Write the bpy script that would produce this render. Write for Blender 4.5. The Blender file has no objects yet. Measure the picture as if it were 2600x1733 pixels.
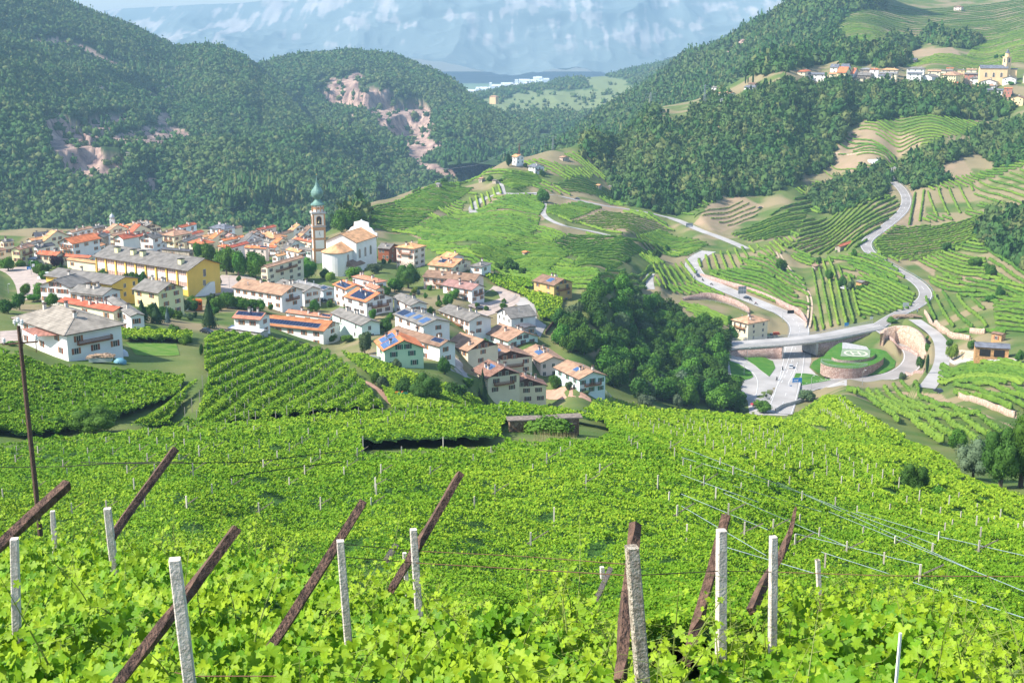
import bpy, bmesh, math, random
import numpy as np
from mathutils import Vector, Matrix
from mathutils.geometry import delaunay_2d_cdt
random.seed(7)
RNG = np.random.default_rng(11)
R = math.radians
scene = bpy.context.scene
COL = scene.collection
# camera
PITCH = R(14.3)
F, CX, CY = 3250.0,1300.0,866.5
cam_data = bpy.data.cameras.new('camera')
cam_data.lens = 45.0
cam_data.sensor_width = 36.0
cam_data.clip_start = 0.1
cam_data.clip_end = 40000.0
cam = bpy.data.objects.new('camera', cam_data)
cam.rotation_euler = (math.pi / 2 - PITCH,0,0)
COL.objects.link(cam)
scene.camera = cam
# sky, sun, exposure
SUN_EL, SUN_AZ = R(43), R(-104)
world = bpy.data.worlds.new("World")
scene.world = world
world.use_nodes = True
wn = world.node_tree
sky = wn.nodes.new('ShaderNodeTexSky')
sky.sky_type = 'NISHITA'
sky.sun_disc = False
sky.sun_elevation = SUN_EL
sky.sun_rotation = SUN_AZ
sky.altitude = 600
sky.air_density = 1.0
sky.dust_density = 1.5
wn.links.new(sky.outputs[0], wn.nodes['Background'].inputs[0])
wn.nodes['Background'].inputs[1].default_value = 0.15
sd = bpy.data.lights.new('sun','SUN')
sd.energy = 4.8
sd.angle = R(0.53)
sd.color = (1.0,0.94,0.84)
sun = bpy.data.objects.new('sun', sd)
_s = Vector((math.sin(SUN_AZ) * math.cos(SUN_EL), math.cos(SUN_AZ) * math.cos(SUN_EL), math.sin(SUN_EL)))
sun.rotation_euler = _s.to_track_quat('Z','Y').to_euler()
sun.location = (-300,-100,400)
COL.objects.link(sun)
scene.view_settings.view_transform = 'Standard'
scene.view_settings.look = 'None'
scene.view_settings.gamma = 1.0
scene.view_settings.exposure = 0.95
scene.render.engine = 'CYCLES'
scene.cycles.use_denoising = True
scene.cycles.max_bounces = 6
scene.cycles.diffuse_bounces = 2
scene.cycles.glossy_bounces = 2
scene.cycles.transmission_bounces = 3
scene.cycles.volume_bounces = 0
scene.cycles.transparent_max_bounces = 6
scene.cycles.sample_clamp_indirect = 8.0
# helpers
def tag(o, label=None, cat=None, group=None, kind=None):
 if label: o['label'] = label
 if cat: o['category'] = cat
 if group: o['group'] = group
 if kind: o['kind'] = kind
 return o
def mesh_np(name, V, T, mats, smooth=False, mi=None, attrs=None):
 """V (n,3), T (m,3) or (m,4) faces"""
 me = bpy.data.meshes.new(name)
 V = np.asarray(V, dtype=np.float32); T = np.asarray(T, dtype=np.int32)
 k = T.shape[1]
 me.vertices.add(len(V)); me.vertices.foreach_set('co', V.ravel())
 me.loops.add(T.size); me.loops.foreach_set('vertex_index', T.ravel())
 me.polygons.add(len(T))
 me.polygons.foreach_set('loop_start', np.arange(0, T.size, k, dtype=np.int32))
 me.polygons.foreach_set('loop_total', np.full(len(T), k, dtype=np.int32))
 if smooth: me.polygons.foreach_set('use_smooth', np.ones(len(T), dtype=bool))
 if mi is not None: me.polygons.foreach_set('material_index', np.asarray(mi, dtype=np.int32))
 for m in (mats if isinstance(mats,(list, tuple)) else [mats]): me.materials.append(m)
 for an, av in (attrs or {}).items():
  a = me.attributes.new(an,'FLOAT','POINT'); a.data.foreach_set('value', np.asarray(av, dtype=np.float32))
 me.update(calc_edges=True)
 return me
def link(name, me, parent=None, loc=None, rz=None):
 o = bpy.data.objects.new(name, me)
 COL.objects.link(o)
 if parent is not None: o.parent = parent
 if loc is not None: o.location = loc
 if rz is not None: o.rotation_euler = (0,0, rz)
 return o
def empty(name, loc, rz=0.0):
 o = link(name, None, None, loc, rz); o.empty_display_size = 0.5
 return o
class MB:
 """collects simple shapes; build() links them as ONE mesh object"""
 def __init__(s): s.v = []; s.f = []; s.m = []
 def poly(s, pts, m=0):
  n = len(s.v); s.v += [tuple(p) for p in pts]; s.f.append(tuple(range(n, n + len(pts)))); s.m.append(m)
 def hexa(s, p, m=0):
  n = len(s.v); s.v += [tuple(q) for q in p]
  for q in ((3,2,1,0),(4,5,6,7),(0,1,5,4),(1,2,6,5),(2,3,7,6),(3,0,4,7)):
   s.f.append(tuple(n + i for i in q)); s.m.append(m)
 def box(s, x0, x1, y0, y1, z0, z1, m=0):
  s.hexa([(x0, y0, z0),(x1, y0, z0),(x1, y1, z0),(x0, y1, z0),(x0, y0, z1),(x1, y0, z1),(x1, y1, z1),(x0, y1, z1)], m)
 def bar(s, a, b, w, h=None, m=0, w2=None):
  a = Vector(a); b = Vector(b); d = (b - a); h = h or w
  up = Vector((0,0,1)) if abs(d.normalized().z) < 0.95 else Vector((0,1,0))
  x = d.cross(up).normalized(); y = x.cross(d).normalized(); k = (w2 / w) if w2 else 1
  c = lambda p, sx, sy, q: p + x * (sx * w / 2 * q) + y * (sy * h / 2 * q)
  s.hexa([c(a,-1,-1,1), c(a,1,-1,1), c(a,1,1,1), c(a,-1,1,1), c(b,-1,-1, k), c(b,1,-1, k), c(b,1,1, k), c(b,-1,1, k)], m)
 def tube(s, pts, r, n=8, m=0, cap=True):
  pts = [Vector(p) for p in pts]; rs = r if isinstance(r,(list, tuple)) else [r] * len(pts)
  base = len(s.v)
  for i, p in enumerate(pts):
   d = (pts[min(i + 1, len(pts) - 1)] - pts[max(i - 1,0)]).normalized()
   up = Vector((0,0,1)) if abs(d.z) < 0.9 else Vector((1,0,0))
   x = d.cross(up).normalized(); y = d.cross(x).normalized()
   for k in range(n):
    t = 2 * math.pi * k / n
    s.v.append(tuple(p + (x * math.cos(t) + y * math.sin(t)) * rs[i]))
  for i in range(len(pts) - 1):
   for k in range(n):
    a = base + i * n + k; b = base + i * n + (k + 1) % n
    s.f.append((a, b, b + n, a + n)); s.m.append(m)
  if cap:
   s.f.append(tuple(base + k for k in range(n))); s.m.append(m)
   s.f.append(tuple(base + (len(pts) - 1) * n + k for k in reversed(range(n)))); s.m.append(m)
 def lathe(s, prof, n=12, m=0, cx=0, cy=0, rot=0.0):
  base = len(s.v)
  for (r, z) in prof:
   for k in range(n):
    t = 2 * math.pi * k / n + rot
    s.v.append((cx + r * math.cos(t), cy + r * math.sin(t), z))
  for i in range(len(prof) - 1):
   for k in range(n):
    a = base + i * n + k; b = base + i * n + (k + 1) % n
    s.f.append((a, b, b + n, a + n)); s.m.append(m)
  s.f.append(tuple(base + k for k in reversed(range(n)))); s.m.append(m)
  s.f.append(tuple(base + (len(prof) - 1) * n + k for k in range(n))); s.m.append(m)
 def mesh(s, name, mats, smooth=False):
  me = bpy.data.meshes.new(name)
  me.from_pydata(s.v,[], s.f)
  for m in (mats if isinstance(mats,(list, tuple)) else [mats]): me.materials.append(m)
  me.polygons.foreach_set('material_index', np.array(s.m, dtype=np.int32))
  if smooth: me.polygons.foreach_set('use_smooth', np.ones(len(s.f), dtype=bool))
  me.update()
  return me
 def build(s, name, mats, parent=None, loc=None, rz=None, smooth=False):
  return link(name, s.mesh(name, mats, smooth), parent, loc, rz)
def _hash(ix, iy, iz, seed):
 h = (ix.astype(np.int64) * 374761393 + iy.astype(np.int64) * 668265263 + iz.astype(np.int64) * 2147483647 + seed * 1274126177) & 0xffffffff
 h = ((h ^ (h >> 13)) * 1274126177) & 0xffffffff
 return ((h ^ (h >> 16)) & 0xffff) / 65535.0
def noise3(x, y, z=0.0, seed=0):
 x = np.asarray(x, float); y = np.asarray(y, float); z = np.zeros_like(x) + z
 ix, iy, iz = np.floor(x), np.floor(y), np.floor(z)
 fx, fy, fz = x - ix, y - iy, z - iz
 fx = fx * fx * (3 - 2 * fx); fy = fy * fy * (3 - 2 * fy); fz = fz * fz * (3 - 2 * fz)
 r = 0
 for dx in (0,1):
  for dy in (0,1):
   for dz in (0,1):
    r = r + _hash(ix + dx, iy + dy, iz + dz, seed) * (fx if dx else 1 - fx) * (fy if dy else 1 - fy) * (fz if dz else 1 - fz)
 return r * 2 - 1
def fbm(x, y, z=0.0, oct=4, seed=0, ridge=False):
 a = 1.0; s = 0; t = 0
 for o in range(oct):
  n = noise3(np.asarray(x) * 2 ** o, np.asarray(y) * 2 ** o, np.asarray(z) * 2 ** o, seed + o * 17)
  s = s + a * ((1 - 2 * np.abs(n)) if ridge else n); t += a; a *= 0.5
 return s / t
SP, CP = math.sin(PITCH), math.cos(PITCH)
def UE(px, py):
 u = (px - CX) / F; v = (CY - py) / F
 k = CP + v * SP
 return u / k,(-SP + v * CP) / k
def at(px, py, d):
 u, e = UE(px, py)
 return Vector((u * d, d, e * d))
def atz(px, py, z):
 u, e = UE(px, py); d = z / e
 return Vector((u * d, d, z))
def to_px(x, y, z):
 f = CP * y - SP * z; v = SP * y + CP * z
 return CX + F * x / f, CY - F * v / f
def ZS(ox, oy, s):
 return lambda x, y: (ox + x / s, oy + y / s)
Z1 = ZS(0,500,3.4846); Z2 = ZS(550,420,3.4846); Z3 = ZS(900,620,3.4846)
Z4 = ZS(1500,580,3.2); Z5 = ZS(2000,580,3.2)
M1 = ZS(0,0,2.7034); M2 = ZS(800,0,2.7034); M3 = ZS(1730,0,2.7034)
N1 = ZS(0,1000,2.139); N2 = ZS(860,1000,2.139); N3 = ZS(1730,1000,2.139)
A1 = ZS(0,540,7.84); A2 = ZS(270,540,7.84); A3 = ZS(540,540,7.84); A4 = ZS(2000,130,7.84); A5 = ZS(2300,130,7.84)
I0 = ZS(0,0,1.0)
def inpoly(px, py, poly):
 px = np.asarray(px); py = np.asarray(py); ins = np.zeros(px.shape, bool); n = len(poly)
 for i in range(n):
  x0, y0 = poly[i]; x1, y1 = poly[(i + 1) % n]
  if y0 == y1: continue
  c = ((y0 > py) != (y1 > py)) & (px < (x1 - x0) * (py - y0) / (y1 - y0) + x0)
  ins ^= c
 return ins
# materials
def mat(name, col, rough=0.8, var=0.0, vscale=1.0, bump=0.0, bscale=8.0, metal=0.0, spec=0.3, trans=0.0, col2=None, detail=4, obj_var=0.0, attr=None, island=0.0):
 m = bpy.data.materials.new(name); m.use_nodes = True
 nt = m.node_tree; N = nt.nodes; L = nt.links
 b = N['Principled BSDF']
 b.inputs['Roughness'].default_value = rough; b.inputs['Metallic'].default_value = metal
 b.inputs['Specular IOR Level'].default_value = spec
 b.inputs['Base Color'].default_value = (*col,1)
 out = b.inputs['Base Color']; src = None
 if var > 0 or col2:
  tc = N.new('ShaderNodeTexCoord'); n = N.new('ShaderNodeTexNoise')
  n.inputs['Scale'].default_value = vscale; n.inputs['Detail'].default_value = detail
  L.new(tc.outputs['Object'], n.inputs['Vector'])
  r = N.new('ShaderNodeValToRGB')
  c2 = col2 or tuple(min(1, c * (1 + var)) for c in col); c1 = tuple(c * (1 - var) for c in col) if not col2 else col
  r.color_ramp.elements[0].position = 0.35; r.color_ramp.elements[1].position = 0.65
  r.color_ramp.elements[0].color = (*c1,1); r.color_ramp.elements[1].color = (*c2,1)
  L.new(n.outputs['Fac'], r.inputs['Fac']); src = r.outputs['Color']
 if obj_var > 0 or island > 0:
  h = N.new('ShaderNodeHueSaturation')
  mm = N.new('ShaderNodeMapRange')
  if island > 0:
   g = N.new('ShaderNodeNewGeometry'); rnd = g.outputs['Random Per Island']; k = island
  else:
   g = N.new('ShaderNodeObjectInfo'); rnd = g.outputs['Random']; k = obj_var
  L.new(rnd, mm.inputs['Value'])
  mm.inputs['To Min'].default_value = 1 - k; mm.inputs['To Max'].default_value = 1 + k
  L.new(mm.outputs[0], h.inputs['Value'])
  m2 = N.new('ShaderNodeMapRange'); L.new(rnd, m2.inputs['Value'])
  m2.inputs['To Min'].default_value = 0.5 - k * 0.06; m2.inputs['To Max'].default_value = 0.5 + k * 0.06
  L.new(m2.outputs[0], h.inputs['Hue'])
  if src: L.new(src, h.inputs['Color'])
  else: h.inputs['Color'].default_value = (*col,1)
  src = h.outputs['Color']
 if attr:
  at_ = N.new('ShaderNodeAttribute'); at_.attribute_name = attr[0]
  mx = N.new('ShaderNodeMix'); mx.data_type = 'RGBA'
  L.new(at_.outputs['Fac'], mx.inputs[0])
  if src: L.new(src, mx.inputs[6])
  else: mx.inputs[6].default_value = (*col,1)
  mx.inputs[7].default_value = (*attr[1],1); src = mx.outputs[2]
 if src: L.new(src, out)
 if bump > 0:
  tc = N.new('ShaderNodeTexCoord'); n = N.new('ShaderNodeTexNoise'); n.inputs['Scale'].default_value = bscale; n.inputs['Detail'].default_value = 5
  L.new(tc.outputs['Object'], n.inputs['Vector'])
  bp = N.new('ShaderNodeBump'); bp.inputs['Strength'].default_value = bump; bp.inputs['Distance'].default_value = 0.3
  L.new(n.outputs['Fac'], bp.inputs['Height']); L.new(bp.outputs[0], b.inputs['Normal'])
 if trans > 0:
  t = N.new('ShaderNodeBsdfTranslucent'); ms = N.new('ShaderNodeMixShader'); ms.inputs[0].default_value = trans
  if src: L.new(src, t.inputs[0])
  else: t.inputs[0].default_value = (*col,1)
  L.new(b.outputs[0], ms.inputs[1]); L.new(t.outputs[0], ms.inputs[2]); L.new(ms.outputs[0], N['Material Output'].inputs[0])
 return m
# the valley terrain: control points -> smooth surface
CTRL = []
def cp(px, py, d, drop=0.0): u, e = UE(px, py); CTRL.append((u, math.log(d), e - drop / d))
def cz(px, d, z): CTRL.append(((px - CX) / F / CP, math.log(d), z / d))
K = 1.1
for px in (-250,300,900,1500,2100,2500,2850):
 for d, z in ((1.6,-3.5),(4.5,-4.4),(10,-6.6),(18,-9.8),(24,-14),(30,-18),(38,-22.3),(46,-25.8),(54,-28.6),(65,-31.8)): cz(px, d, z)
for px in (-200,450,1000,1500,1800):
 for py, d in ((1300,85),(1200,115)): cp(px, py, d,1.9)
for px in (2100,2350,2600,2850):
 for py, d in ((1395,80),(1330 + (px - 2100) * .03,104)): cp(px, py, d,1.9)
for px, py, d in ((-200,1140,160),(100,1115,170),(450,1085,178),(900,1045,195),(1300,1040,205),(1100,1130,150),(500,1150,140),(1550,1050,225),(1800,1050,262),(2000,1080,235),(2150,1130,200),(2300,1190,172),(2450,1240,155),(2600,1290,140),(2850,1360,120),(1700,1120,175),(1950,1180,145),(2250,1262,122)):
 cp(px, py, d,1.9)
N_NEAR = len(CTRL)
for px, py, d in ((-200,1100,200),(100,1085,205),(450,1064,215),(850,1030,232),(100,1000,238),(500,970,255),(500,900,300),(800,960,300),(-200,960,250)): cp(px, py, d,1.9)
for px, py, d in ((250,925,285),(60,895,285),(-200,880,290),(300,840,345),(100,780,400),(30,740,460),(80,690,540),(200,720,490),(100,620,640),(300,600,720),(450,575,790),(0,590,700),(-200,650,560),(500,770,470),(620,745,500),(750,700,590),(870,700,592),(930,688,594),(975,690,590),(840,700,590),(1000,665,640),(700,620,720),(800,600,770),(650,850,400),(850,890,410),(900,800,480),(1000,760,510),(1100,700,580),(1200,640,640),(1100,860,430),(1200,950,410),(1250,1015,400),(1380,1015,420),(1450,960,430),(1530,990,440),(1350,880,460),(1400,790,510),(1300,740,550),(1430,750,545),(1520,720,560),(950,900,380),(1000,980,330),(1150,1000,330),(1150,920,390)): cp(px, py, d)
cz(1250,280,-93); cz(1550,330,-108)
for px, d, z in ((1600,480,-136),(1750,460,-142),(1700,380,-126),(1600,560,-132),(1780,560,-146),(1750,320,-108),(1950,380,-135),(2050,320,-112)): cz(px, d, z)
for px, py, d in ((1880,1000,460),(1960,930,505),(1950,1020,448),(2000,860,555),(2010,800,600),(1850,720,670),(1760,655,745),(2100,960,490),(2300,930,500),(2200,960,480),(2231,827,551),(2281,796,573),(2337,774,587),(2353,749,606),(2328,717,632),(2266,683,662),(2219,652,692),(2194,627,717),(2200,608,736),(2237,583,762),(2300,525,837),(2296,496,878),(2266,455,944),(2281,425,996),(1772,655,744),(1872,621,779),(1775,583,823),(1666,544,883),(1525,522,875),(1429,499,880),(1347,490,870),(1244,498,860),(1200,533,815),(1594,608,715),(1421,570,745),(950,515,800),(1110,465,900),(1250,430,950),(1300,402,980),(1400,385,1020),(1500,350,1080),(1000,600,690),(1150,560,780),(1300,600,685),(1300,680,600),(1450,650,650),(1500,620,695),(1530,665,640),(1400,620,675),(1600,650,685),(1620,720,610),(1950,650,720),(1950,700,672),(2100,600,800),(2100,700,660),(2150,780,590),(2050,560,850),(2000,520,900),(2150,520,880),(2150,460,950),(1500,400,1040),(1560,500,960),(1720,545,900),(1850,520,920),(1930,490,950),(2050,440,1000),(2120,400,1030),(2150,330,1080),(2300,340,1050),(2450,310,1060),(2580,310,1050),(2800,310,1000),(2510,880,455),(2500,780,540),(2560,700,600),(2600,650,640),(2500,600,720),(2400,500,850),(2560,420,900),(2400,420,930),(2800,700,560),(2800,500,760),(2800,900,440),(2150,990,420),(2400,960,430)): cp(px, py, d * K)
for px, py, d in ((2300,1050,350),(2500,1070,300),(2800,1100,260),(2560,1150,235),(2450,1150,225),(2100,1030,340)): cp(px, py, d)
for px, d, z in ((1800,1040,-104),(1950,1060,-91),(1800,1150,-80),(1950,1130,-62),(2100,1090,-76),(2300,1100,-73),(2300,1130,-65),(2500,1060,-88),(1650,1130,-95),(1620,1050,-113),(2000,1180,-57),(2200,1190,-57),(2350,1190,-57),(2500,1160,-63),(2700,1160,-60),(1830,1160,-75),(1700,1230,-92),(1900,1220,-52)): cz(px, d * K, z * K)
for px, py, d in ((2300,150,1400),(2500,160,1350),(2300,130,1500),(2100,150,1350),(2100,110,1500),(2500,110,1520),(2800,110,1500),(2100,60,1720),(2300,60,1720),(2550,60,1700),(2800,50,1700),(2100,0,2000),(2300,0,2000),(2550,0,2000),(2800,0,2000),(2300,-90,2500),(2800,-90,2500)): cp(px, py, d * K)
for px, d, z in ((-250,1400,-190),(300,1400,-190),(900,1400,-170),(1200,1400,-140),(1300,1350,-118),(1450,1450,-118),(1600,1500,-112),(1750,1550,-98),(1850,1600,-82),(1950,1650,-66),(900,2600,-330),(0,2600,-330),(1500,2600,-260),(1900,2600,-120),(1750,2600,-180),(1700,2000,-140),(1900,2000,-90)): cz(px, d, z)
CT = np.array(CTRL)
SW = 0.115
def _tps_fit(C):
 X = np.c_[C[:,0], C[:,1] * SW]; n = len(X)
 r = np.sqrt(((X[:, None] - X[None]) ** 2).sum(-1)); Kk = np.where(r > 0, r * r * np.log(r + 1e-12),0) + np.eye(n) * 1.2e-5
 P = np.c_[np.ones(n), X]; A = np.zeros((n + 3, n + 3)); A[:n, :n] = Kk; A[:n, n:] = P; A[n:, :n] = P.T
 return X, np.linalg.solve(A, np.r_[C[:,2],0,0,0])
NU = 700
US = np.linspace(-0.50,0.50, NU)
WS = np.concatenate([np.linspace(math.log(1.5), math.log(200),260, endpoint=False), np.linspace(math.log(200), math.log(1100),720, endpoint=False), np.linspace(math.log(1100), math.log(2700),200)]); NW = len(WS)
def _tps_eval(C):
 TX, TW = _tps_fit(C); E = np.zeros((NU, NW))
 for i in range(NU):
  q = np.c_[np.full(NW, US[i]), WS * SW]
  r2 = ((q[:, None] - TX[None]) ** 2).sum(-1)
  E[i] = 0.5 * (r2 * np.log(r2 + 1e-18)) @ TW[:-3] + np.c_[np.ones(NW), q] @ TW[-3:]
 return E
_en = _tps_eval(CT[:N_NEAR]); _ev = _tps_eval(CT[N_NEAR:])
_pu = lambda px: (np.array(px) - CX) / F / CP
_dc = np.interp(US, _pu([-300,100,450,900,1300,1550,1800,2000,2150,2300,2450,2600,2850]),[168,178,186,203,214,238,272,250,214,184,166,152,132])
_w = np.clip((np.exp(WS)[None, :] - _dc[:, None]) / (0.12 * _dc[:, None]),0,1); _w = _w * _w * (3 - 2 * _w)
EG = _en * (1 - _w) + _ev * _w
_de = np.interp(US, _pu([-300,0,230,450,760,830,900,950,1110,1250,1300,1400,1500,1600,1750,1900]),[690,705,745,785,785,770,830,880,990,1045,1078,1125,1190,1290,1800,2800])
_q = np.maximum(0, np.exp(WS)[None, :] - _de[:, None])
_drop = 0.8 * (np.sqrt(_q * _q + 25 * 25) - 25)
DW = np.exp(WS)
ZG = np.maximum(EG * DW[None, :] - _drop, np.where(_q > 0,-430.0 - 0.02 * _q,-9999.0))
XG = US[:, None] * DW[None, :]; YG = np.broadcast_to(DW[None, :], XG.shape)
_wild = 1 / (1 + np.exp(-(DW - 30) / 8))
ZG = ZG + _wild * (fbm(XG / 38, YG / 38, oct=3, seed=3) * 1.1 + fbm(XG / 9, YG / 9, oct=2, seed=5) * 0.25)
def H(x, y):
 """terrain height under world point (arrays or scalars)"""
 x = np.asarray(x, float); y = np.maximum(np.asarray(y, float),1.6)
 fu = np.clip((x / y - US[0]) / (US[1] - US[0]),0, NU - 1.001); fw = np.clip(np.interp(np.log(y), WS, np.arange(NW)),0, NW - 1.001)
 i = fu.astype(int); j = fw.astype(int); a = fu - i; b = fw - j
 return (ZG[i, j] * (1 - a) * (1 - b) + ZG[i + 1, j] * a * (1 - b) + ZG[i, j + 1] * (1 - a) * b + ZG[i + 1, j + 1] * a * b)
_DD = np.exp(np.linspace(math.log(3), math.log(2690),2400))
def P(px, py, dmin=215.0, off=0.0, lift=0.0):
 """the point of the terrain (raised by off) that the pixel looks at"""
 u, e = UE(px, py)
 z = H(u * _DD, _DD) + off
 g = z - e * _DD
 ok = np.where((g >= 0) & (_DD > dmin))[0]
 if len(ok) == 0:
  k = np.argmax(np.where(_DD > dmin, g / _DD,-9)); d = _DD[k]
 else:
  k = ok[0]; d = _DD[k]
  if k > 0 and g[k - 1] < 0: d = _DD[k - 1] + (_DD[k] - _DD[k - 1]) * (-g[k - 1]) / (g[k] - g[k - 1])
 return Vector((u * d, d, float(H(u * d, d)) + lift))
def densify(pts, step):
 out = []
 for a, b in zip(pts[:-1], pts[1:]):
  a = Vector(a); b = Vector(b); n = max(1, int((b - a).length / step))
  out += [a.lerp(b, k / n) for k in range(n)]
 return out + [Vector(pts[-1])]
def smooth_line(pts, it=3):
 """Chaikin corner cutting"""
 pts = [Vector(p) for p in pts]
 for _ in range(it):
  q = [pts[0]]
  for a, b in zip(pts[:-1], pts[1:]): q += [a.lerp(b,0.25), a.lerp(b,0.75)]
  pts = q + [pts[-1]]
 return pts
def seg_dist(xs, ys, line):
 """distance to a polyline and the line's own z at the nearest point"""
 best = np.full(xs.shape,1e9); zz = np.zeros(xs.shape)
 for a, b in zip(line[:-1], line[1:]):
  dx, dy = b.x - a.x, b.y - a.y; L2 = dx * dx + dy * dy + 1e-9
  t = np.clip(((xs - a.x) * dx + (ys - a.y) * dy) / L2,0,1)
  d = np.hypot(xs - a.x - t * dx, ys - a.y - t * dy); m = d < best
  best = np.where(m, d, best); zz = np.where(m, a.z + t * (b.z - a.z), zz)
 return best, zz
def carve(line, half, blend=5.0):
 """level the ground along a road"""
 global ZG
 ys = [p.y for p in line]; xs = [p.x / p.y for p in line]
 j0 = max(0, np.searchsorted(WS, math.log(max(1.6, min(ys) - half - blend))) - 1); j1 = min(NW, np.searchsorted(WS, math.log(max(ys) + half + blend)) + 2)
 mu = (half + blend) / min(ys)
 i0 = max(0, np.searchsorted(US, min(xs) - mu) - 1); i1 = min(NU, np.searchsorted(US, max(xs) + mu) + 2)
 X = XG[i0:i1, j0:j1]; Y = YG[i0:i1, j0:j1]
 best, zz = seg_dist(X, Y, line)
 w = np.clip(1 - (best - half) / blend,0,1); w = w * w * (3 - 2 * w)
 ZG[i0:i1, j0:j1] = ZG[i0:i1, j0:j1] * (1 - w) + zz * w
def drape(poly, off, name, material, step=3.0, kind='structure', parent=None):
 """a sheet lying on the terrain inside a world-space polygon"""
 ring = densify([Vector((p[0], p[1])) for p in poly] + [Vector((poly[0][0], poly[0][1]))], step)[:-1]
 n = len(ring); xs = [p.x for p in ring]; ys = [p.y for p in ring]
 gx, gy = np.meshgrid(np.arange(min(xs), max(xs), step), np.arange(min(ys), max(ys), step)); gx = gx.ravel(); gy = gy.ravel()
 gx = gx + RNG.uniform(-.2,.2, gx.shape) * step; gy = gy + RNG.uniform(-.2,.2, gy.shape) * step
 m = inpoly(gx, gy,[(p.x, p.y) for p in ring])
 pts = ring + [Vector((a, b)) for a, b in zip(gx[m], gy[m])]
 v, e, f, *_ = delaunay_2d_cdt(pts,[(i,(i + 1) % n) for i in range(n)],[list(range(n))],1,1e-4)
 V = np.array([(p.x, p.y) for p in v]); z = H(V[:,0], V[:,1]) + off
 me = mesh_np(name, np.c_[V, z], np.array([t for t in f if len(t) == 3]), material, smooth=True)
 o = link(name, me, parent)
 if parent is None: o['kind'] = kind
 return o
def ribbon(line, half, off, name, material, parent=None, nc=5, kind='structure', lat=0.0, flat=False):
 """a strip of constant width along a line; it follows the line's own height"""
 V = []; T = []; n = len(line)
 for i, p in enumerate(line):
  d = (line[min(i + 1, n - 1)] - line[max(i - 1,0)]); d.z = 0; d.normalize(); s = Vector((d.y,-d.x,0))
  for k in range(nc):
   q = p + s * (lat + half * (2 * k / (nc - 1) - 1))
   V.append((q.x, q.y,(p.z if flat else max(p.z, float(H(q.x, q.y)))) + off))
 for i in range(n - 1):
  for k in range(nc - 1):
   a = i * nc + k; T.append((a, a + 1, a + nc + 1, a + nc))
 o = link(name, mesh_np(name, V, T, material, smooth=True), parent)
 if parent is None and kind: o['kind'] = kind
 return o
# road lines (levelled into the terrain before it becomes a mesh)
def wline(pxs, dmin=215.0, zs=None, it=3, raise_=0.0):
 pts = [P(x, y, dmin) if zs is None else atz(x, y, zs[i]) for i,(x, y) in enumerate(pxs)]
 pts = smooth_line(pts, it); pts = densify(pts,4.0)
 z = np.array([p.z for p in pts])
 for _ in range(12): z[1:-1] = (z[:-2] + 2 * z[1:-1] + z[2:]) / 4
 for p, q in zip(pts, z): p.z = float(q) + raise_
 return pts
KZ = lambda px, py, d: UE(px, py)[1] * d * K
ROADS = {}
_up = [(2231,827,551),(2281,796,573),(2330,776,587),(2356,749,606),(2330,714,632),(2266,680,662),(2219,652,692),(2196,627,717),(2203,606,736),(2245,578,762),(2300,533,837),(2302,492,878),(2262,455,944),(2262,433,976),(2290,420,1005)]
ROADS['upper'] = wline([(a, b) for a, b, d in _up], zs=[KZ(*q) for q in _up], it=2)
ROADS['lower'] = wline([(1978,1050),(1991,1017),(2012,939),(2016,902),(2025,861),(2031,839),(2026,821),(1995,797),(1953,780),(1891,755),(1828,730),(1778,706),(1757,683),(1760,664),(1775,650),(1800,638)], dmin=430)
ROADS['valley'] = wline([(1895,632),(1872,621),(1831,605),(1775,583),(1720,560),(1666,544),(1600,532),(1525,522),(1429,499),(1399,494),(1347,490),(1295,493),(1244,498),(1215,510),(1200,528),(1204,540)], dmin=600)
ROADS['lane'] = wline([(1347,490),(1372,505),(1385,522),(1376,540),(1390,556),(1421,570),(1460,580),(1500,587),(1594,608),(1640,618),(1684,630),(1720,640)], dmin=600)
ROADS['lane_up'] = wline([(1280,492),(1276,472),(1268,462)], dmin=600)
ROADS['service'] = wline([(1652,735),(1648,705),(1653,695)], dmin=500, it=1)
ROADS['village_road'] = wline([(1215,800),(1270,785),(1297,765),(1300,748),(1285,735),(1262,731)], dmin=400, it=2)
ROADS['street'] = wline([(1075,890),(1120,895),(1155,915),(1180,945),(1205,968),(1225,985)], dmin=330, it=2)
ROADS['town_road'] = wline([(30,680),(60,695),(78,715),(88,740),(92,760)], dmin=350, it=1)
ROADS['truck'] = wline([(2322,812),(2345,826),(2372,845),(2390,870),(2394,905),(2388,935),(2370,962),(2352,985)], zs=[-141.5,-140.5,-140,-139.5,-138,-136,-134,-132], it=2)
ROADS['loop'] = wline([(2236,832),(2262,850),(2300,872),(2322,898),(2318,925),(2285,950),(2230,963),(2150,968),(2080,975),(2030,990),(1990,1020)], zs=[-146.9,-147.6,-149,-150,-150.8,-151.5,-152,-152.4,-152.7,-153,-153], it=2)
ROADS['track'] = wline([(2050,830),(2056,800),(2058,765),(2048,735),(2020,710),(2000,680),(1985,660),(1975,640)], dmin=500, it=2)
carve([atz(*Z5(*q),-146.0) for q in ((800,880),(900,935),(1000,985),(1090,1030))],1.5,2.5)
for k, w in (('valley',4.5),('lane',3),('lane_up',3),('service',3.5),('village_road',4.5),('street',3),('town_road',6),('track',2.5),('lower',9),('upper',5.5),('truck',4.5),('loop',5.5)):
 carve(ROADS[k], w,3.0 if k in ('truck','loop') else 7.0)
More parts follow.
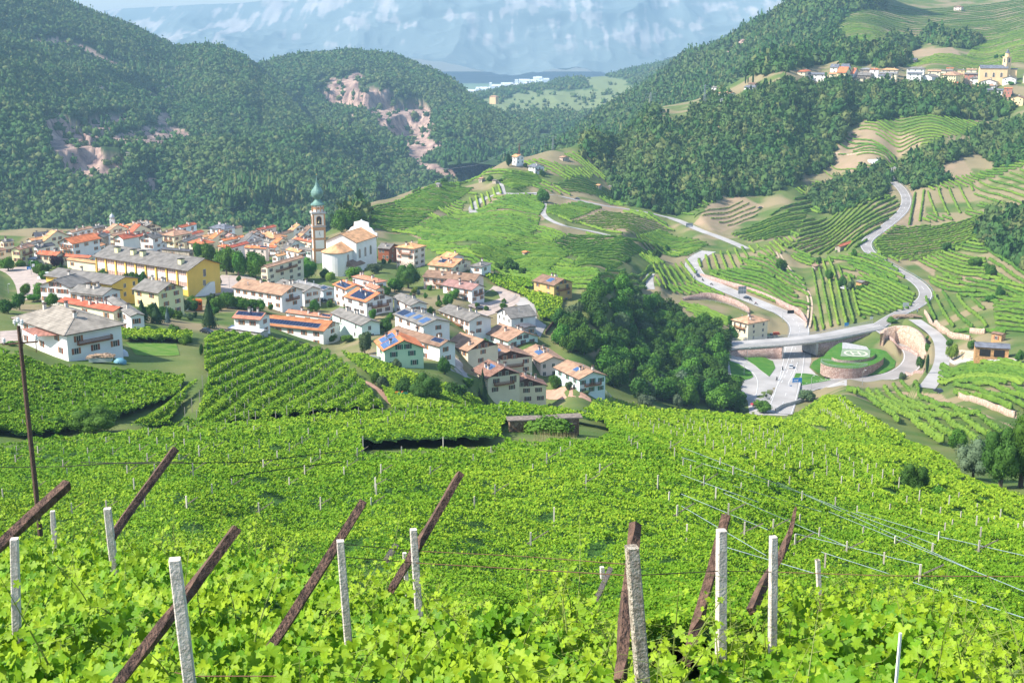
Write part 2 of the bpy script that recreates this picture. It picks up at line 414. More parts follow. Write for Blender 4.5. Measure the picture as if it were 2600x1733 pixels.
# ground materials
SOIL = (0.36,0.25,0.17); GRASS = (0.085,0.135,0.03)
M_ground = mat('ground_grass',(0.075,0.13,0.028),0.95, vscale=0.05, col2=(0.15,0.17,0.055), attr=('soil', SOIL), bump=0.4, bscale=1.2, spec=0.1)
M_wood_floor = mat('forest_floor',(0.028,0.055,0.02),0.95, vscale=0.01, col2=(0.05,0.085,0.03), attr=('rock',(0.40,0.27,0.215)), bump=0.6, bscale=0.15, spec=0.05)
def rocky(m):
 N = m.node_tree.nodes; L = m.node_tree.links; mx = [n for n in N if n.type == 'MIX'][0]; tc = N.new('ShaderNodeTexCoord'); mp = N.new('ShaderNodeMapping'); mp.inputs['Scale'].default_value = (.055,.055,.022); n = N.new('ShaderNodeTexNoise'); n.inputs['Scale'].default_value = 1; n.inputs['Detail'].default_value = 9; n.inputs['Roughness'].default_value = .7
 r = N.new('ShaderNodeValToRGB'); r.color_ramp.elements[0].position = .36; r.color_ramp.elements[0].color = (.13,.085,.085,1); r.color_ramp.elements[1].position = .62; r.color_ramp.elements[1].color = (.50,.35,.27,1)
 L.new(tc.outputs['Object'], mp.inputs[0]); L.new(mp.outputs[0], n.inputs['Vector']); L.new(n.outputs['Fac'], r.inputs['Fac']); L.new(r.outputs[0], mx.inputs[7])
rocky(M_wood_floor)
def leafmat(name, c1, c2, trans=0.0, tint=(0.20,0.22,0.05), rough=0.75, vscale=0.25, island=0.0, spec=0.15):
 return mat(name, c1, rough, vscale=vscale, col2=c2, trans=trans, attr=('tint', tint), island=island, spec=spec)
M_forest = leafmat('forest_leaves',(0.024,0.078,0.018),(0.052,0.128,0.026), tint=(0.12,0.15,0.045), vscale=0.08)
SOIL_POLYS = [[(1440,555),(1500,535),(1640,552),(1700,575),(1600,590),(1500,578)],[(1760,570),(1800,520),(1880,495),(1940,525),(1900,560),(1830,590)],[(2110,410),(2140,340),(2200,320),(2350,350),(2330,375),(2280,400),(2230,420),(2190,445),(2120,430)],[(2290,520),(2300,480),(2320,480),(2330,505),(2350,530),(2330,590),(2400,640),(2370,700),(2340,680),(2250,620),(2240,590)],[(1760,740),(1780,715),(1900,745),(1990,775),(2050,800),(2060,830),(2010,790),(1900,760)],[(2230,990),(2400,1020),(2480,1040),(2580,1090),(2560,1075),(2420,1030),(2390,1000)],[(2390,410),(2440,400),(2480,450),(2490,490),(2460,470),(2400,440)],[(1030,590),(1075,560),(1120,595),(1090,620)],[(2190,95),(2280,90),(2260,125),(2190,120)],[(2260,130),(2420,120),(2440,140),(2300,145)],[(1330,610),(1560,600),(1560,615),(1400,625)],[(1490,545),(1640,540),(1560,520),(1450,500),(1430,520)],[(1920,640),(1990,660),(2010,740),(1980,700)],[(1700,635),(1780,645),(1770,655),(1700,645)],[(1160,540),(1330,530),(1390,545),(1380,560),(1250,545)]]
_pxg, _pyg = to_px(XG, YG, ZG)
soil = np.zeros(XG.shape)
for pl in SOIL_POLYS: soil = np.maximum(soil, inpoly(_pxg, _pyg, pl) & (YG > 230))
soil = np.where(soil > 0,0.75 + 0.25 * fbm(XG / 6, YG / 6, oct=3, seed=9),0)
_dr = np.where(YG > 380, np.clip((fbm(XG / 30, YG / 30, oct=3, seed=21) + 0.02) * 2.2,0,0.55),0.0)
soil = np.clip(np.maximum(soil, _dr),0,1)
idx = (np.arange(NU - 1)[:, None] * NW + np.arange(NW - 1)[None]).ravel()
_T = np.c_[idx, idx + NW, idx + NW + 1, idx + 1]
terrain = link('ground', mesh_np('ground', np.c_[XG.ravel(), YG.ravel(), ZG.ravel()], _T, M_ground, smooth=True, attrs={'soil': soil.ravel()}))
terrain['kind'] = 'structure'
# mountains
def catmull(P_, n):
 """P_ (k,...) samples -> n samples along axis 0"""
 k = len(P_); t = np.linspace(0, k - 1.0001, n); i = t.astype(int); f = (t - i).reshape((-1,) + (1,) * (P_.ndim - 1))
 g = lambda j: P_[np.clip(j,0, k - 1)]
 p0, p1, p2, p3 = g(i - 1), g(i), g(i + 1), g(i + 2)
 return 0.5 * (2 * p1 + (p2 - p0) * f + (2 * p0 - 5 * p1 + 4 * p2 - p3) * f ** 2 + (3 * p1 - p0 - 3 * p2 + p3) * f ** 3)
def pchip1(xs, ys, x):
 return np.interp(x, xs, ys)
def layer(name, cols, nx, ny, amp=30, scale=250, seed=1, rock=(), material=None, back=(500,-260), rock_soft=6, mode='forest', skew=0.0):
 xs = [c[0] for c in cols]; k = len(cols[0][1])
 px = np.linspace(xs[0], xs[-1], nx)
 G = np.zeros((k, nx,3))
 for r in range(k):
  py = pchip1(xs,[c[1][r][0] for c in cols], px); d = pchip1(xs,[c[1][r][1] for c in cols], px)
  if r < k - 1:
   ker = np.ones(9) / 9; pad = lambda q: np.convolve(np.pad(q,4, mode='edge'), ker,'valid'); py, d = pad(py), pad(d)
  u, e = UE(px, py); G[r] = np.c_[u * d, d, e * d]
 V = catmull(G, ny)
 t = np.linspace(0,1, ny)[:, None] * np.ones((1, nx))
 taper = np.clip((1 - t) * 4,0.10,1)
 X, Y, Z = V[...,0], V[...,1], V[...,2]
 n = fbm(X / scale,(Y + Z * 2) / scale / 1.7, oct=5, seed=seed, ridge=True)
 V[...,2] += (n - 0.25) * amp * taper
 V[...,1] -= (fbm(X / scale * 1.3, Z / scale, oct=4, seed=seed + 40)) * amp * 0.8 * taper
 B = np.stack([V[-1] + np.array([0, back[0] * q, back[1] * q * q]) for q in (0.15,0.4,1.0)])
 A = np.concatenate([V, B]); n2 = ny + 3
 pxx, pyy = to_px(A[...,0], A[...,1], A[...,2])
 rk = np.zeros(pxx.shape)
 for q in rock:
  poly, steps = q; gx_, gy_ = sum(p[0] for p in poly) / len(poly), sum(p[1] for p in poly) / len(poly); poly = [(gx_ + (a - gx_) * 1.15, gy_ + (b - gy_) * 1.15) for a, b in poly]
  m = inpoly(pxx + 5 * noise3(pxx / 14, pyy / 14,0,5), pyy + 4 * noise3(pxx / 12, pyy / 12,3,6), poly)
  rk = np.maximum(rk, m)
  if steps:
   zz = A[...,2]; st = steps
   zq = np.floor(zz / st) * st + np.clip((zz / st - np.floor(zz / st)) * 1.0,0,1) ** 6 * st
   A[...,2] = np.where(m, zq, zz)
   A[...,1] += np.where(m, fbm(A[...,0] / 14, A[...,2] / 90, oct=3, seed=77) * 16,0)
 ii = (np.arange(n2 - 1)[:, None] * nx + np.arange(nx - 1)[None]).ravel()
 T = np.c_[ii, ii + 1, ii + nx + 1, ii + nx]
 o = link(name, mesh_np(name, A.reshape(-1,3), T, material or M_wood_floor, smooth=True, attrs={'rock': rk.ravel()}))
 o['kind'] = 'structure'
 return o, A[:ny], rk[:ny]
def sample_grid(A, n, rk=None, seed=0, thin=None):
 """n random points on a grid surface, spread evenly over its area"""
 r = np.random.default_rng(seed)
 a = A[:-1, :-1]; b = A[:-1,1:]; c = A[1:, :-1]
 ar = np.linalg.norm(np.cross(b - a, c - a), axis=-1)
 if rk is not None:
  k_ = rk.copy(); k_[1:] = np.maximum(k_[1:], rk[:-1]); k_[:-1] = np.maximum(k_[:-1], rk[1:]); k_[:,1:] = np.maximum(k_[:,1:], rk[:, :-1]); k_[:, :-1] = np.maximum(k_[:, :-1], rk[:,1:])
  ar = ar * (1 - np.clip(k_[:-1, :-1] * .97,0,1))
 if thin is not None: ar = ar * thin(a)
 p = ar.ravel() / ar.sum(); k = r.choice(len(p), n, p=p)
 i, j = np.unravel_index(k, ar.shape); u, v = r.random((2, n,1))
 return A[i, j] + (A[i, j + 1] - A[i, j]) * u + (A[i + 1, j] - A[i, j]) * v
def ico(sub):
 bm = bmesh.new(); bmesh.ops.create_icosphere(bm, subdivisions=sub, radius=1.0)
 V = np.array([v.co[:] for v in bm.verts]); T = np.array([[v.index for v in f.verts] for f in bm.faces]); bm.free()
 return V, T
def crown_var(sub, seed, kind='round'):
 V, T = ico(sub)
 n = fbm(V[:,0] * 1.6 + seed * 9, V[:,1] * 1.6, V[:,2] * 1.6, oct=3, seed=seed)
 n2 = noise3(V[:,0] * 5 + seed, V[:,1] * 5, V[:,2] * 5, seed)
 rr = 1 + 0.5 * n + 0.30 * n2
 V = V * rr[:, None]
 if kind == 'cone':
  h = (V[:,2] + 1) / 2; V[:, :2] *= np.clip(1.15 - h,0.08,1)[:, None] * 1.0; V[:,2] *= 1.5
 V[:,2] = np.where(V[:,2] < -0.3,-0.3 + (V[:,2] + 0.3) * 0.5, V[:,2])
 return V, T
def forest(name, pts, rad, sub=1, conifer=0.1, seed=0, material=None, label=None, tintp=0.10, pat=90, parent=None, cat='forest'):
 """one mass of far-off tree crowns"""
 r = np.random.default_rng(seed); n = len(pts)
 def shaggy(vt, sd, nq):
  V, T = vt; q = np.random.default_rng(sd); k = q.integers(0, len(V), nq); c = V[k] * q.uniform(.8,1.15,(nq,1)); a = q.normal(size=(nq,3)) * .17; b = q.normal(size=(nq,3)) * .17
  Q = np.stack([c - a, c - b, c + a, c + b],1).reshape(-1,3); i = (np.arange(nq) * 4)[:, None, None] + np.array([[0,1,2],[0,2,3]])[None]
  return np.concatenate([V * .88, Q]), np.concatenate([T, i.reshape(-1,3) + len(V)])
 VR = [shaggy(crown_var(sub, s + 1), s,26 if sub == 1 else 70) for s in range(8)]; VC = [shaggy(crown_var(sub, s + 30,'cone'), s,22 if sub == 1 else 60) for s in range(3)]
 con = r.random(n) < np.clip(conifer + 0.35 * fbm(pts[:,0] / pat, pts[:,1] / pat, oct=2, seed=seed + 3),0,1)
 vs = np.where(con,8 + r.integers(0,3, n), r.integers(0,8, n)); allv = VR + VC
 base = 0.30 + 0.35 * fbm(pts[:,0] / pat, pts[:,1] / pat, oct=3, seed=seed) + r.normal(0,0.16, n)
 base = np.where(con, base - 0.3, base); base = np.where(r.random(n) < tintp,1.0, base); base = np.clip(base,0,1)
 VV = []; TT = []; TI = []; off = 0
 for v in range(11):
  m = np.where(vs == v)[0]
  if not len(m): continue
  bv, bt = allv[v]; ang = r.random(len(m)) * 6.283; s = rad * r.uniform(0.6,1.4, len(m)); hz = r.uniform(0.8,1.55, len(m))
  ca, sa = np.cos(ang) * s, np.sin(ang) * s
  x = bv[None, :,0] * ca[:, None] - bv[None, :,1] * sa[:, None]; y = bv[None, :,0] * sa[:, None] + bv[None, :,1] * ca[:, None]; z = bv[None, :,2] * (s * hz)[:, None]
  P3 = np.stack([x + pts[m,0:1], y + pts[m,1:2], z + pts[m,2:3] + s[:, None] * 0.55],-1)
  VV.append(P3.reshape(-1,3)); TT.append((bt[None] + (off + np.arange(len(m)) * len(bv))[:, None, None]).reshape(-1,3)); off += len(m) * len(bv)
  TI.append(np.repeat(base[m], len(bv)))
 o = link(name, mesh_np(name, np.concatenate(VV), np.concatenate(TT), material or M_forest, attrs={'tint': np.concatenate(TI)}), parent)
 tag(o, label, cat, kind='stuff')
 return o
BR = [(-420,-200,2500),(-150,-125,2500),(0,-60,2550),(145,2,2600),(250,44,2650),(330,70,2700),(392,104,2700),(444,126,2700),(529,120,2650),(577,128,2650),(629,155,2600),(655,178,2600),(720,240,2450),(800,330,2250),(880,410,2000),(960,480,1750)]
BF = {-420: 1150,-150: 1150,0: 1150,145: 1150,250: 1150,330: 1150,392: 1180,444: 1180,529: 1200,577: 1220,629: 1240,655: 1250,720: 1280,800: 1320,880: 1380,960: 1430}
cols = [(x,[(640, BF[x]),(640 - (640 - y) * 0.3, BF[x] + (d - BF[x]) * 0.22),(640 - (640 - y) * 0.62, BF[x] + (d - BF[x]) * 0.55),(y, d)]) for x, y, d in BR]
ROCK_B = [([M1(320,830), M1(420,810), M1(560,850), M1(640,990), M1(720,1040), M1(820,1050), M1(830,1110), M1(760,1170), M1(620,1210), M1(510,1190), M1(440,1120), M1(370,1000)],26),([M1(570,810), M1(720,780), M1(870,790), M1(860,850), M1(760,880), M1(700,960), M1(640,960), M1(590,900)],30),([M1(250,285), M1(420,280), M1(590,330), M1(720,395), M1(860,455), M1(720,440), M1(600,365), M1(430,320), M1(260,310)],0),([M1(930,920), M1(990,880), M1(1200,880), M1(1280,930), M1(1200,970), M1(1040,1010), M1(920,980)],0),([M1(700,960), M1(900,900), M1(930,1000), M1(760,990)],0),([M1(1000,640), M1(1080,660), M1(1080,700), M1(1000,690)],0),([M1(1080,770), M1(1170,790), M1(1150,850), M1(1090,850)],0),([M1(1250,950), M1(1620,930), M1(1620,950), M1(1300,980)],0),([M1(980,1240), M1(1060,1230), M1(1070,1330), M1(1010,1320)],0),([M1(2210,545), M1(2352,550), M1(2352,640), M1(2270,600)],0)]
LB, AB, RB = layer('mountain_slope', cols,420,200, amp=70, scale=420, seed=4, rock=ROCK_B, back=(700,-400))
CR = [(560,240,3000),(610,200,3000),(666,165,3000),(692,161,3000),(740,147,3050),(825,140,3100),(892,134,3100),(985,143,3100),(1029,156,3100),(1059,170,3050),(1103,186,3000),(1144,208,2950),(1174,230,2900),(1192,245,2850),(1225,267,2750),(1270,293,2650),(1318,322,2500),(1380,372,2350),(1440,420,2200)]
cols = [(x,[(560,1300 + max(0, x - 560) * 0.55),(560 - (560 - y) * 0.33,1300 + max(0, x - 560) * 0.55 + (d - 1300 - max(0, x - 560) * .55) * 0.25),(560 - (560 - y) * 0.68,1300 + max(0, x - 560) * 0.55 + (d - 1300 - max(0, x - 560) * .55) * 0.62),(y, d)]) for x, y, d in CR]
ROCK_C = [([M2(50,650), M2(150,610), M2(240,610), M2(400,610), M2(500,630), M2(530,680), M2(700,690), M2(740,740), M2(770,880), M2(720,940), M2(540,950), M2(440,860), M2(380,790), M2(250,740), M2(150,740)],38),([M2(90,590), M2(200,540), M2(270,510), M2(330,545), M2(230,620), M2(160,650)],0),([M2(40,545), M2(200,545), M2(200,575), M2(50,570)],0),([M2(95,890), M2(200,870), M2(220,890), M2(140,910)],0),([M2(225,795), M2(255,795), M2(262,860), M2(230,905), M2(215,900), M2(240,850)],0),([M2(570,965), M2(740,950), M2(860,990), M2(860,1020), M2(720,1100), M2(620,1120), M2(650,1040)],0),([M2(700,1130), M2(800,1120), M2(1000,1190), M2(1000,1210), M2(760,1180)],0),([M2(800,850), M2(900,840), M2(890,870), M2(820,870)],0),([M2(840,790), M2(880,800), M2(900,840), M2(850,820)],0)]
LC, AC, RC = layer('quarry_hill', cols,380,190, amp=60, scale=380, seed=14, rock=ROCK_C, back=(900,-350))
ER = [(1120,300,3300),(1165,262,3500),(1192,240,3800),(1277,222,4000),(1355,211,4100),(1407,200,4200),(1450,192,4300),(1484,192,4300),(1558,192,4400),(1614,178,4500),(1670,166,4500),(1760,140,4500),(1860,90,4500),(2000,20,4500)]
def ecol(x, y, d):
 lip = 300 if x < 1500 else 300 - (x - 1500) * 0.30
 lip = max(lip, y + 8)
 return (x,[(440,1900),((440 + lip) / 2 + 10,2250),(lip,2900),((lip + y) / 2,2900 + (d - 2900) * 0.42),(y, d)])
cols = [ecol(x, y + (6 if x < 1500 else 0), d) for x, y, d in ER]
M_far = mat('plateau_ground',(0.045,0.085,0.03),0.95, vscale=0.006, col2=(0.07,0.12,0.04), attr=('rock',(0.17,0.21,0.09)), spec=0.05)
FIELD_E = [([M2(1160,690), M2(1300,690), M2(1560,680), M2(2100,600), M2(2130,640), M2(2060,715), M2(1750,760), M2(1560,770), M2(1300,780), M2(1200,740)],0),([M2(1870,525), M2(2050,535), M2(2140,560), M2(2080,600), M2(1980,615), M2(1900,590)],0),([M2(1400,650), M2(1560,625), M2(1760,630), M2(2120,615), M2(2120,680), M2(1700,700), M2(1400,690)],0)]
LE, AE, RE = layer('plateau_hill', cols,300,130, amp=28, scale=380, seed=24, rock=FIELD_E, back=(600,-260), material=M_far)
DR = [(1395,405,2000),(1440,372,2050),(1480,335,2100),(1520,300,2200),(1580,262,2350),(1640,222,2500),(1700,178,2500),(1735,146,2450),(1767,138,2400),(1804,127,2350),(1841,115,2300),(1878,90,2250),(1915,68,2200),(1952,48,2150),(1989,22,2100),(2026,-2,2050),(2120,-60,2000),(2250,-140,2000)]
def dcol(x, y, d):
 f = min(440, max(y + 60,440 - max(0, x - 1500) * 0.42)); d0 = 1480 + (0 if x < 1850 else (x - 1850) * 1.2)
 return (x,[(f, d0),(f - (f - y) * 0.35, d0 + (d - d0) * 0.3),(f - (f - y) * 0.7, d0 + (d - d0) * 0.65),(y, d)])
cols = [dcol(*q) for q in DR]
ROCK_D = [([M3(400,280), M3(450,270), M3(440,320), M3(400,420), M3(380,400)],0),([M3(230,400), M3(400,300), M3(400,340), M3(290,420)],0),([M3(770,60), M3(800,55), M3(790,80)],0),([M2(1780,850), M2(1850,780), M2(1900,770), M2(1860,830), M2(1800,890)],0)]
LD, AD, RD = layer('wooded_ridge', cols,320,120, amp=32, scale=260, seed=34, rock=ROCK_D, back=(500,-200))
FR = [(-500,150),(0,60),(300,20),(620,6),(660,1),(700,-1),(735,2),(790,-20),(900,-60),(1200,-110),(1600,-110),(1900,-90),(2300,-110),(2600,-110)]
def fcol(x, y):
 y = min(y,60); b = 196
 return (x,[(b,8900),(b - 22,9150),(b - (b - y) * 0.42,9600),(b - (b - y) * 0.62,9800),(y,10800)])
M_wall = mat('rock_wall',(0.14,0.18,0.17),0.95, vscale=0.0016, col2=(0.17,0.21,0.20), attr=('rock',(0.44,0.40,0.37)), spec=0.05)
LF, AF, RF = layer('rock_mountain',[fcol(*q) for q in FR],900,260, amp=210, scale=1500, seed=44, back=(1500,-300), material=M_wall)
def _wallrock():
 me = LF.data; n = len(me.vertices); co = np.empty(n * 3, np.float32); me.vertices.foreach_get('co', co); co = co.reshape(-1,3)
 x, y, z = co.T
 wv = 260 * fbm(x / 900, z / 900, oct=2, seed=90)
 a = 0.30 * fbm((x + wv) / 620,(z + wv * .5) / 200, y / 1500, oct=3, seed=91) + 0.55 * fbm((x + wv * .3) / 190, z / 75, oct=4, seed=92) + 0.35 * fbm(x / 38, z / 170, oct=2, seed=97)
 v = np.clip((a - 0.05 + 0.10 * np.clip((z + 60) / 400,-1,1)) * 6,0,1) * np.clip((z + 300) / 140,0,1)
 v = v * (0.7 + 0.3 * noise3(x / 22, z / 90,0,12))
 me.attributes['rock'].data.foreach_set('value', v.astype(np.float32))
_wallrock()
me = mesh_np('valley_floor',[(-7000,600,-450),(8000,600,-450),(8000,11000,-462),(-7000,11000,-462)],[(0,1,2,3)], mat('plain_fields',(0.12,0.20,0.07),0.95, vscale=0.004, col2=(0.2,0.26,0.11), spec=0.05))
link('valley_floor', me)['kind'] = 'structure'
vis = lambda A: (lambda q: (q[0] > -60) & (q[0] < 2660) & (q[1] > -40) & (q[1] < 700))(to_px(A[:,0], A[:,1], A[:,2]))
def cull(p): return p[vis(p)]
forest('hillside_forest', cull(sample_grid(AB,40000, RB,1)),5.0, conifer=0.05, seed=1, label='dense dark broadleaf forest covering the quarried mountain slope behind the village', pat=120)
forest('quarry_hill_forest', cull(sample_grid(AC,24000, RC,2)),5.6, conifer=0.12, seed=2, label='dense forest on the rounded hill with the stepped purple quarry', pat=140)
forest('plateau_forest', cull(sample_grid(AE,16000, RE,3, thin=lambda a: np.where(fbm(a[...,0] / 200, a[...,1] / 200, seed=8) > -0.05,1,0.15))),6.0, conifer=0.1, seed=3, label='hazy blue-green woodland around the fields across the gorge', pat=200)
forest('ridge_forest', cull(sample_grid(AD,14000, RD,4)),6.0, conifer=0.25, seed=4, label='dark hazy forest on the steep ridge descending beneath the rock wall', pat=120)
def on_layer(A, px, py):
 a, b = to_px(A[...,0], A[...,1], A[...,2]); q = np.hypot(a - px, b - py); k = np.argmin(np.where(q < 6, A[...,1],1e6 + q)); return Vector(A.reshape(-1,3)[k])
def scatter(poly, spacing, dmin, dmax, seed=0, off=0.0):
 r = np.random.default_rng(seed)
 xs = []; us = [UE(x, y)[0] for x, y in poly]
 gx, gy = np.meshgrid(np.arange(min(us) * dmax - 20 if min(us) < 0 else min(us) * dmin - 20, max(us) * dmax + 20 if max(us) > 0 else max(us) * dmin + 20, spacing), np.arange(dmin, dmax, spacing))
 gx = gx.ravel() + r.uniform(-.42,.42, gx.size) * spacing; gy = gy.ravel() + r.uniform(-.42,.42, gy.size) * spacing
 z = H(gx, gy) + off; a, b = to_px(gx, gy, z); m = inpoly(a, b, poly)
 return np.c_[gx[m], gy[m], z[m]]
# building materials
def roofmat(name, c, v=0.25, moss=None, stripes=2.6):
 m = mat(name, c,0.85, var=v, vscale=0.5, obj_var=0.10, spec=0.15, detail=8)
 nt = m.node_tree; N = nt.nodes; L = nt.links; b = N['Principled BSDF']
 tc = N.new('ShaderNodeTexCoord'); w = N.new('ShaderNodeTexWave'); w.bands_direction = 'Z'; w.wave_type = 'BANDS'
 w.inputs['Scale'].default_value = stripes; w.inputs['Distortion'].default_value = 0.6; w.inputs['Detail'].default_value = 2
 L.new(tc.outputs['Object'], w.inputs['Vector'])
 n2 = N.new('ShaderNodeTexNoise'); n2.inputs['Scale'].default_value = 5.0; n2.inputs['Detail'].default_value = 6; L.new(tc.outputs['Object'], n2.inputs['Vector'])
 ad = N.new('ShaderNodeMath'); ad.operation = 'ADD'; L.new(w.outputs['Fac'], ad.inputs[0]); L.new(n2.outputs['Fac'], ad.inputs[1])
 bp = N.new('ShaderNodeBump'); bp.inputs['Strength'].default_value = 0.5; bp.inputs['Distance'].default_value = 0.12
 L.new(ad.outputs[0], bp.inputs['Height']); L.new(bp.outputs[0], b.inputs['Normal'])
 if moss:
  n3 = N.new('ShaderNodeTexNoise'); n3.inputs['Scale'].default_value = 1.9; n3.inputs['Detail'].default_value = 10; n3.inputs['Roughness'].default_value = 0.75
  L.new(tc.outputs['Object'], n3.inputs['Vector'])
  rr = N.new('ShaderNodeMapRange'); rr.inputs['From Min'].default_value = 0.5; rr.inputs['From Max'].default_value = 0.56; L.new(n3.outputs['Fac'], rr.inputs['Value'])
  mx = N.new('ShaderNodeMix'); mx.data_type = 'RGBA'; src = b.inputs['Base Color'].links[0].from_socket
  L.new(rr.outputs[0], mx.inputs[0]); L.new(src, mx.inputs[6]); mx.inputs[7].default_value = (*moss,1); L.new(mx.outputs[2], b.inputs['Base Color'])
 return m
RM = dict(grey=roofmat('grey_roof_tiles',(0.20,0.185,0.165)), dgrey=roofmat('dark_roof_tiles',(0.095,0.095,0.105)), lgrey=roofmat('pale_grey_roof',(0.27,0.265,0.26)), orange=roofmat('orange_roof_tiles',(0.62,0.20,0.085)), red=roofmat('red_roof_tiles',(0.50,0.14,0.075)), tan=roofmat('tan_roof_tiles',(0.46,0.27,0.17)), torange=roofmat('faded_orange_tiles',(0.62,0.31,0.15)), brown=roofmat('brown_roof_tiles',(0.25,0.155,0.105)), lbrown=roofmat('light_brown_tiles',(0.36,0.22,0.145)), rust=roofmat('rust_roof',(0.42,0.17,0.075)), pink=roofmat('pink_brown_tiles',(0.36,0.21,0.175)), mott=roofmat('mottled_tiles',(0.20,0.10,0.075), moss=(0.36,0.22,0.16)), tilered=roofmat('mottled_red_tiles',(0.46,0.18,0.11), moss=(0.52,0.30,0.2)), slate=roofmat('slate_roof',(0.15,0.16,0.185)), metal=mat('metal_sheet',(0.55,0.57,0.6),0.5, var=0.15, vscale=0.5), church=roofmat('church_tiles',(0.60,0.33,0.17)), leftr=roofmat('weathered_grey_brown_tiles',(0.27,0.235,0.195), stripes=1.15), awn=mat('rusty_awning',(0.25,0.11,0.08),0.8, var=0.3, vscale=1))
def wallmat(name, c): return mat(name, c,0.9, var=0.05, vscale=0.35, spec=0.15, detail=8)
WM = dict(white=wallmat('white_plaster',(0.80,0.78,0.74)), cream=wallmat('cream_plaster',(0.80,0.70,0.50)), pyellow=wallmat('pale_yellow_plaster',(0.78,0.73,0.40)), yellow=wallmat('yellow_plaster',(0.80,0.52,0.11)), green=wallmat('pale_green_plaster',(0.56,0.74,0.50)), mint=wallmat('mint_plaster',(0.66,0.80,0.72)), pink=wallmat('pink_plaster',(0.80,0.63,0.55)), blue=wallmat('blue_white_plaster',(0.70,0.80,0.82)), ochre=wallmat('ochre_plaster',(0.62,0.42,0.17)), stone=mat('stone_wall',(0.40,0.33,0.26),0.95, var=0.35, vscale=1.2), rustw=wallmat('rust_red_wall',(0.30,0.10,0.045)), peach=wallmat('peach_plaster',(0.82,0.58,0.32)), wood=mat('orange_wood',(0.50,0.28,0.12),0.7, var=0.25, vscale=1.5), redw=wallmat('brick_red_wall',(0.5,0.22,0.16)), grey=wallmat('grey_concrete',(0.45,0.43,0.40)))
M_eave = mat('brown_eave_wood',(0.075,0.045,0.03),0.8)
M_wood = mat('brown_wood',(0.26,0.11,0.045),0.7, var=0.3, vscale=2)
M_dwood = mat('dark_brown_wood',(0.10,0.04,0.025),0.7, var=0.3, vscale=2)
M_glass = mat('dark_glass',(0.03,0.035,0.045),0.12, spec=0.8)
M_frame = mat('window_frame',(0.6,0.55,0.48),0.6)
M_shut = mat('brown_shutter',(0.34,0.13,0.05),0.7, obj_var=0.3)
M_shutd = mat('dark_shutter',(0.11,0.045,0.035),0.7, obj_var=0.3)
M_shutg = mat('green_shutter',(0.02,0.16,0.10),0.6)
M_chim = mat('chimney_plaster',(0.62,0.56,0.5),0.9, var=0.2, vscale=2)
M_pv = mat('solar_cells',(0.012,0.018,0.05),0.18, spec=0.7)
M_pvb = mat('blue_solar_cells',(0.06,0.12,0.26),0.2, spec=0.7)
M_pvf = mat('panel_frame',(0.45,0.47,0.5),0.4, metal=0.6)
M_rail = mat('galvanised_rail',(0.42,0.44,0.45),0.45, metal=0.5)
M_dark = mat('dark_opening',(0.02,0.018,0.015),0.9)
def win_mesh(w, h, name):
 m = MB(); t = 0.09
 m.box(-w / 2, w / 2,-0.02,0.05,0, h,1)
 for a, b, c, d in ((-w / 2 - t,-w / 2,-t, h + t),(w / 2, w / 2 + t,-t, h + t),(-w / 2, w / 2, h, h + t),(-w / 2, w / 2,-t,0),(-0.04,0.04,0, h)): m.box(a, b,-0.02,0.09, c, d,0)
 return m.mesh(name,[M_frame, M_glass])
def shut_mesh(w, h, mt, name):
 m = MB(); m.box(0, w,0.0,0.07,-0.05, h + 0.05)
 for k in range(4): m.box(0.08, w - 0.08,0.07,0.1, h * (k + .2) / 4, h * (k + .75) / 4)
 return m.mesh(name, mt)
WIN = win_mesh(1.0,1.35,'window'); WIND = win_mesh(1.1,2.1,'window'); WINL = win_mesh(1.3,1.6,'window')
SHUT = {k: (shut_mesh(0.52,1.35, m,'shutter'), shut_mesh(0.56,2.1, m,'shutter')) for k, m in (('b', M_shut),('d', M_shutd),('g', M_shutg))}
chm = MB(); chm.box(-.35,.35,-.3,.3,-1.2,1.15); chm.box(-.45,.45,-.4,.4,1.15,1.25,1)
for sx in (-.28,.28):
 for sy in (-.24,.24): chm.box(sx - .06, sx + .06, sy - .06, sy + .06,1.25,1.5)
chm.box(-.5,.5,-.44,.44,1.5,1.6,1)
CHIM = chm.mesh('chimney',[M_chim, M_eave])
chr_ = MB(); chr_.lathe([(.16,-1),(.16,.9),(.26,.95),(.26,1.1),(.05,1.25)],8); CHIMR = chr_.mesh('chimney', M_pvf)
def put_window(parent, face, pos, z, door=False, shut='b', detail=True, mesh=None, scale=1.0, dims=None):
 """face 'r' = wall y=w looking to -y ; 'l' = wall x=w looking to -x"""
 a, wy = dims
 me = mesh or (WIND if door else WIN)
 if face == 'r': loc = (pos, wy, z); rz = math.pi
 else: loc = (wy, pos, z); rz = math.pi / 2
 o = link('window', me, parent, loc, rz); o.scale = (scale,1, scale)
 if shut and detail:
  sm = SHUT[shut][1 if door else 0]
  for sx in (-1,1):
   s = link('shutter', sm, o,((0.6 * sx) if sx > 0 else -1.12,0,0))
 return o
HOUSES = []
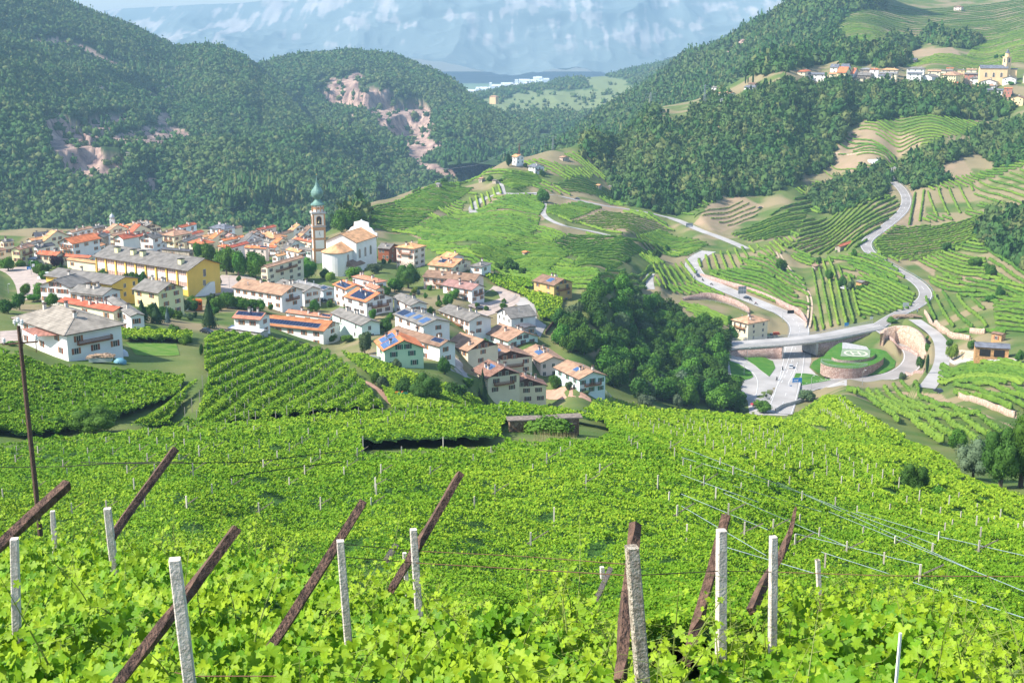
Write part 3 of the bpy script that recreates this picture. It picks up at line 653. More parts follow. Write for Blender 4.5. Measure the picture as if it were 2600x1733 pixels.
def house(Z, C, L, Rr, Hh, axis='R', roof='grey', wall='white', label='', pitch=20, o=0.8, yaw=None, wl=None, wr=None, shut='b', bal='', pv=(), nch=2, dmin=215.0, depth=None, fl=None, group=None, name='house', cat='house', upper=None, gablewood=False, seed=None, flat=False, below=3.0, parts=None):
 C, Lp, Rp = Z(*C), Z(*L), Z(*Rr)
 if depth is None:
  g = P(C[0], C[1], dmin, off=Hh); zc = g.z + Hh; d = g.y
  uC, eC = UE(*C); zc = eC * d
 else:
  d = depth; uC, eC = UE(*C); zc = eC * d
 c0 = Vector((uC * d, d,0)); zg = zc - Hh
 if yaw is None:
  e = UE(*(Lp if axis == 'R' else Rp)); dd = zc / e[1]; v = Vector((e[0] * dd, dd,0)) - c0
  psi = math.atan2(-v.x, v.y) if axis == 'R' else math.atan2(v.y, v.x)
  if axis == 'H':
   e = UE(*Lp); dd = zc / e[1]; v2 = Vector((e[0] * dd, dd,0)) - c0; p2 = math.atan2(-v2.x, v2.y)
   psi = (psi * v.length + p2 * v2.length) / (v.length + v2.length)
  psi = min(max(psi, R(8)), R(80))
 else: psi = R(yaw)
 uR = UE(*Rp)[0]; uL = UE(*Lp)[0]; cs, sn = math.cos(psi), math.sin(psi)
 b = (c0.x - uL * c0.y) / max(0.12, sn + uL * cs); a = (uR * c0.y - c0.x) / (cs - uR * sn) if cs - uR * sn > .15 else b * .55
 a = min(max(a,4.0),60.0); b = min(max(b,4.0),60.0)
 far = d > 900
 rnd = random.Random(seed if seed is not None else int(C[0] * 7 + C[1] * 13))
 root = empty(name,(c0.x, c0.y, zg), psi); tag(root, label, cat, group)
 HOUSES.append((root, c0, psi, a, b, Hh, d))
 o = min(o, a * 0.1, b * 0.1)
 x0, x1, y0, y1 = o, a - o * 0.6, o, b - o * 0.6
 wmat = WM[wall]; mats = [wmat, WM['wood'] if gablewood == 2 else M_dwood]
 w = MB()
 w.box(x0, x1, y0, y1,-below, Hh - 0.02)
 span = b if axis == 'L' else a
 rise = math.tan(R(pitch)) * span / 2; ov = math.tan(R(pitch)) * o
 gm = 1 if gablewood else 0
 if axis == 'R':
  xm = a / 2; hw = rise - ov - 0.03
  for yy, fl_ in ((y0,0),(y1,1)):
   p = [(x0, yy, Hh - .02),(x1, yy, Hh - .02),(xm, yy, Hh + hw)]
   w.poly(p if not fl_ else p[::-1], gm)
 elif axis == 'L':
  ym = b / 2; hw = rise - ov - 0.03
  for xx, fl_ in ((x0,1),(x1,0)):
   p = [(xx, y0, Hh - .02),(xx, y1, Hh - .02),(xx, ym, Hh + hw)]
   w.poly(p if not fl_ else p[::-1], gm)
 w.build('wall', mats, root)
 rb = MB(); t = 0.22; zb = Hh - ov if axis != 'H' else Hh - 0.05
 if axis in 'RL':
  def q(u, v, z): return (u, v, z) if axis == 'R' else (v, u, z)
  n_ = b if axis == 'R' else a
  for u0, u1 in ((0, span / 2),(span, span / 2)):
   pts = [q(u0,0, zb), q(u1,0, zb + rise), q(u1, n_, zb + rise), q(u0, n_, zb)]
   up = [(p[0], p[1], p[2] + t) for p in pts]
   k = len(rb.v); rb.v += pts + up
   for f, mi in (((0,1,2,3),1),((4,5,6,7),0),((0,1,5,4),1),((1,2,6,5),1),((2,3,7,6),1),((3,0,4,7),1)):
    rb.f.append(tuple(k + i for i in f)); rb.m.append(mi)
  rr = q(span / 2,0,0)
  if axis == 'R': rb.bar((a / 2,0.02, Hh + rise - ov + t),(a / 2, b - 0.02, Hh + rise - ov + t),0.35,0.14)
  else: rb.bar((0.02, b / 2, Hh + rise - ov + t),(a - 0.02, b / 2, Hh + rise - ov + t),0.35,0.14)
  ztop = zb + rise + t
 else:
  m = min(a, b) / 2; rise = math.tan(R(pitch)) * m
  if a >= b: r0, r1 = (m, b / 2),(a - m, b / 2)
  else: r0, r1 = (a / 2, m),(a / 2, b - m)
  if abs(a - b) < 0.6: r0 = r1 = (a / 2, b / 2)
  lo = [(0,0, zb),(a,0, zb),(a, b, zb),(0, b, zb)]; ed = [(p[0], p[1], zb + t) for p in lo]
  R0 = (r0[0], r0[1], zb + t + rise); R1 = (r1[0], r1[1], zb + t + rise)
  rb.poly(lo[::-1],1)
  for i in range(4): rb.poly([lo[i], lo[(i + 1) % 4], ed[(i + 1) % 4], ed[i]],1)
  if r0 == r1:
   for i in range(4): rb.poly([ed[i], ed[(i + 1) % 4], R0])
  elif a >= b:
   rb.poly([ed[0], ed[1], R1, R0]); rb.poly([ed[1], ed[2], R1]); rb.poly([ed[2], ed[3], R0, R1]); rb.poly([ed[3], ed[0], R0])
  else:
   rb.poly([ed[0], ed[1], R0]); rb.poly([ed[1], ed[2], R1, R0]); rb.poly([ed[2], ed[3], R1]); rb.poly([ed[3], ed[0], R0, R1])
  ztop = zb + rise + t
  for aa, bb in ((ed[0], R0),(ed[1], R0 if (a < b) else R1),(ed[3], R1 if a < b else R0)): rb.bar(aa, bb,0.3,0.12)
  if r0 != r1: rb.bar(R0, R1,0.3,0.12)
 ro = rb.build('roof',[RM[roof], M_eave], root)
 tp = math.tan(R(pitch))
 def roofz(x, y):
  if axis == 'R': return zb + t + tp * min(x, a - x)
  if axis == 'L': return zb + t + tp * min(y, b - y)
  return zb + t + tp * min(x, a - x, y, b - y)
 for k in range(nch):
  x, y = rnd.uniform(.2,.8) * a, rnd.uniform(.2,.8) * b
  link('chimney', CHIM if rnd.random() < .75 else CHIMR, ro,(x, y, roofz(x, y)), rnd.choice((0,0, math.pi / 2)))
 for s_ in pv:
  u0, u1, v0, v1, colr, nx, ny = s_
  m = MB()
  for i in range(nx):
   for j in range(ny):
    ua, ub = u0 + (u1 - u0) * (i + .03) / nx, u0 + (u1 - u0) * (i + .97) / nx; va, vb = v0 + (v1 - v0) * (j + .03) / ny, v0 + (v1 - v0) * (j + .97) / ny
    def sp(u, v, h):
     if axis == 'R' or (axis == 'H' and a < b): x, y = v * a / 2, u * b
     else: x, y = u * a, v * b / 2
     zz = zb + t + tp * (v * (a if (axis == 'R' or (axis == 'H' and a < b)) else b) / 2)
     return (x, y, zz + h)
    P4 = [(ua, va),(ub, va),(ub, vb),(ua, vb)]
    m.hexa([sp(*p,0.05) for p in P4] + [sp(*p,0.14) for p in P4],0)
  fr = [(u0 - .005, v0 - .005),(u1 + .005, v0 - .005),(u1 + .005, v1 + .005),(u0 - .005, v1 + .005)]
  m.hexa([sp(*p,0.02) for p in fr] + [sp(*p,0.09) for p in fr],1)
  m.build('solar_panel',[M_pv if colr == 'd' else M_pvb, M_pvf], ro)
 nf = (fl or max(1, int(round((Hh) / 3.0)))) + (1 if not far and cat == 'house' and Hh > 4 else 0)
 for face, ln, ncol in (('l', b, wl),('r', a, wr)):
  n = ncol if ncol is not None else max(1, int((ln - 2) / (4.2 if not far else 5.0)))
  if n == 0: continue
  for f in range(nf):
   z = Hh - 2.2 - 2.85 * f
   if z < (-1.6 if not far else .4): continue
   for k in range(n):
    if rnd.random() < .12 and n > 2: continue
    pos = o + (ln - 1.6 * o) * (k + .5 + rnd.uniform(-.12,.12)) / n
    isb = (face in bal) and f == 0 and k == n // 2
    put_window(root, face, pos, z - (0.55 if isb else 0), isb, shut, not far, dims=(0, y0 if face == 'r' else x0))
 for face, ln in (('r', a),('l', b)):
  if (axis, face) in (('R','r'),('L','l')) and rise > 2.1 and (wr if face == 'r' else wl) != 0 and not far:
   for q_ in ((.5,) if ln < 10 else (.4,.6)): put_window(root, face, ln * q_, Hh - .1, False, shut, not far, dims=(0, y0 if face == 'r' else x0))
 for face in bal:
  ln = a if face == 'r' else b; z = Hh - 2.85; c_ = ln * 0.5; hw = ln * 0.27
  m = MB(); dm = 1.15
  fm = (lambda x, y, z: (x, y0 - y, z)) if face == 'r' else (lambda x, y, z: (x0 - y, x, z))
  def bx(xa, xb, ya, yb, za, zb_):
   m.hexa([fm(xa, ya, za), fm(xb, ya, za), fm(xb, yb, za), fm(xa, yb, za), fm(xa, ya, zb_), fm(xb, ya, zb_), fm(xb, yb, zb_), fm(xa, yb, zb_)],0)
  bx(c_ - hw, c_ + hw,0.01, dm, z - .15, z)
  bx(c_ - hw, c_ + hw, dm - .06, dm, z + .95, z + 1.03); bx(c_ - hw, c_ + hw, dm - .05, dm, z + .1, z + .18)
  k = 0; x = c_ - hw
  while x < c_ + hw: bx(x, x + .09, dm - .05, dm - .01, z, z + .95); x += 0.22
  for e_ in (c_ - hw, c_ + hw - .06):
   bx(e_, e_ + .06,0.01, dm, z + .95, z + 1.03)
   y = 0.1
   while y < dm: bx(e_, e_ + .05, y, y + .09, z, z + .95); y += .22
  m.build('balcony', M_wood, root)
 return root, a, b, ro, roofz
# houses in the near and middle village
OT = 'houses of the old village'
NV = 'houses of the newer village'
house(Z1,(565,1232),(90,1045),(1120,1112),6.2,'H','leftr','white','white hip-roofed farmhouse with grey-brown tiles and long balcony, nearest the camera',21,1.3, wl=3, wr=3, bal='r', nch=3, below=5, shut='b')
SCH = house(Z1,(1660,650),(812,520),(1970,558),10.5,'R','grey','yellow','long yellow school building with white window bands and huge grey roof',21,1.2, wl=0, wr=0, nch=0, name='school', cat='school', below=5)
house(Z1,(985,778),(380,695),(1240,690),6.5,'R','grey','yellow','low gym hall with wide grey roof in front of the yellow school',14,0.8, wl=3, wr=3, nch=1, shut=None, name='gym_hall', cat='hall')
house(Z1,(620,803),(330,772),(815,742),6.2,'L','grey','white','white house with grey gable roof and two skylights, left of the conifers',20, wl=4, wr=2, nch=1, group=NV, below=5)
house(Z1,(905,872),(600,838),(1085,805),5.6,'R','grey','white','white row house with several white chimneys on a grey roof beside the pale yellow house',18, wl=5, wr=2, nch=4, group=NV)
house(Z1,(1395,850),(1160,810),(1640,782),6.8,'R','grey','pyellow','pale yellow two-storey house with brown-grey roof below the yellow school',23, wl=2, wr=2, nch=3, shut='b', group=NV)
house(Z1,(1000,1015),(505,925),(1130,960),4.2,'R','red','cream','low house with long red roof behind the farmhouse',17, wl=3, wr=1, nch=4, group=NV)
house(Z1,(1150,1060),(930,905),(1275,925),4.2,'R','grey','white','low grey-brown roof between the red roof and the pale yellow house',17, wl=2, wr=1, nch=1, group=NV)
house(A1,(385,745),(130,0),(690,655),7.2,'L','tan','pyellow','pale yellow house with tan roof and wooden shutters left in the old village',26, wl=3, wr=2, bal='r', nch=2, group=OT, shut='b')
house(A1,(740,715),(540,0),(1105,640),5.5,'L','dgrey','white','wide charcoal roof with four chimneys behind the pale yellow house',28, wl=1, wr=1, nch=4, group=OT)
house(A1,(1440,620),(1085,0),(2020,505),8.5,'L','orange','white','big white house with bright orange roof, gable balconies and a dark dormer',26, wl=4, wr=3, bal='l', nch=3, group=OT, below=5)
house(A1,(1115,858),(697,822),(1300,735),4.6,'R','red','cream','low cream house with red roof and two white chimneys by the purple tree',22, wl=3, wr=1, nch=2, group=OT)
house(A1,(1770,905),(1225,868),(1830,830),4.0,'R','red','cream','long brick-red roof just left of the school',20, wl=3, wr=1, nch=0, group=OT)
house(A1,(1890,1015),(1310,935),(1930,960),3.4,'R','torange','cream','low light orange roof behind the gym hall',16, wl=3, wr=1, nch=0, group=OT)
house(A1,(1430,400),(1290,0),(1860,300),6.5,'L','tan','white','house with mottled orange-tan roof on the village skyline left of the chapel',25, wl=2, wr=3, nch=4, group=OT)
house(A1,(1880,320),(1790,0),(2110,270),6,'L','grey','stone','grey roof on the skyline touching the orange-tan roof',22, wl=1, wr=2, nch=2, group=OT)
house(A1,(2060,490),(1830,0),(2185,445),6,'L','grey','stone','tall grey roof behind the big orange roof',30, wl=1, wr=1, nch=2, group=OT)
house(A1,(2140,385),(2010,0),(2345,350),5,'L','grey','stone','grey roof with dormer right below the little chapel belfry',24, wl=1, wr=2, nch=3, group=OT)
house(A1,(700,520),(590,0),(1095,490),5,'L','dgrey','cream','dark blue-grey roof with skylights at the back left of the old village',24, wl=1, wr=2, nch=2, group=OT)
house(A1,(1000,440),(890,0),(1280,415),5,'L','brown','stone','brown-grey roof farthest left on the village skyline',20, wl=1, wr=2, nch=2, group=OT)
house(A1,(60,590),(-80,0),(290,560),5,'L','grey','cream','grey roof with antenna at the left border behind the pale yellow house',24, wl=1, wr=2, nch=2, group=OT)
house(A1,(-25,775),(-130,0),(140,735),6,'L','tan','pink','pink house cut off by the left border',24, wl=1, wr=1, nch=1, group=OT)
house(A1,(1850,725),(1690,0),(2110,620),4.4,'L','torange','white','small white house with faded orange roof beside the school roof',22, wl=1, wr=2, nch=3, group=OT)
house(A1,(1600,768),(1490,745),(1725,740),3,'R','red','white','little red lean-to roof under the dark dormer',14, wl=1, wr=1, nch=0, group=OT)
house(A1,(700,932),(210,915),(835,905),3,'R','metal','grey','pale metal carport roof above the leafy pergola',4,0.4, wl=0, wr=0, nch=0, name='carport', cat='carport')
house(A2,(330,525),(90,0),(628,470),7.5,'L','red','white','white gable house with salmon-red roof right of the chapel',27, wl=3, wr=0, nch=2, group=OT)
house(A2,(325,355),(150,280),(578,335),5,'R','orange','white','orange roof with white gable behind the salmon-red roof',24, wl=1, wr=1, nch=1, group=OT)
house(A2,(480,265),(360,235),(930,170),6,'H','torange','cream','orange hip roof highest on the skyline right of the chapel',20, wl=1, wr=3, nch=5, group=OT)
house(A2,(700,325),(500,285),(1120,335),8,'R','grey','cream','large cream building with broad grey roof in the middle of the skyline',22, wl=2, wr=4, nch=5, group=OT, shut='d')
house(A2,(930,515),(600,0),(1140,460),7.5,'L','grey','white','whitish gable house with grey roof and orange shutters above the small solar roof',26, wl=3, wr=1, nch=4, group=OT)
house(A2,(1490,305),(1365,0),(1812,225),7.5,'L','red','blue','tall pale house with salmon roof standing free on the skyline',26, wl=1, wr=2, nch=2, group=OT, shut='d')
house(A2,(1340,475),(1085,430),(1735,385),7,'H','tan','cream','cream house with tan hip roof and balcony behind the school',22, wl=2, wr=3, nch=4, group=OT, bal='l')
house(A2,(1060,628),(830,600),(1232,590),4.2,'R','orange','white','small white house with one blue solar panel behind the school ridge',20, wl=2, wr=1, nch=1, group=OT, shut=None, pv=((.1,.9,.1,.95,'b',1,1),))
house(A2,(1900,640),(1610,600),(2175,595),5,'H','orange','cream','orange hip roof just above the round row trees',22, wl=2, wr=2, nch=3, group=OT)
house(A2,(1560,590),(1470,580),(1840,450),5,'L','grey','cream','narrow grey roof slope left of the orange hip roof',20, wl=1, wr=2, nch=2, group=OT)
house(A2,(1650,775),(1080,725),(1720,735),5,'R','dgrey','stone','dark ribbed roof directly behind the school ridge',20, wl=1, wr=1, nch=1, group=OT)
house(A2,(2320,690),(2205,650),(2480,640),5,'H','orange','cream','small orange roof half hidden by the round row trees',22, wl=1, wr=1, nch=1, group=OT)
house(A3,(240,340),(-90,300),(472,295),7.5,'H','slate','blue','slate-grey hip roof with many white chimneys on the skyline',24, wl=2, wr=3, nch=7, group=OT)
house(A3,(130,405),(-60,375),(380,380),5,'H','tan','cream','faded pinkish roof in front of the slate hip roof',20, wl=1, wr=1, nch=3, group=OT)
house(A3,(300,480),(150,440),(482,480),6.5,'R','pink','mint','pale teal gable house with pinkish roof and small balcony',24, wl=1, wr=2, nch=1, group=OT, bal='r')
house(A3,(560,590),(430,0),(690,560),5,'L','brown','stone','brown barn-like roof right of the teal gable',30, wl=0, wr=1, nch=1, group=OT)
house(A3,(900,553),(655,520),(1062,500),5,'R','orange','white','bright orange roof with skylight left of the large faded roof',22, wl=2, wr=1, nch=2, group=OT)
house(A3,(1210,520),(830,440),(1495,465),7,'H','torange','cream','large faded orange hip roof topped by white chimneys',24, wl=3, wr=2, nch=7, group=OT)
house(A3,(1060,718),(620,700),(1128,640),6.5,'R','orange','pink','pink house with orange roof, grey skylights and a dark solar panel',24, wl=3, wr=0, nch=4, group=OT, shut=None, pv=((.02,.32,.35,.9,'d',4,2),), yaw=74)
house(A3,(1235,620),(960,560),(1262,600),5,'R','grey','white','grey roof behind the dark solar panel',24, wl=2, wr=0, nch=2, group=OT)
house(A3,(1380,555),(1255,540),(1500,500),5,'R','red','white','small red roof on a white house left of the long brown roof',22, wl=1, wr=1, nch=2, group=OT)
house(A3,(1650,697),(1310,680),(1755,610),5,'R','pink','white','long pinkish-brown roof left of the bell tower',24, wl=4, wr=1, nch=1, group=OT, yaw=72)
house(A3,(1955,760),(1700,720),(1990,700),6,'R','grey','white','white house with grey skylight roof and green shutters touching the bell tower',24, wl=3, wr=0, nch=2, group=OT, shut='g')
house(A3,(1950,590),(1610,525),(2000,520),6,'R','red','cream','cluster of red roof with chimneys directly left of the tower clock',20, wl=2, wr=1, nch=5, group=OT)
house(A3,(1700,800),(1440,735),(1870,785),6,'R','torange','white','faded orange roof with dark gable below the long pinkish roof',22, wl=2, wr=2, nch=3, group=OT, gablewood=True)
house(A3,(1090,1100),(1000,0),(1825,890),7,'L','tan','cream','long cream building with tan roof and barred balcony behind the round trees',26, wl=1, wr=4, nch=4, group=OT, shut='d', bal='r')
house(A3,(1290,872),(1130,0),(1480,830),5,'L','torange','white','little faded orange roof with curved gable above the long tan roof',22, wl=1, wr=1, nch=2, group=OT)
house(A3,(1240,703),(1115,690),(1262,655),5,'R','orange','white','narrow orange-roofed white house next to the solar panel roof',22, wl=2, wr=0, nch=1, group=OT)
house(A3,(1100,1262),(960,1250),(1168,1205),3,'R','lgrey','blue','small pale garage under the round trees',12, wl=1, wr=1, nch=0, group=OT)
house(Z2,(575,1148),(130,1075),(777,1088),6.8,'R','lbrown','white','long white house with brown roof and gable balcony right of the school yard',22, wl=6, wr=1, bal='r', nch=4, group=NV)
house(Z2,(770,1120),(500,1050),(935,1082),6.2,'R','grey','white','white house with grey roof tucked behind the long white house',20, wl=2, wr=2, nch=3, group=NV)
house(Z2,(880,1078),(690,1030),(905,1045),5,'R','lgrey','white','pale grey metal roof behind the grey gable',14, wl=1, wr=0, nch=3, group=NV)
house(Z2,(935,1110),(875,1080),(1062,1080),5,'R','lgrey','blue','small pale house with one framed solar panel on a grey roof',16, wl=1, wr=1, nch=0, group=NV, pv=((.1,.7,.3,.95,'d',4,3),))
house(Z2,(1140,1100),(1020,1050),(1325,1040),7.5,'R','orange','white','rear white house with dark solar panel on orange roof',18, wl=2, wr=1, nch=3, group=NV, pv=((.15,.85,.15,.8,'d',6,2),))
house(Z2,(1320,1208),(1115,1155),(1578,1150),6.4,'R','orange','white','big white three-storey house with square black solar panel on orange roof',20, wl=2, wr=3, bal='r', nch=2, group=NV, shut='d', pv=((.18,.8,.15,.9,'d',6,5),))
house(Z2,(1420,1040),(1190,995),(1512,1030),5,'H','tilered','white','weathered red hip roof behind the orange solar roofs',20, wl=1, wr=1, nch=4, group=NV)
house(Z2,(1405,1100),(1310,1060),(1492,1085),4.5,'R','tilered','pink','small weathered roof with pink gable right of the black solar panel',24, wl=1, wr=1, nch=1, group=NV)
house(Z2,(1530,738),(1415,730),(1612,680),7,'R','grey','rustw','rust-red house with grey roof right beside the church',18, wl=3, wr=1, nch=1, group=NV, shut=None)
house(Z2,(1750,742),(1575,722),(1858,708),9.5,'H','torange','pink','tall pink house with faded orange hip roof and stacked balconies',18, wl=3, wr=2, bal='l', nch=3, group=NV)
house(Z3,(490,545),(330,465),(655,490),5.2,'R','grey','white','white house with grey roof and skylights right of the big solar house',19, wl=2, wr=1, nch=3, group=NV)
house(Z3,(600,722),(335,615),(862,690),5.2,'R','grey','white','low white row house with four blue and black solar panels',16, wl=3, wr=1, nch=4, group=NV, pv=((.72,.95,.15,.75,'d',4,1),(.58,.7,.2,.8,'b',2,1),(.35,.48,.3,.8,'b',2,1),(.08,.25,.2,.8,'b',3,2)))
house(Z3,(1010,682),(728,582),(1226,632),5.6,'R','grey','white','white terraced house with stepped grey roof and brown shutters',19, wl=6, wr=1, bal='l', nch=4, group=NV)
house(Z3,(1040,405),(765,355),(1167,360),6.0,'R','pink','white','white house with pinkish-brown roof and wooden balconies inside the road bend',22, wl=3, wr=2, bal='lr', nch=3, group=NV)
house(Z3,(1065,325),(595,285),(1160,262),6.2,'R','brown','pink','pinkish row of terraced houses under one long brown roof',20, wl=7, wr=1, bal='l', nch=6, group=NV)
house(Z3,(870,205),(640,182),(1045,172),4.2,'R','torange','cream','wide lower storey with orange-tan roof near the graveyard',14, wl=4, wr=2, nch=3, group=NV, pv=((.5,.75,.4,.8,'d',3,1),))
house(Z3,(850,128),(748,108),(985,92),5.5,'R','torange','white','upper block with orange hip-like roof standing over the wide orange-tan roof',20, wl=2, wr=2, nch=2, group=NV)
house(Z3,(1130,205),(1010,190),(1222,165),4.5,'H','grey','white','small white house with grey hip roof at the far edge of the newer village',20, wl=1, wr=1, nch=2, group=NV)
house(Z3,(1765,365),(1570,320),(1945,340),6.4,'R','brown','ochre','ochre house with brown roof standing alone above the woods',20, wl=2, wr=2, bal='r', nch=4, group=NV, pv=((.3,.5,.3,.8,'b',3,1),))
house(Z2,(1275,1415),(1000,1300),(1462,1340),4.6,'R','grey','mint','mint green gable house with grey roof',20, wl=2, wr=1, nch=3, group=NV, shut=None)
house(Z2,(950,1465),(340,1400),(1112,1385),4.8,'R','rust','white','long white house with rust-orange roof and a long strip of solar panels',20, wl=5, wr=1, nch=1, group=NV, pv=((.12,.88,.22,.62,'d',16,3),), shut='b', below=5)
house(Z2,(385,1365),(130,1345),(492,1300),5,'R','tilered','white','red tiled house with dark solar panels beside the striped shed roof',20, wl=2, wr=1, nch=3, group=NV, pv=((.05,.95,.45,.95,'d',8,3),))
house(Z2,(390,1482),(95,1440),(420,1420),3,'R','metal','grey','striped grey metal shed roof',12,0.3, wl=0, wr=0, nch=0, name='shed', cat='shed')
house(Z2,(1000,1350),(605,1300),(1048,1300),5.5,'R','tilered','white','red mottled roof with small solar panel behind the long solar strip',22, wl=3, wr=1, nch=4, group=NV, pv=((.02,.2,.3,.8,'d',3,2),))
house(Z3,(248,943),(168,850),(630,900),4.4,'R','orange','green','light green gable house with orange roof covered by tilted solar panels',24, wl=1, wr=2, nch=3, group=NV, shut='g', pv=((.1,.5,.1,.8,'b',4,3),(.55,.9,.2,.85,'b',3,2)), below=5)
house(Z3,(750,905),(290,775),(912,765),5,'R','brown','white','long brown-grey roof with a square of solar panels behind the green house',20, wl=2, wr=1, nch=3, group=NV, pv=((.06,.24,.45,.95,'d',4,3),))
house(Z3,(1000,945),(790,875),(1292,860),4.2,'R','lbrown','cream','cream yellow house with plain brown roof and dark wooden gable',23, wl=3, wr=1, nch=4, group=NV, gablewood=True)
house(Z3,(1355,860),(1140,780),(1642,805),4.0,'R','lbrown','mint','pale green-white gable house with brown roof and red-brown balcony',21, wl=2, wr=3, bal='r', nch=4, group=NV, shut='d')
house(Z3,(1380,655),(1240,0),(1620,625),5.8,'L','grey','white','white house with broad grey roof and dark garage roof next to the woods',25, wl=3, wr=1, nch=1, group=NV, shut=None)
house(Z3,(1500,745),(1420,715),(1618,742),2.8,'R','dgrey','grey','dark lean-to garage roof beside the white grey-roofed house',8, wl=0, wr=1, nch=0, name='garage', cat='garage')
house(Z3,(1165,1040),(1050,965),(1592,1015),4.4,'R','lbrown','cream','cream house with brown roof, wooden gable balcony and single solar panel',19, wl=1, wr=3, bal='r', nch=4, group=NV, shut='b', gablewood=True, pv=((.3,.6,.45,.8,'b',3,1),))
house(Z3,(1635,1050),(1480,935),(1885,995),4.6,'R','lbrown','pink','pinkish house with brown roof and solar panel between the cream and the blue-white house',20, wl=2, wr=3, nch=5, group=NV, shut=None, pv=((.4,.65,.45,.85,'b',3,1),))
house(Z3,(1985,1195),(1755,1085),(2242,1140),4.6,'R','lbrown','blue','blue-white house with green shutters at the edge of the woods',20, wl=3, wr=3, bal='r', nch=3, group=NV, shut='g', pv=((.35,.5,.45,.8,'b',2,1),), below=5)
house(Z3,(1170,1185),(1028,1105),(1482,1140),5.4,'R','mott','cream','cream house with mottled dark red roof, dark wooden gable and solar panel',24, wl=1, wr=2, bal='r', nch=4, group=NV, shut='d', gablewood=True, below=5, pv=((.35,.65,.5,.85,'b',3,1),))
house(Z3,(1335,1268),(1300,1215),(1712,1250),4.4,'R','mott','cream','frontmost cream house with mottled dark red roof above the near vineyard',22, wl=1, wr=3, nch=4, group=NV, shut='d', gablewood=True, below=6)
_hr = random.Random(21); _k = 0
for _i in range(900):
 _x, _y = _hr.uniform(60,880), _hr.uniform(606,660)
 if _k > 34 or _x < 230 and _y < 628 or 150 < _x < 560 and _y > 636 or _x > 780 and _y > 600: continue
 _p = P(_x, _y,560); _c, _s2 = _hr.uniform(8,12), _hr.uniform(7,10)
 if all((Vector((_p.x, _p.y)) - Vector((c0.x + (a * math.cos(ps) - b * math.sin(ps)) / 2, c0.y + (a * math.sin(ps) + b * math.cos(ps)) / 2))).length > (_c + max(a, b)) * .5 for _r0, c0, ps, a, b, _h, _d in HOUSES):
  _k += 1; _rf = _hr.choice(['orange','red','tan','grey','torange','brown']); _f = F / _p.y
  house(I0,(_x, _y - 5 * _f),(_x - _s2 * _f * .9,0),(_x + _c * _f * .5,0), _hr.uniform(4.5,7), _hr.choice('RL'), _rf, _hr.choice(['white','cream','white','pink']),'small %s-roofed house squeezed %s' % ({'torange': 'faded orange','tan': 'tan'}.get(_rf, _rf),'left of the chapel belfry' if _x < 260 else 'between chapel and school' if _x < 520 else 'left of the bell tower'),24, yaw=_hr.uniform(50,72), nch=2, depth=_p.y, group='small packed houses of the old village', wl=2, wr=1)
VH = 'lone houses among the vineyards'
house(Z4,(1280,780),(1135,738),(1455,742),9,'H','tan','cream','three-storey cream house with tan hip roof by the bridge',22, wl=3, wr=2, bal='l', nch=4, dmin=480, shut=None, below=4)
house(Z4,(1020,880),(935,795),(1150,850),3.2,'H','grey','stone','low grey hip roof beside the tan hip-roofed house',18, wl=1, wr=1, nch=1, dmin=480, name='barn', cat='barn')
house(Z5,(1812,980),(1520,962),(1845,925),3.4,'R','slate','wood','orange wooden double garage with dark slate roof',18,0.5, wl=0, wr=0, nch=0, dmin=380, name='garage', cat='garage', yaw=74)
for q in (.30,.70): m = MB(); m.box(.38,.46, HOUSES[-1][4] * q - 1.9, HOUSES[-1][4] * q + 1.9,0,2.6); m.build('garage_door', M_dark, HOUSES[-1][0])
house(Z5,(1742,868),(1650,850),(1762,850),2.6,'R','brown','wood','tiny brown hut above the wooden double garage',10, wl=1, wr=0, nch=0, dmin=380, name='hut', cat='hut')
house(Z5,(430,150),(420,0),(542,110),3.2,'L','red','stone','open stone barn with red roof beside the upper road',22, wl=0, wr=0, nch=0, dmin=600, name='barn', cat='barn')
house(Z4,(1820,312),(1790,290),(1885,300),2.8,'R','brown','stone','hut with brown roof among the green nets',20, wl=0, wr=1, nch=0, dmin=600, name='hut', cat='hut')
house(Z5,(600,442),(548,428),(668,415),2.6,'R','grey','wood','grey-roofed garden pavilion in the middle of the vineyard slope',14, wl=0, wr=1, nch=0, dmin=550, name='pavilion', cat='pavilion')
house(M2,(1385,1078),(1345,1072),(1438,1070),7.5,'R','torange','white','tall white house with orange-tan roof on the vineyard hilltop',20, wl=1, wr=2, nch=2, dmin=850, group=VH, yaw=45)
house(M2,(1510,1148),(1458,1132),(1580,1142),6,'R','slate','white','wide white villa with slate roof right of the tall white hilltop house',20, wl=2, wr=3, bal='r', nch=2, dmin=800, group=VH, yaw=40)
house(M2,(850,1265),(826,1260),(872,1262),3,'R','lgrey','stone','small stone hut with pale roof on the vineyard skyline',15, wl=1, wr=1, nch=0, dmin=700, name='hut', cat='hut', yaw=50)
house(M2,(1145,1228),(1120,1222),(1172,1225),3,'R','tan','stone','small stone hut with tan roof at the end of the bright vine block',15, wl=1, wr=1, nch=0, dmin=750, name='hut', cat='hut', yaw=50)
house(M2,(1240,1240),(1225,1235),(1262,1238),2.5,'R','grey','stone','low grey shed next to the tan-roofed stone hut',12, wl=0, wr=0, nch=0, dmin=780, name='shed', cat='shed', yaw=50)
house(M2,(1700,1082),(1672,1072),(1748,1085),3,'R','tan','stone','unfinished brick building above the hilltop villa',8, wl=0, wr=1, nch=0, dmin=880, name='building', cat='building', yaw=40)
house(M2,(1950,1275),(1922,1268),(1975,1265),2.8,'R','torange','stone','orange-roofed shed at the foot of the forest',16, wl=0, wr=0, nch=0, dmin=830, name='shed', cat='shed', yaw=50)
house(M2,(2045,1285),(2005,1275),(2080,1278),2.8,'R','grey','stone','grey-roofed shed right of the orange-roofed shed',16, wl=0, wr=0, nch=0, dmin=830, name='shed', cat='shed', yaw=50)
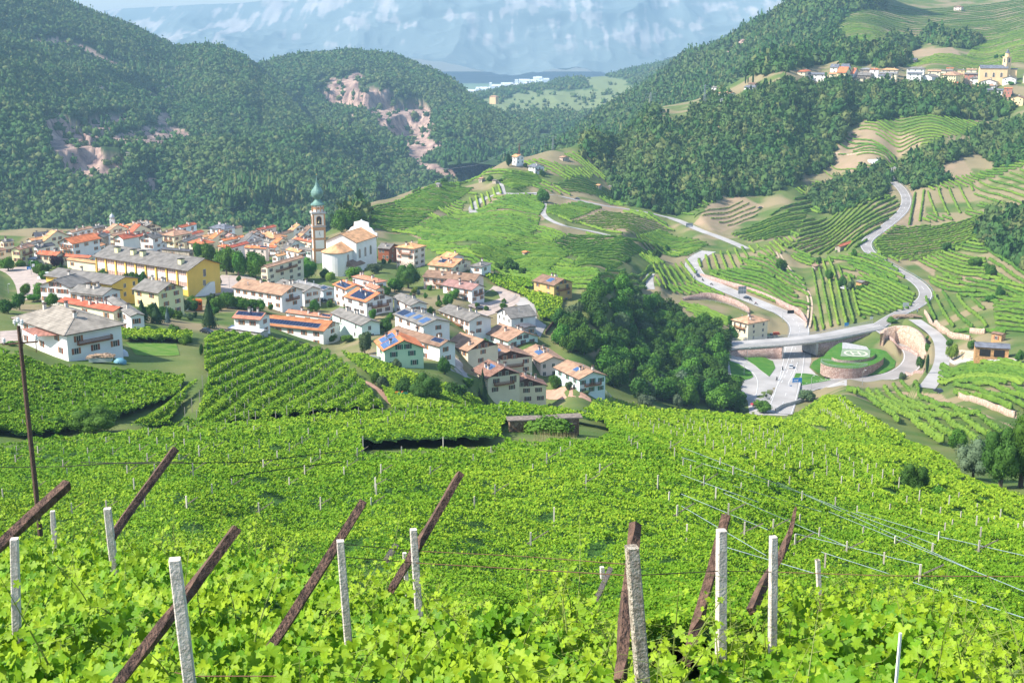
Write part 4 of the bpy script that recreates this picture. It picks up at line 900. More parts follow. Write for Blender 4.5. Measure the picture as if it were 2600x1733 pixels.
house(Z3,(1500,78),(1478,68),(1548,60),2.3,'R','orange','stone','tiny orange-roofed shelter in the vineyard beyond the village',15, wl=0, wr=0, nch=0, dmin=520, name='shelter', cat='shelter')
UV = 'houses of the upper village'
def up(Z, C, L, R_, Hh, axis, roof, wall, label, pitch=18, yaw=66, **k):
 k.setdefault('nch',1); k.setdefault('wl', None)
 return house(Z, C, L, R_, Hh, axis, roof, wall, label, pitch,0.8, yaw=yaw, dmin=k.pop('dmin',1290), group=UV, shut=None, **k)
up(A4,(360,412),(185,400),(470,400),7,'H','orange','cream','cream house with orange hip roof at the left end of the upper village')
up(A4,(760,465),(370,450),(800,425),7,'R','slate','white','long white house with slate roof second from the left in the upper village')
up(A4,(1000,322),(835,320),(1065,290),8,'R','slate','white','white slate-roofed house with four window columns against the trees')
up(A4,(1200,330),(1040,325),(1275,320),8,'R','slate','blue','pale blue-white house attached to the slate-roofed house against the trees')
up(A4,(1160,430),(965,420),(1270,390),9,'R','orange','pyellow','yellow house with orange gable roof and balcony in the upper village', bal='l')
up(A4,(970,455),(820,455),(1000,440),6,'R','torange','cream','cream house with faded orange roof left of the yellow one')
up(A4,(1320,455),(1240,450),(1430,415),5,'R','orange','white','small white gable house with orange roof right of the yellow one')
up(A4,(1330,550),(1080,548),(1350,500),4,'R','grey','cream','low grey-brown roof at the edge of the forest below the yellow house')
up(A4,(1520,528),(1340,525),(1560,490),4.5,'R','grey','cream','low grey roof with cream wall emerging from the forest')
up(A4,(1670,370),(1420,365),(1700,350),8,'H','lgrey','stone','stone house with pale grey pyramid roof in the upper village')
up(A4,(1820,370),(1630,365),(1850,350),8,'H','orange','white','white house with orange hip roof behind the pale pyramid roof')
up(A4,(2200,380),(1850,392),(2272,360),7,'H','torange','cream','broad faded orange roof in the middle of the upper village')
up(A4,(1650,485),(1380,480),(1700,460),6,'R','grey','stone','grey roof in front of the pale pyramid roof')
up(A4,(2060,495),(1790,490),(2112,470),6,'R','slate','white','slate roof with white gable below the broad faded orange roof')
up(A4,(2180,450),(1820,445),(2222,430),7,'R','lgrey','cream','pale grey roof just below the broad faded orange roof')
up(A5,(380,355),(10,350),(410,345),8,'H','grey','white','house with wide grey hip roof left of the upper village centre')
up(A5,(320,450),(25,440),(382,430),9,'R','slate','white','white three-storey house with slate roof above the light green trees')
up(A5,(520,512),(325,0),(682,500),6.5,'L','grey','white','white gable house with grey roof left of the yellow palazzo', yaw=30, wl=3)
up(A5,(1010,487),(685,472),(1168,475),9,'H','tan','pyellow','large pale yellow palazzo with reddish tan hip roof',22, yaw=55, wl=6, wr=3, nch=3)
up(A5,(1440,458),(1160,462),(1462,430),8,'R','grey','redw','house with brick-red wall and grey roof left of the peach church')
up(A5,(1560,545),(1265,540),(1592,500),7,'H','grey','white','white house with grey hip roof in front of the peach church',22)
up(A5,(1310,610),(1040,0),(1332,590),5,'L','grey','stone','stone gable house with grey roof at the forest edge', yaw=60)
up(A5,(1810,615),(1530,0),(1852,590),6,'L','grey','white','white house with brown-grey gable below the peach church', yaw=55)
up(A5,(1790,692),(1500,690),(1832,670),4,'H','tan','white','low white house with tan-grey hip roof below the peach church', dmin=1270)
up(A5,(1940,780),(1600,775),(1962,750),4,'R','slate','white','white house with blue-grey roof beside the blue spruce', dmin=1250)
up(A5,(1760,822),(1590,800),(1800,815),2.5,'R','red','white','small red roof half hidden by the forest edge', dmin=1230)
up(A5,(2130,745),(1950,740),(2272,730),8,'R','orange','redw','brown balconied house with orange roof behind the blue spruce', dmin=1240)
up(A5,(2200,545),(1968,0),(2232,520),7,'L','grey','white','white gable house with grey roof right of the church apse', yaw=58)
up(A5,(2350,935),(2165,0),(2420,920),7,'L','brown','peach','orange-peach gable house at the right border', yaw=50, dmin=1180)
up(A5,(700,402),(430,392),(742,380),6,'R','tan','cream','tan roof behind the slate-roofed three-storey house')
up(A5,(930,392),(690,390),(962,360),6,'R','grey','cream','grey-brown roof behind the yellow palazzo')
up(A5,(950,347),(800,345),(982,330),5,'R','orange','cream','bright orange roof at the back of the upper village')
up(A5,(1180,378),(1030,350),(1262,350),6,'R','grey','peach','grey roof with peach gable at the back of the upper village')
up(A5,(1420,372),(1200,362),(1470,340),6,'R','tan','cream','tan roof next to the church front')
up(A5,(780,592),(310,590),(830,570),3,'R','slate','grey','low dark slate roof between the white gable house and the forest')
up(A5,(1050,640),(760,622),(1072,620),3,'R','red','cream','low red roof under the yellow palazzo')
up(A5,(2420,480),(2335,470),(2500,450),8,'R','grey','cream','grey-roofed house cut off by the right border above the church')
up(M3,(330,645),(250,638),(378,640),6.5,'R','tan','white','white terraced house with tan roof alone above the forest', dmin=1150, yaw=40)
up(M3,(318,688),(262,680),(350,680),6,'R','slate','white','lower storey with slate roof below the lone white terraced house', dmin=1140, yaw=40)
up(M3,(500,602),(425,605),(542,605),5,'R','slate','white','white house with slate roof by the cypresses', dmin=1160, yaw=45)
up(M3,(505,577),(455,575),(532,572),4,'R','brown','stone','brown-roofed house behind the slate roof by the cypresses', dmin=1180, yaw=45)
up(M3,(240,602),(203,610),(266,600),4,'R','grey','white','small grey-roofed house far left of the cypresses', dmin=1160, yaw=45)
up(M3,(1925,47),(1868,45),(1942,40),7,'H','brown','pink','lone villa with brown roof between the highest vineyards', dmin=1700, yaw=60)
up(M3,(1610,412),(1388,395),(1628,405),4,'R','slate','stone','long dark barn behind the upper village', dmin=1400, yaw=60)
# roads and the junction
def pavemat(name, c): return mat(name, c,0.9, var=0.14, vscale=0.10, bump=0.15, bscale=3, spec=0.15, detail=8)
M_road = pavemat('pale_asphalt',(0.38,0.36,0.34)); M_road2 = pavemat('worn_asphalt',(0.29,0.27,0.255)); M_line = mat('white_road_paint',(0.78,0.78,0.76),0.7)
M_dirt = mat('dirt_track',(0.50,0.38,0.27),0.95, var=0.2, vscale=0.4); M_paving = mat('paved_yard',(0.42,0.34,0.29),0.9, var=0.15, vscale=0.4); M_redpath = mat('red_clay_path',(0.46,0.27,0.19),0.95, var=0.15, vscale=0.5)
M_grass = mat('mown_grass',(0.05,0.16,0.02),0.95, vscale=0.25, col2=(0.09,0.20,0.03), bump=0.5, bscale=4, spec=0.1)
M_lawn = mat('lawn',(0.08,0.19,0.02),0.95, vscale=0.3, col2=(0.16,0.24,0.05), bump=0.4, bscale=4, spec=0.1)
def stonemat(name, c1, c2, s=0.9):
 m = bpy.data.materials.new(name); m.use_nodes = True; N = m.node_tree.nodes; L = m.node_tree.links; b = N['Principled BSDF']; b.inputs['Roughness'].default_value = 0.95
 tc = N.new('ShaderNodeTexCoord'); v = N.new('ShaderNodeTexVoronoi'); v.inputs['Scale'].default_value = s; L.new(tc.outputs['Object'], v.inputs['Vector'])
 r = N.new('ShaderNodeValToRGB'); r.color_ramp.elements[0].color = (*c1,1); r.color_ramp.elements[1].color = (*c2,1)
 sp = N.new('ShaderNodeSeparateColor'); L.new(v.outputs['Color'], sp.inputs[0]); L.new(sp.outputs[0], r.inputs['Fac']);
 ds = N.new('ShaderNodeTexVoronoi'); ds.feature = 'DISTANCE_TO_EDGE'; ds.inputs['Scale'].default_value = s; L.new(tc.outputs['Object'], ds.inputs['Vector'])
 mr = N.new('ShaderNodeMapRange'); mr.inputs['From Max'].default_value = 0.07; mr.inputs['To Min'].default_value = 0.35; L.new(ds.outputs['Distance'], mr.inputs['Value'])
 mx = N.new('ShaderNodeMix'); mx.data_type = 'RGBA'; mx.blend_type = 'MULTIPLY'; mx.inputs[0].default_value = 1
 L.new(r.outputs[0], mx.inputs[6]); L.new(mr.outputs[0], mx.inputs[7]); L.new(mx.outputs[2], b.inputs['Base Color'])
 bp = N.new('ShaderNodeBump'); bp.inputs['Strength'].default_value = 0.6; bp.inputs['Distance'].default_value = 0.1; L.new(mr.outputs[0], bp.inputs['Height']); L.new(bp.outputs[0], b.inputs['Normal'])
 return m
M_stone = stonemat('porphyry_wall',(0.34,0.21,0.17),(0.52,0.38,0.32),1.3)
M_stone2 = stonemat('rubble_wall',(0.42,0.28,0.19),(0.60,0.45,0.34),1.0)
M_conc = mat('concrete',(0.40,0.39,0.37),0.9, var=0.15, vscale=1.0)
J = [Z4(*p) for p in ((1115,940),(1160,925),(1290,940),(1500,990),(1540,960),(1790,960),(1792,1075),(1775,1130),(1830,1185),(1950,1218),(2080,1225),(2080,1278),(1950,1290),(1840,1302),(1720,1335),(1650,1400),(1620,1450),(1600,1520),(1290,1520),(1275,1400),(1200,1290),(1150,1250),(1115,1240))]
drape([P(x, y,440) for x, y in J],0.10,'road', M_road,3.0)
for k, hw, o, m in (('lower',5.0,0.16, M_road),('upper',3.5,0.14, M_road2),('valley',3.3,0.14, M_road),('lane',1.9,0.16, M_road),('lane_up',1.4,0.18, M_road),('truck',3.0,0.14, M_road),('service',2.2,0.14, M_road),('loop',4.6,0.20, M_road2),('village_road',3.8,0.15, M_paving),('street',2.4,0.15, M_paving),('town_road',6.0,0.15, M_paving)):
 ribbon(ROADS[k], hw, o,'road', m, flat=k == 'loop')
ribbon(ROADS['track'],0.45,0.12,'path', M_dirt, lat=0.95, nc=2); ribbon(ROADS['track'],0.45,0.12,'path', M_dirt, lat=-0.95, nc=2)
for poly, nm, m, dm in (([Z1(*p) for p in ((1960,690),(2265,720),(2265,800),(1990,860),(1700,880),(1640,870))],'pavement', M_paving,400),([Z3(*p) for p in ((1150,440),(1230,370),(1330,380),(1440,440),(1430,500),(1300,560),(1180,580),(1000,545),(1040,520),(1290,480),(1270,430),(1220,400))],'pavement', M_paving,400),([Z3(*p) for p in ((1400,470),(1520,470),(1600,540),(1615,660),(1700,720),(1640,830),(1590,760),(1590,600),(1420,530))],'pavement', M_road,400),([Z3(*p) for p in ((1680,1290),(1810,1270),(2090,1365),(2100,1400),(1850,1370),(1680,1360))],'path', M_redpath,340),([Z3(*p) for p in ((600,935),(760,960),(940,1090),(1040,1190),(980,1180),(860,1120),(800,1050))],'pavement', M_road2,340),([Z3(*p) for p in ((20,1185),(150,1230),(330,1340),(430,1440),(330,1430),(190,1290))],'path', M_redpath,240),([Z5(*p) for p in ((1290,1030),(1380,990),(1640,1040),(1850,1060),(1850,1085),(1300,1070))],'pavement', M_dirt,380),([Z1(*p) for p in ((1110,1290),(1250,1290),(1560,1300),(1590,1400),(1500,1410),(1200,1400))],'lawn', M_lawn,240),([Z1(*p) for p in ((0,1190),(150,1180),(200,1270),(0,1300))],'pavement', M_paving,240)):
 drape([P(x, y, dm) for x, y in poly],0.12, nm, m,3.0)
def island(pts, dm, h=0.16):
 w = [P(*Z4(*p), dm) for p in pts]
 drape(w,0.10 + h,'grass_island', M_grass,2.5)
 ring = densify(w + [w[0]],4); V = []; T = []
 for p in ring: V += [(p.x, p.y, float(H(p.x, p.y)) - .2),(p.x, p.y, float(H(p.x, p.y)) + 0.1 + h)]
 for i in range(len(ring) - 1): T.append((2 * i,2 * i + 2,2 * i + 3,2 * i + 1))
 link('kerb', mesh_np('kerb', V, T, M_conc))['kind'] = 'structure'
island(((1230,1045),(1300,1005),(1480,1080),(1500,1135),(1450,1205),(1330,1112)),440)
island(((1122,1075),(1200,1100),(1300,1165),(1322,1208),(1290,1225),(1150,1238)),440)
island(((1665,1178),(1740,1180),(1900,1217),(1950,1235),(1800,1262),(1640,1288),(1632,1268)),440)
def paint(pxs, hw, off, dm=440, dash=None, zline=None):
 ln = densify(smooth_line([P(x, y, dm) for x, y in pxs],2),2.0) if zline is None else zline
 if dash:
  k = 0; n = int(dash / 2)
  while k + n < len(ln): ribbon(ln[k:k + n + 1], hw, off,'road_line', M_line, nc=2); k += 2 * n
 else: ribbon(ln, hw, off,'road_line', M_line, nc=2)
paint([Z4(1460,1390), Z4(1500,1310), Z4(1560,1190), Z4(1600,1085), Z4(1640,960)],0.10,0.21); paint([Z4(1520,1390), Z4(1600,1270), Z4(1650,1180), Z4(1680,1090)],0.10,0.21)
paint([Z4(1520,1310), Z4(1590,1180), Z4(1640,1060)],0.10,0.21, dash=4); paint([Z4(1340,1360), Z4(1360,1260), Z4(1340,1190), Z4(1250,1120), Z4(1150,1075)],0.10,0.21)
def offset_line(line, lat):
 out = []
 for i, p in enumerate(line):
  d = (line[min(i + 1, len(line) - 1)] - line[max(i - 1,0)]); d.z = 0; d.normalize(); out.append(p + Vector((d.y,-d.x,0)) * lat)
 return out
for k, hw in (('upper',3.1),('loop',4.1),('lower',4.5)):
 for s in (-1,1): ribbon(offset_line(ROADS[k], hw * s),0.09,0.26 if k != 'upper' else 0.2,'road_line', M_line, nc=2, flat=k == 'loop')
 if k != 'loop':
  ln = ROADS[k]
  for i in range(0, len(ln) - 2,3): ribbon(ln[i:i + 2],0.08,0.26 if k != 'upper' else 0.2,'road_line', M_line, nc=2)
def wall_line(pts, top, th, name, material, label, cat='wall', bottom=None, parent=None, group=None):
 """a wall following world points; top = list of absolute heights, goes 1 m into the ground"""
 V = []; T = []; n = len(pts)
 for i, p in enumerate(pts):
  d = (pts[min(i + 1, n - 1)] - pts[max(i - 1,0)]); d.z = 0; d.normalize(); s = Vector((d.y,-d.x,0)) * th / 2
  zb = (bottom if bottom is not None else min(float(H(p.x, p.y)), top[i]) - 1.0)
  for q, z in ((p - s, zb),(p + s, zb),(p + s, top[i]),(p - s, top[i])): V.append((q.x, q.y, z))
 for i in range(n - 1):
  a = i * 4
  for k in range(4): T.append((a + k, a + (k + 1) % 4, a + 4 + (k + 1) % 4, a + 4 + k))
 T.append((0,1,2,3)); a = (n - 1) * 4; T.append((a + 3, a + 2, a + 1, a))
 o = link(name, mesh_np(name, V, T, material), parent)
 if parent is None: tag(o, label, cat, group)
 return o
def swall(Z, pxs, h, label, m=None, dm=400, th=0.5, name='stone_wall', group=None, cat='wall'):
 ln = densify(smooth_line([P(*Z(*p), dm) for p in pxs],2),3.0); hs = h if isinstance(h,(list, tuple)) else [h, h]
 n = len(ln); tops = [float(H(p.x, p.y)) + np.interp(i / (n - 1), np.linspace(0,1, len(hs)), hs) for i, p in enumerate(ln)]
 return wall_line(ln, tops, th, name, m or M_stone, label, cat, group=group)
def rail(line, h, name, label, step=3.0, bars=3, m=None, parent=None, cat='railing', mesh_panel=False, lat=0.0, off=0.0, group=None):
 ln = offset_line(line, lat) if lat else line
 mb = MB(); acc = 0; prev = ln[0]
 for i, p in enumerate(ln):
  q = p + Vector((0,0, off))
  if i:
   for b in range(bars):
    z = h * (1 - b / max(1, bars) * 0.9); mb.bar(prev + Vector((0,0, z)), q + Vector((0,0, z)),0.07)
   acc += (q - prev).length
  if i == 0 or acc >= step: mb.bar(q - Vector((0,0,.3)), q + Vector((0,0, h)),0.08); acc = 0
  if mesh_panel and i:
   d = (q - prev); n_ = max(1, int(d.length / 0.6))
   for k in range(n_): a = prev.lerp(q, k / n_); mb.bar(a, a + Vector((0,0, h)),0.03)
  prev = q
 o = mb.build(name, m or M_rail, parent)
 if parent is None: tag(o, label, cat, group)
 return o
# the bridge
DK = [(1800,884,519),(1859,873,522),(1945,868,524),(2031,861,526),(2100,853,533),(2150,842,543),(2190,834,547),(2236,826,551)]
dkz = [KZ(*q) for q in DK]; dkl = densify(smooth_line([atz(a, b, z) for (a, b, d), z in zip(DK, dkz)],2),3.0)
zdk = sum(p.z for p in dkl) / len(dkl)
br = empty('road_bridge',(0,0,0)); tag(br,'concrete road bridge with grey railings crossing over the lower road','bridge')
V = []; T = []
for i, p in enumerate(dkl):
 d = (dkl[min(i + 1, len(dkl) - 1)] - dkl[max(i - 1,0)]); d.z = 0; d.normalize(); s = Vector((d.y,-d.x,0)) * 5.6
 for q, z in ((p - s, p.z - 1.3),(p + s, p.z - 1.3),(p + s, p.z),(p - s, p.z)): V.append((q.x, q.y, z))
for i in range(len(dkl) - 1):
 a = i * 4
 for k in range(4): T.append((a + k, a + (k + 1) % 4, a + 4 + (k + 1) % 4, a + 4 + k))
T += [(0,1,2,3)]
link('deck', mesh_np('deck', V, T, M_conc), br)
ribbon(dkl,4.9,0.02,'carriageway', M_road, parent=br, flat=True)
for s in (-1,1):
 rail(offset_line(dkl,5.4 * s),1.3,'railing', None,2.5,4, parent=br, mesh_panel=True)
pl = [i for i, p in enumerate(dkl) if 1965 < to_px(*p)[0] < 2062]
i0, i1 = pl[0], pl[-1]
for i in (i0, i1):
 p = dkl[i]; m = MB(); d = (dkl[i + 1] - dkl[i - 1]); d.z = 0; d.normalize(); s = Vector((d.y,-d.x,0)); g = -153.5
 a = p - s * 5.5; b = p + s * 5.5
 m.bar((a.x, a.y,(g + p.z) / 2 - .6),(b.x, b.y,(g + p.z) / 2 - .6),1.1, p.z - g - 1.2); m.build('pier', M_conc, br)
for rng, nm in ((range(0, i0 + 1),'abutment'),(range(i1, len(dkl)),'abutment')):
 pts = [dkl[i] for i in rng]
 if len(pts) < 2: continue
 for s in (5.2,-5.2):
  q = offset_line(pts, s); wall_line(q,[p.z - 1.25 for p in q],0.6, nm, M_stone, None, parent=br, bottom=-156)
# the helipad mound
zb_ = -150.5
def tier(pxs, ztop, h, name, material, topmat, label, cat):
 w = densify(smooth_line([atz(*Z5(*p), ztop) for p in pxs + [pxs[0]]],2),2.5)[:-1]
 n = len(w); V = [(p.x, p.y, ztop) for p in w] + [(p.x, p.y, ztop - h) for p in w]
 m = MB(); m.v = V; m.f = [tuple(range(n))]; m.m = [1]
 for i in range(n): j = (i + 1) % n; m.f.append((i, i + n, j + n, j)); m.m.append(0)
 o = m.build(name,[material, topmat]); tag(o, label, cat); return w
mw = [P(*Z5(*p),480) for p in ((180,1130),(205,1085),(280,1040),(350,965),(430,925),(640,975),(800,1000),(878,1080),(868,1130),(780,1178),(600,1203),(400,1198),(230,1168))]
drape(mw,0.26,'grass_island', M_grass,3)
t1 = tier([(268,1088),(300,1112),(400,1132),(550,1137),(640,1120),(720,1095),(788,1050),(770,1015),(660,975),(450,912),(365,960),(300,1020)], zb_ + 3.0,5,'mound_terrace', M_stone, M_grass,'lower round grass terrace with porphyry wall around the helipad','terrace')
rail([p for p in t1 if to_px(*p)[1] > 580 + 1065 / 3.2 and to_px(*p)[0] < 2000 + 655 / 3.2],1.1,'railing','curved railing on the round wall in front of the helipad',2.5,3)
t2 = tier([(358,1045),(400,1064),(500,1071),(600,1064),(690,1045),(720,1010),(650,975),(440,920),(365,970)], zb_ + 4.2,1.5,'mound_terrace', M_stone, M_grass,'upper grass terrace carrying the helipad','terrace')
zp = zb_ + 4.35
hp = empty('helipad', tuple(atz(*Z5(553,1013), zp))); tag(hp,'pale concrete helipad marked with a white ring and letter H','helipad')
ctr = Vector(hp.location)
m = MB(); m.poly([Vector(atz(*Z5(*p), zp)) - ctr for p in ((428,1036),(668,1046),(672,985),(442,976))]); q = m.v; m.v = [(a, b,0.0) for a, b, c in q]; m.build('slab', mat('helipad_slab',(0.22,0.28,0.18),0.9, var=0.1, vscale=0.5), hp)
wr_ = abs(atz(*Z5(648,1013), zp).x - ctr.x)
m = MB(); n = 40
yr = wr_ * 0.97
for i in range(n):
 a, b = 2 * math.pi * i / n,2 * math.pi * (i + 1) / n
 m.poly([((wr_ - .9) * math.cos(a),(yr - .9) * math.sin(a),.02),(wr_ * math.cos(a), yr * math.sin(a),.02),(wr_ * math.cos(b), yr * math.sin(b),.02),((wr_ - .9) * math.cos(b),(yr - .9) * math.sin(b),.02)])
M_ylw = mat('cream_paint',(.55,.56,.42),.8); m.build('ring_marking', M_ylw, hp)
m = MB(); m.poly([(-2,-2.6,.02),(-1.2,-2.6,.02),(-1.2,2.6,.02),(-2,2.6,.02)]); m.poly([(1.2,-2.6,.02),(2,-2.6,.02),(2,2.6,.02),(1.2,2.6,.02)]); m.poly([(-1.2,-.4,.021),(1.2,-.4,.021),(1.2,.4,.021),(-1.2,.4,.021)])
m.build('letter_marking', M_ylw, hp)
m = MB(); m.poly([(p.x, p.y, zp - .02) for p in [atz(*Z5(*q), zp) for q in ((442,974),(660,984),(640,958),(470,925),(445,925))]]); tag(m.build('concrete_apron', M_conc),'bare concrete apron behind the helipad','apron')
w = densify(smooth_line([atz(*Z5(*p),-139.2) for p in ((772,790),(800,772),(920,762),(1040,800),(1110,870),(1132,960))],2),3)
nw = len(w); wall_line(w,[-139.8 - 3.0 * (1 - min(1, i / 12)) - 4.0 * max(0,(i - nw + 7) / 7) for i in range(nw)],1.6,'quarry_stone_wall', M_stone2,'tall curved rubble wall above the loop road','wall', bottom=-156)
swall(Z5,((755,860),(850,930),(960,980),(1060,1045)),1.6,'low stone wall between the loop road and the tall curved wall', dm=480)
swall(Z5,((1110,690),(1150,760),(1220,850),(1330,890),(1480,905)),(2.0,4.0,3.5,2.0),'long stone bank above the lane to the wooden garage', M_stone2, dm=480)
swall(Z5,((1480,850),(1560,860),(1600,855)),2.5,'stone wall below the block of ten vine rows', M_stone2, dm=480)
swall(Z5,((1320,1085),(1500,1090),(1700,1095),(1860,1095)),1.3,'long low concrete wall in front of the wooden garage', M_conc, dm=380)
swall(Z4,((750,580),(900,575),(1050,590),(1200,640),(1290,690)),(1.0,4.0,4.0,2.5),'long stone wall above the garden road near the tan hip-roofed house', dm=480)
swall(Z4,((890,380),(1000,430),(1200,490),(1400,560),(1560,640),(1700,700),(1755,780)),(1,2.5,3,3,3,3.5,2),'retaining wall along the upper side of the lower road', dm=520)
swall(Z5,((1390,1370),(1480,1400),(1650,1470),(1850,1540)),1.8,'rubble wall below the curved vine rows at the right', M_stone2, dm=280)
swall(Z5,((960,1185),(1050,1165),(1110,1155)),1.2,'short dark stone wall below the loop road', dm=400)
swall(Z4,((1500,1490),(1560,1450),(1650,1430),(1730,1400)),1.5,'dark retaining wall beside the olive tree at the junction', M_conc, dm=400)
swall(Z3,((1690,800),(1740,730),(1800,670),(1850,610)),1.4,'dark fence wall between the trellised plot and the woods', M_dwood, dm=400, th=0.25)
swall(M3,((1050,1060),(1400,1100),(1560,1040)),1.5,'dry stone terrace bank under the third vine strip', M_stone2, dm=900)
rail(offset_line(ROADS['upper'],4.0),0.9,'guard_rail','long blue-grey guard rail on the outer side of the upper road',4,2, mat('blue_grey_rail',(0.30,0.38,0.48),0.5, metal=0.4), cat='guard rail')
rail(offset_line(ROADS['lower'][40:],-5.4),0.8,'guard_rail','guard rail along the lower road beside the vineyards',4,2, cat='guard rail')
_svc = densify(smooth_line([P(*Z4(*p),500, lift=.5) for p in ((740,570),(900,590),(1080,615),(1200,660),(1290,705))],2),3)
rail(_svc,1.1,'railing','grey railing of the garden road above the striped vines',2.5,3)
_vf = densify(smooth_line([P(*Z3(*p),380) for p in ((1140,590),(1300,540),(1400,500),(1430,460))],2),3)
rail(_vf,1.1,'railing','railing beside the village road bend',2.5,3)
_vf = densify(smooth_line([P(*Z3(*p),340) for p in ((2115,1270),(2190,1300),(2280,1370),(2270,1400),(2120,1410))],2),3)
rail(_vf,1.4,'railing','grey railing beside the garden of the blue-white house',2.5,3, mesh_panel=True)
# the church
M_cop = mat('green_copper',(0.09,0.17,0.145),0.55, vscale=0.5, col2=(0.17,0.30,0.25), metal=0.1, detail=6)
M_brick = mat('orange_brick_trim',(0.52,0.27,0.13),0.85, var=0.2, vscale=2.5)
M_plw = wallmat('pale_plaster',(0.80,0.74,0.66))
tp_ = Z2(900,865); base = P(*tp_,500); Dc = base.y
hs = house(Z2,(1240,685),(955,665),(1428,612),13.5,'L','church','white','white parish church with orange-tan roofs, arched windows and rounded apse',24,0.7, wl=0, wr=0, nch=0, name='church', cat='church', depth=min(Dc,598), yaw=68, below=6)
ch, ca, cb = hs[0], hs[1], hs[2]
def arch_mesh(w, h, nm, m1, m2, fr=0.25):
 m = MB(); n = 10
 def prof(w, h, o): return [(-w / 2 - o,-o)] + [((w / 2 + o) * math.cos(t), h - w / 2 + (w / 2 + o) * math.sin(t)) for t in [math.pi - math.pi * k / n for k in range(n + 1)]] + [(w / 2 + o,-o)]
 a = prof(w, h,0); b = prof(w, h, fr)
 m.poly([(x,0.06, z) for x, z in a][::-1],1)
 for i in range(len(a) - 1): m.hexa([(a[i][0],-.1, a[i][1]),(b[i][0],-.1, b[i][1]),(b[i + 1][0],-.1, b[i + 1][1]),(a[i + 1][0],-.1, a[i + 1][1]),(a[i][0],.12, a[i][1]),(b[i][0],.12, b[i][1]),(b[i + 1][0],.12, b[i + 1][1]),(a[i + 1][0],.12, a[i + 1][1])],0)
 for x in (-w / 6, w / 6): m.box(x - .04, x + .04,.02,.1,0, h - w / 3,0)
 return m.mesh(nm,[m1, m2])
AW = arch_mesh(1.5,4.2,'window', M_frame, M_glass,0.3)
for k in (0.15,0.43,0.70): link('window', AW, ch,(0.7 + (ca - 1.4) * k,0.7,5.6), math.pi)
cx0, cx1, cy0, cy1, hc = -6.5,0.7, cb * .16, cb * .84,9.6
m = MB(); m.box(cx0, cx1, cy0, cy1,-5, hc); r_ = (cy1 - cy0) / 2; ym = (cy0 + cy1) / 2; base_i = len(m.v); seg = 14
arc = [(cx0 - (r_ * 0.75) * math.sin(t), ym - r_ * math.cos(t)) for t in [math.pi * k / seg for k in range(seg + 1)]]
m.v += [(x, y,-5) for x, y in arc] + [(x, y, hc) for x, y in arc]
for k in range(seg): m.f.append((base_i + k + 1, base_i + k, base_i + seg + 1 + k, base_i + seg + 2 + k)); m.m.append(0)
m.f.append(tuple(base_i + seg + 1 + k for k in range(seg + 1))); m.m.append(0)
m.build('apse', WM['white'], ch, smooth=False)
m = MB(); ov = 0.6; apx = (cx0 + 1.5, ym, hc + 3.6); apr = (cx1 + 0.0, ym, hc + 4.0)
out = [(cx1, cy0 - ov)] + [(cx0 - (r_ * 0.75 + ov) * math.sin(t), ym - (r_ + ov) * math.cos(t)) for t in [math.pi * k / seg for k in range(seg + 1)]] + [(cx1, cy1 + ov)]
m.poly([(x, y, hc) for x, y in out],1)
m.poly([(out[0][0], out[0][1], hc + .2), apr, apx,(out[1][0], out[1][1], hc + .2)])
for a, b in zip(out[1:-2], out[2:-1]): m.poly([(a[0], a[1], hc + .2), apx,(b[0], b[1], hc + .2)])
m.poly([(out[-2][0], out[-2][1], hc + .2), apx, apr,(out[-1][0], out[-1][1], hc + .2)])
for a, b in zip(out[:-1], out[1:]): m.poly([(a[0], a[1], hc),(a[0], a[1], hc + .2),(b[0], b[1], hc + .2),(b[0], b[1], hc)],1)
m.build('roof',[RM['church'], M_eave], ch)
link('window', AW, ch,((cx0 + cx1) / 2 - 1, cy0,4.2), math.pi)
m = MB(); m.box(-5.5,4.5,-1.2,2.75,-5,3.2); m.poly([(-6,-1.8,3.2),(5,-1.8,3.2),(4,3.4,5.6),(-5,3.4,5.6)],1); m.poly([(-6,-1.8,3.0),(-6,3.4,3.0),(5,3.4,3.0),(5,-1.8,3.0)],1); m.poly([(-6,-1.8,3.2),(-5,3.4,5.6),(-6,3.4,3.2)],1); m.poly([(5,-1.8,3.2),(5,3.4,3.2),(4,3.4,5.6)],1)
m.build('sacristy',[WM['white'], RM['brown']], ch)
m = MB(); gz = 13.5; k_ = cb / 2
pr = [(0.2, gz - 1),(0.2, gz + 1.2),(1.5, gz + 1.7),(3.0, gz + 3.5),(4.6, gz + 4.2),(4.8, gz + 6.2),(6.4, gz + 6.6),(k_ - .6, gz + 7.0),(k_, gz + 7.8)]
pr = pr + [(cb - x, z) for x, z in pr[::-1][1:]]; xb = ca - .8
m.poly([(xb, y, z) for y, z in pr][::-1]); m.poly([(xb + .8, y, z) for y, z in pr])
for a, b in zip(pr[:-1], pr[1:]): m.poly([(xb, a[0], a[1]),(xb, b[0], b[1]),(xb + .8, b[0], b[1]),(xb + .8, a[0], a[1])])
m.build('facade_gable', WM['white'], ch)
yT = Dc - 1; pT = at(*Z2(898,690), yT); zt0 = base.z
tw = empty('bell_tower',(pT.x, yT + 3, zt0), R(16)); tag(tw,'tall slim bell tower with green copper onion dome beside the parish church','bell tower')
zT = lambda ypx: (lambda e: e[1] * yT - zt0)(UE(*Z2(900, ypx)))
w2 = 3.15; z1, z2_, z3_, z4_ = zT(545), zT(428), zT(352), zT(345)
m = MB(); m.box(-w2, w2,-w2, w2,-4, z1); m.build('shaft', M_brick, tw)
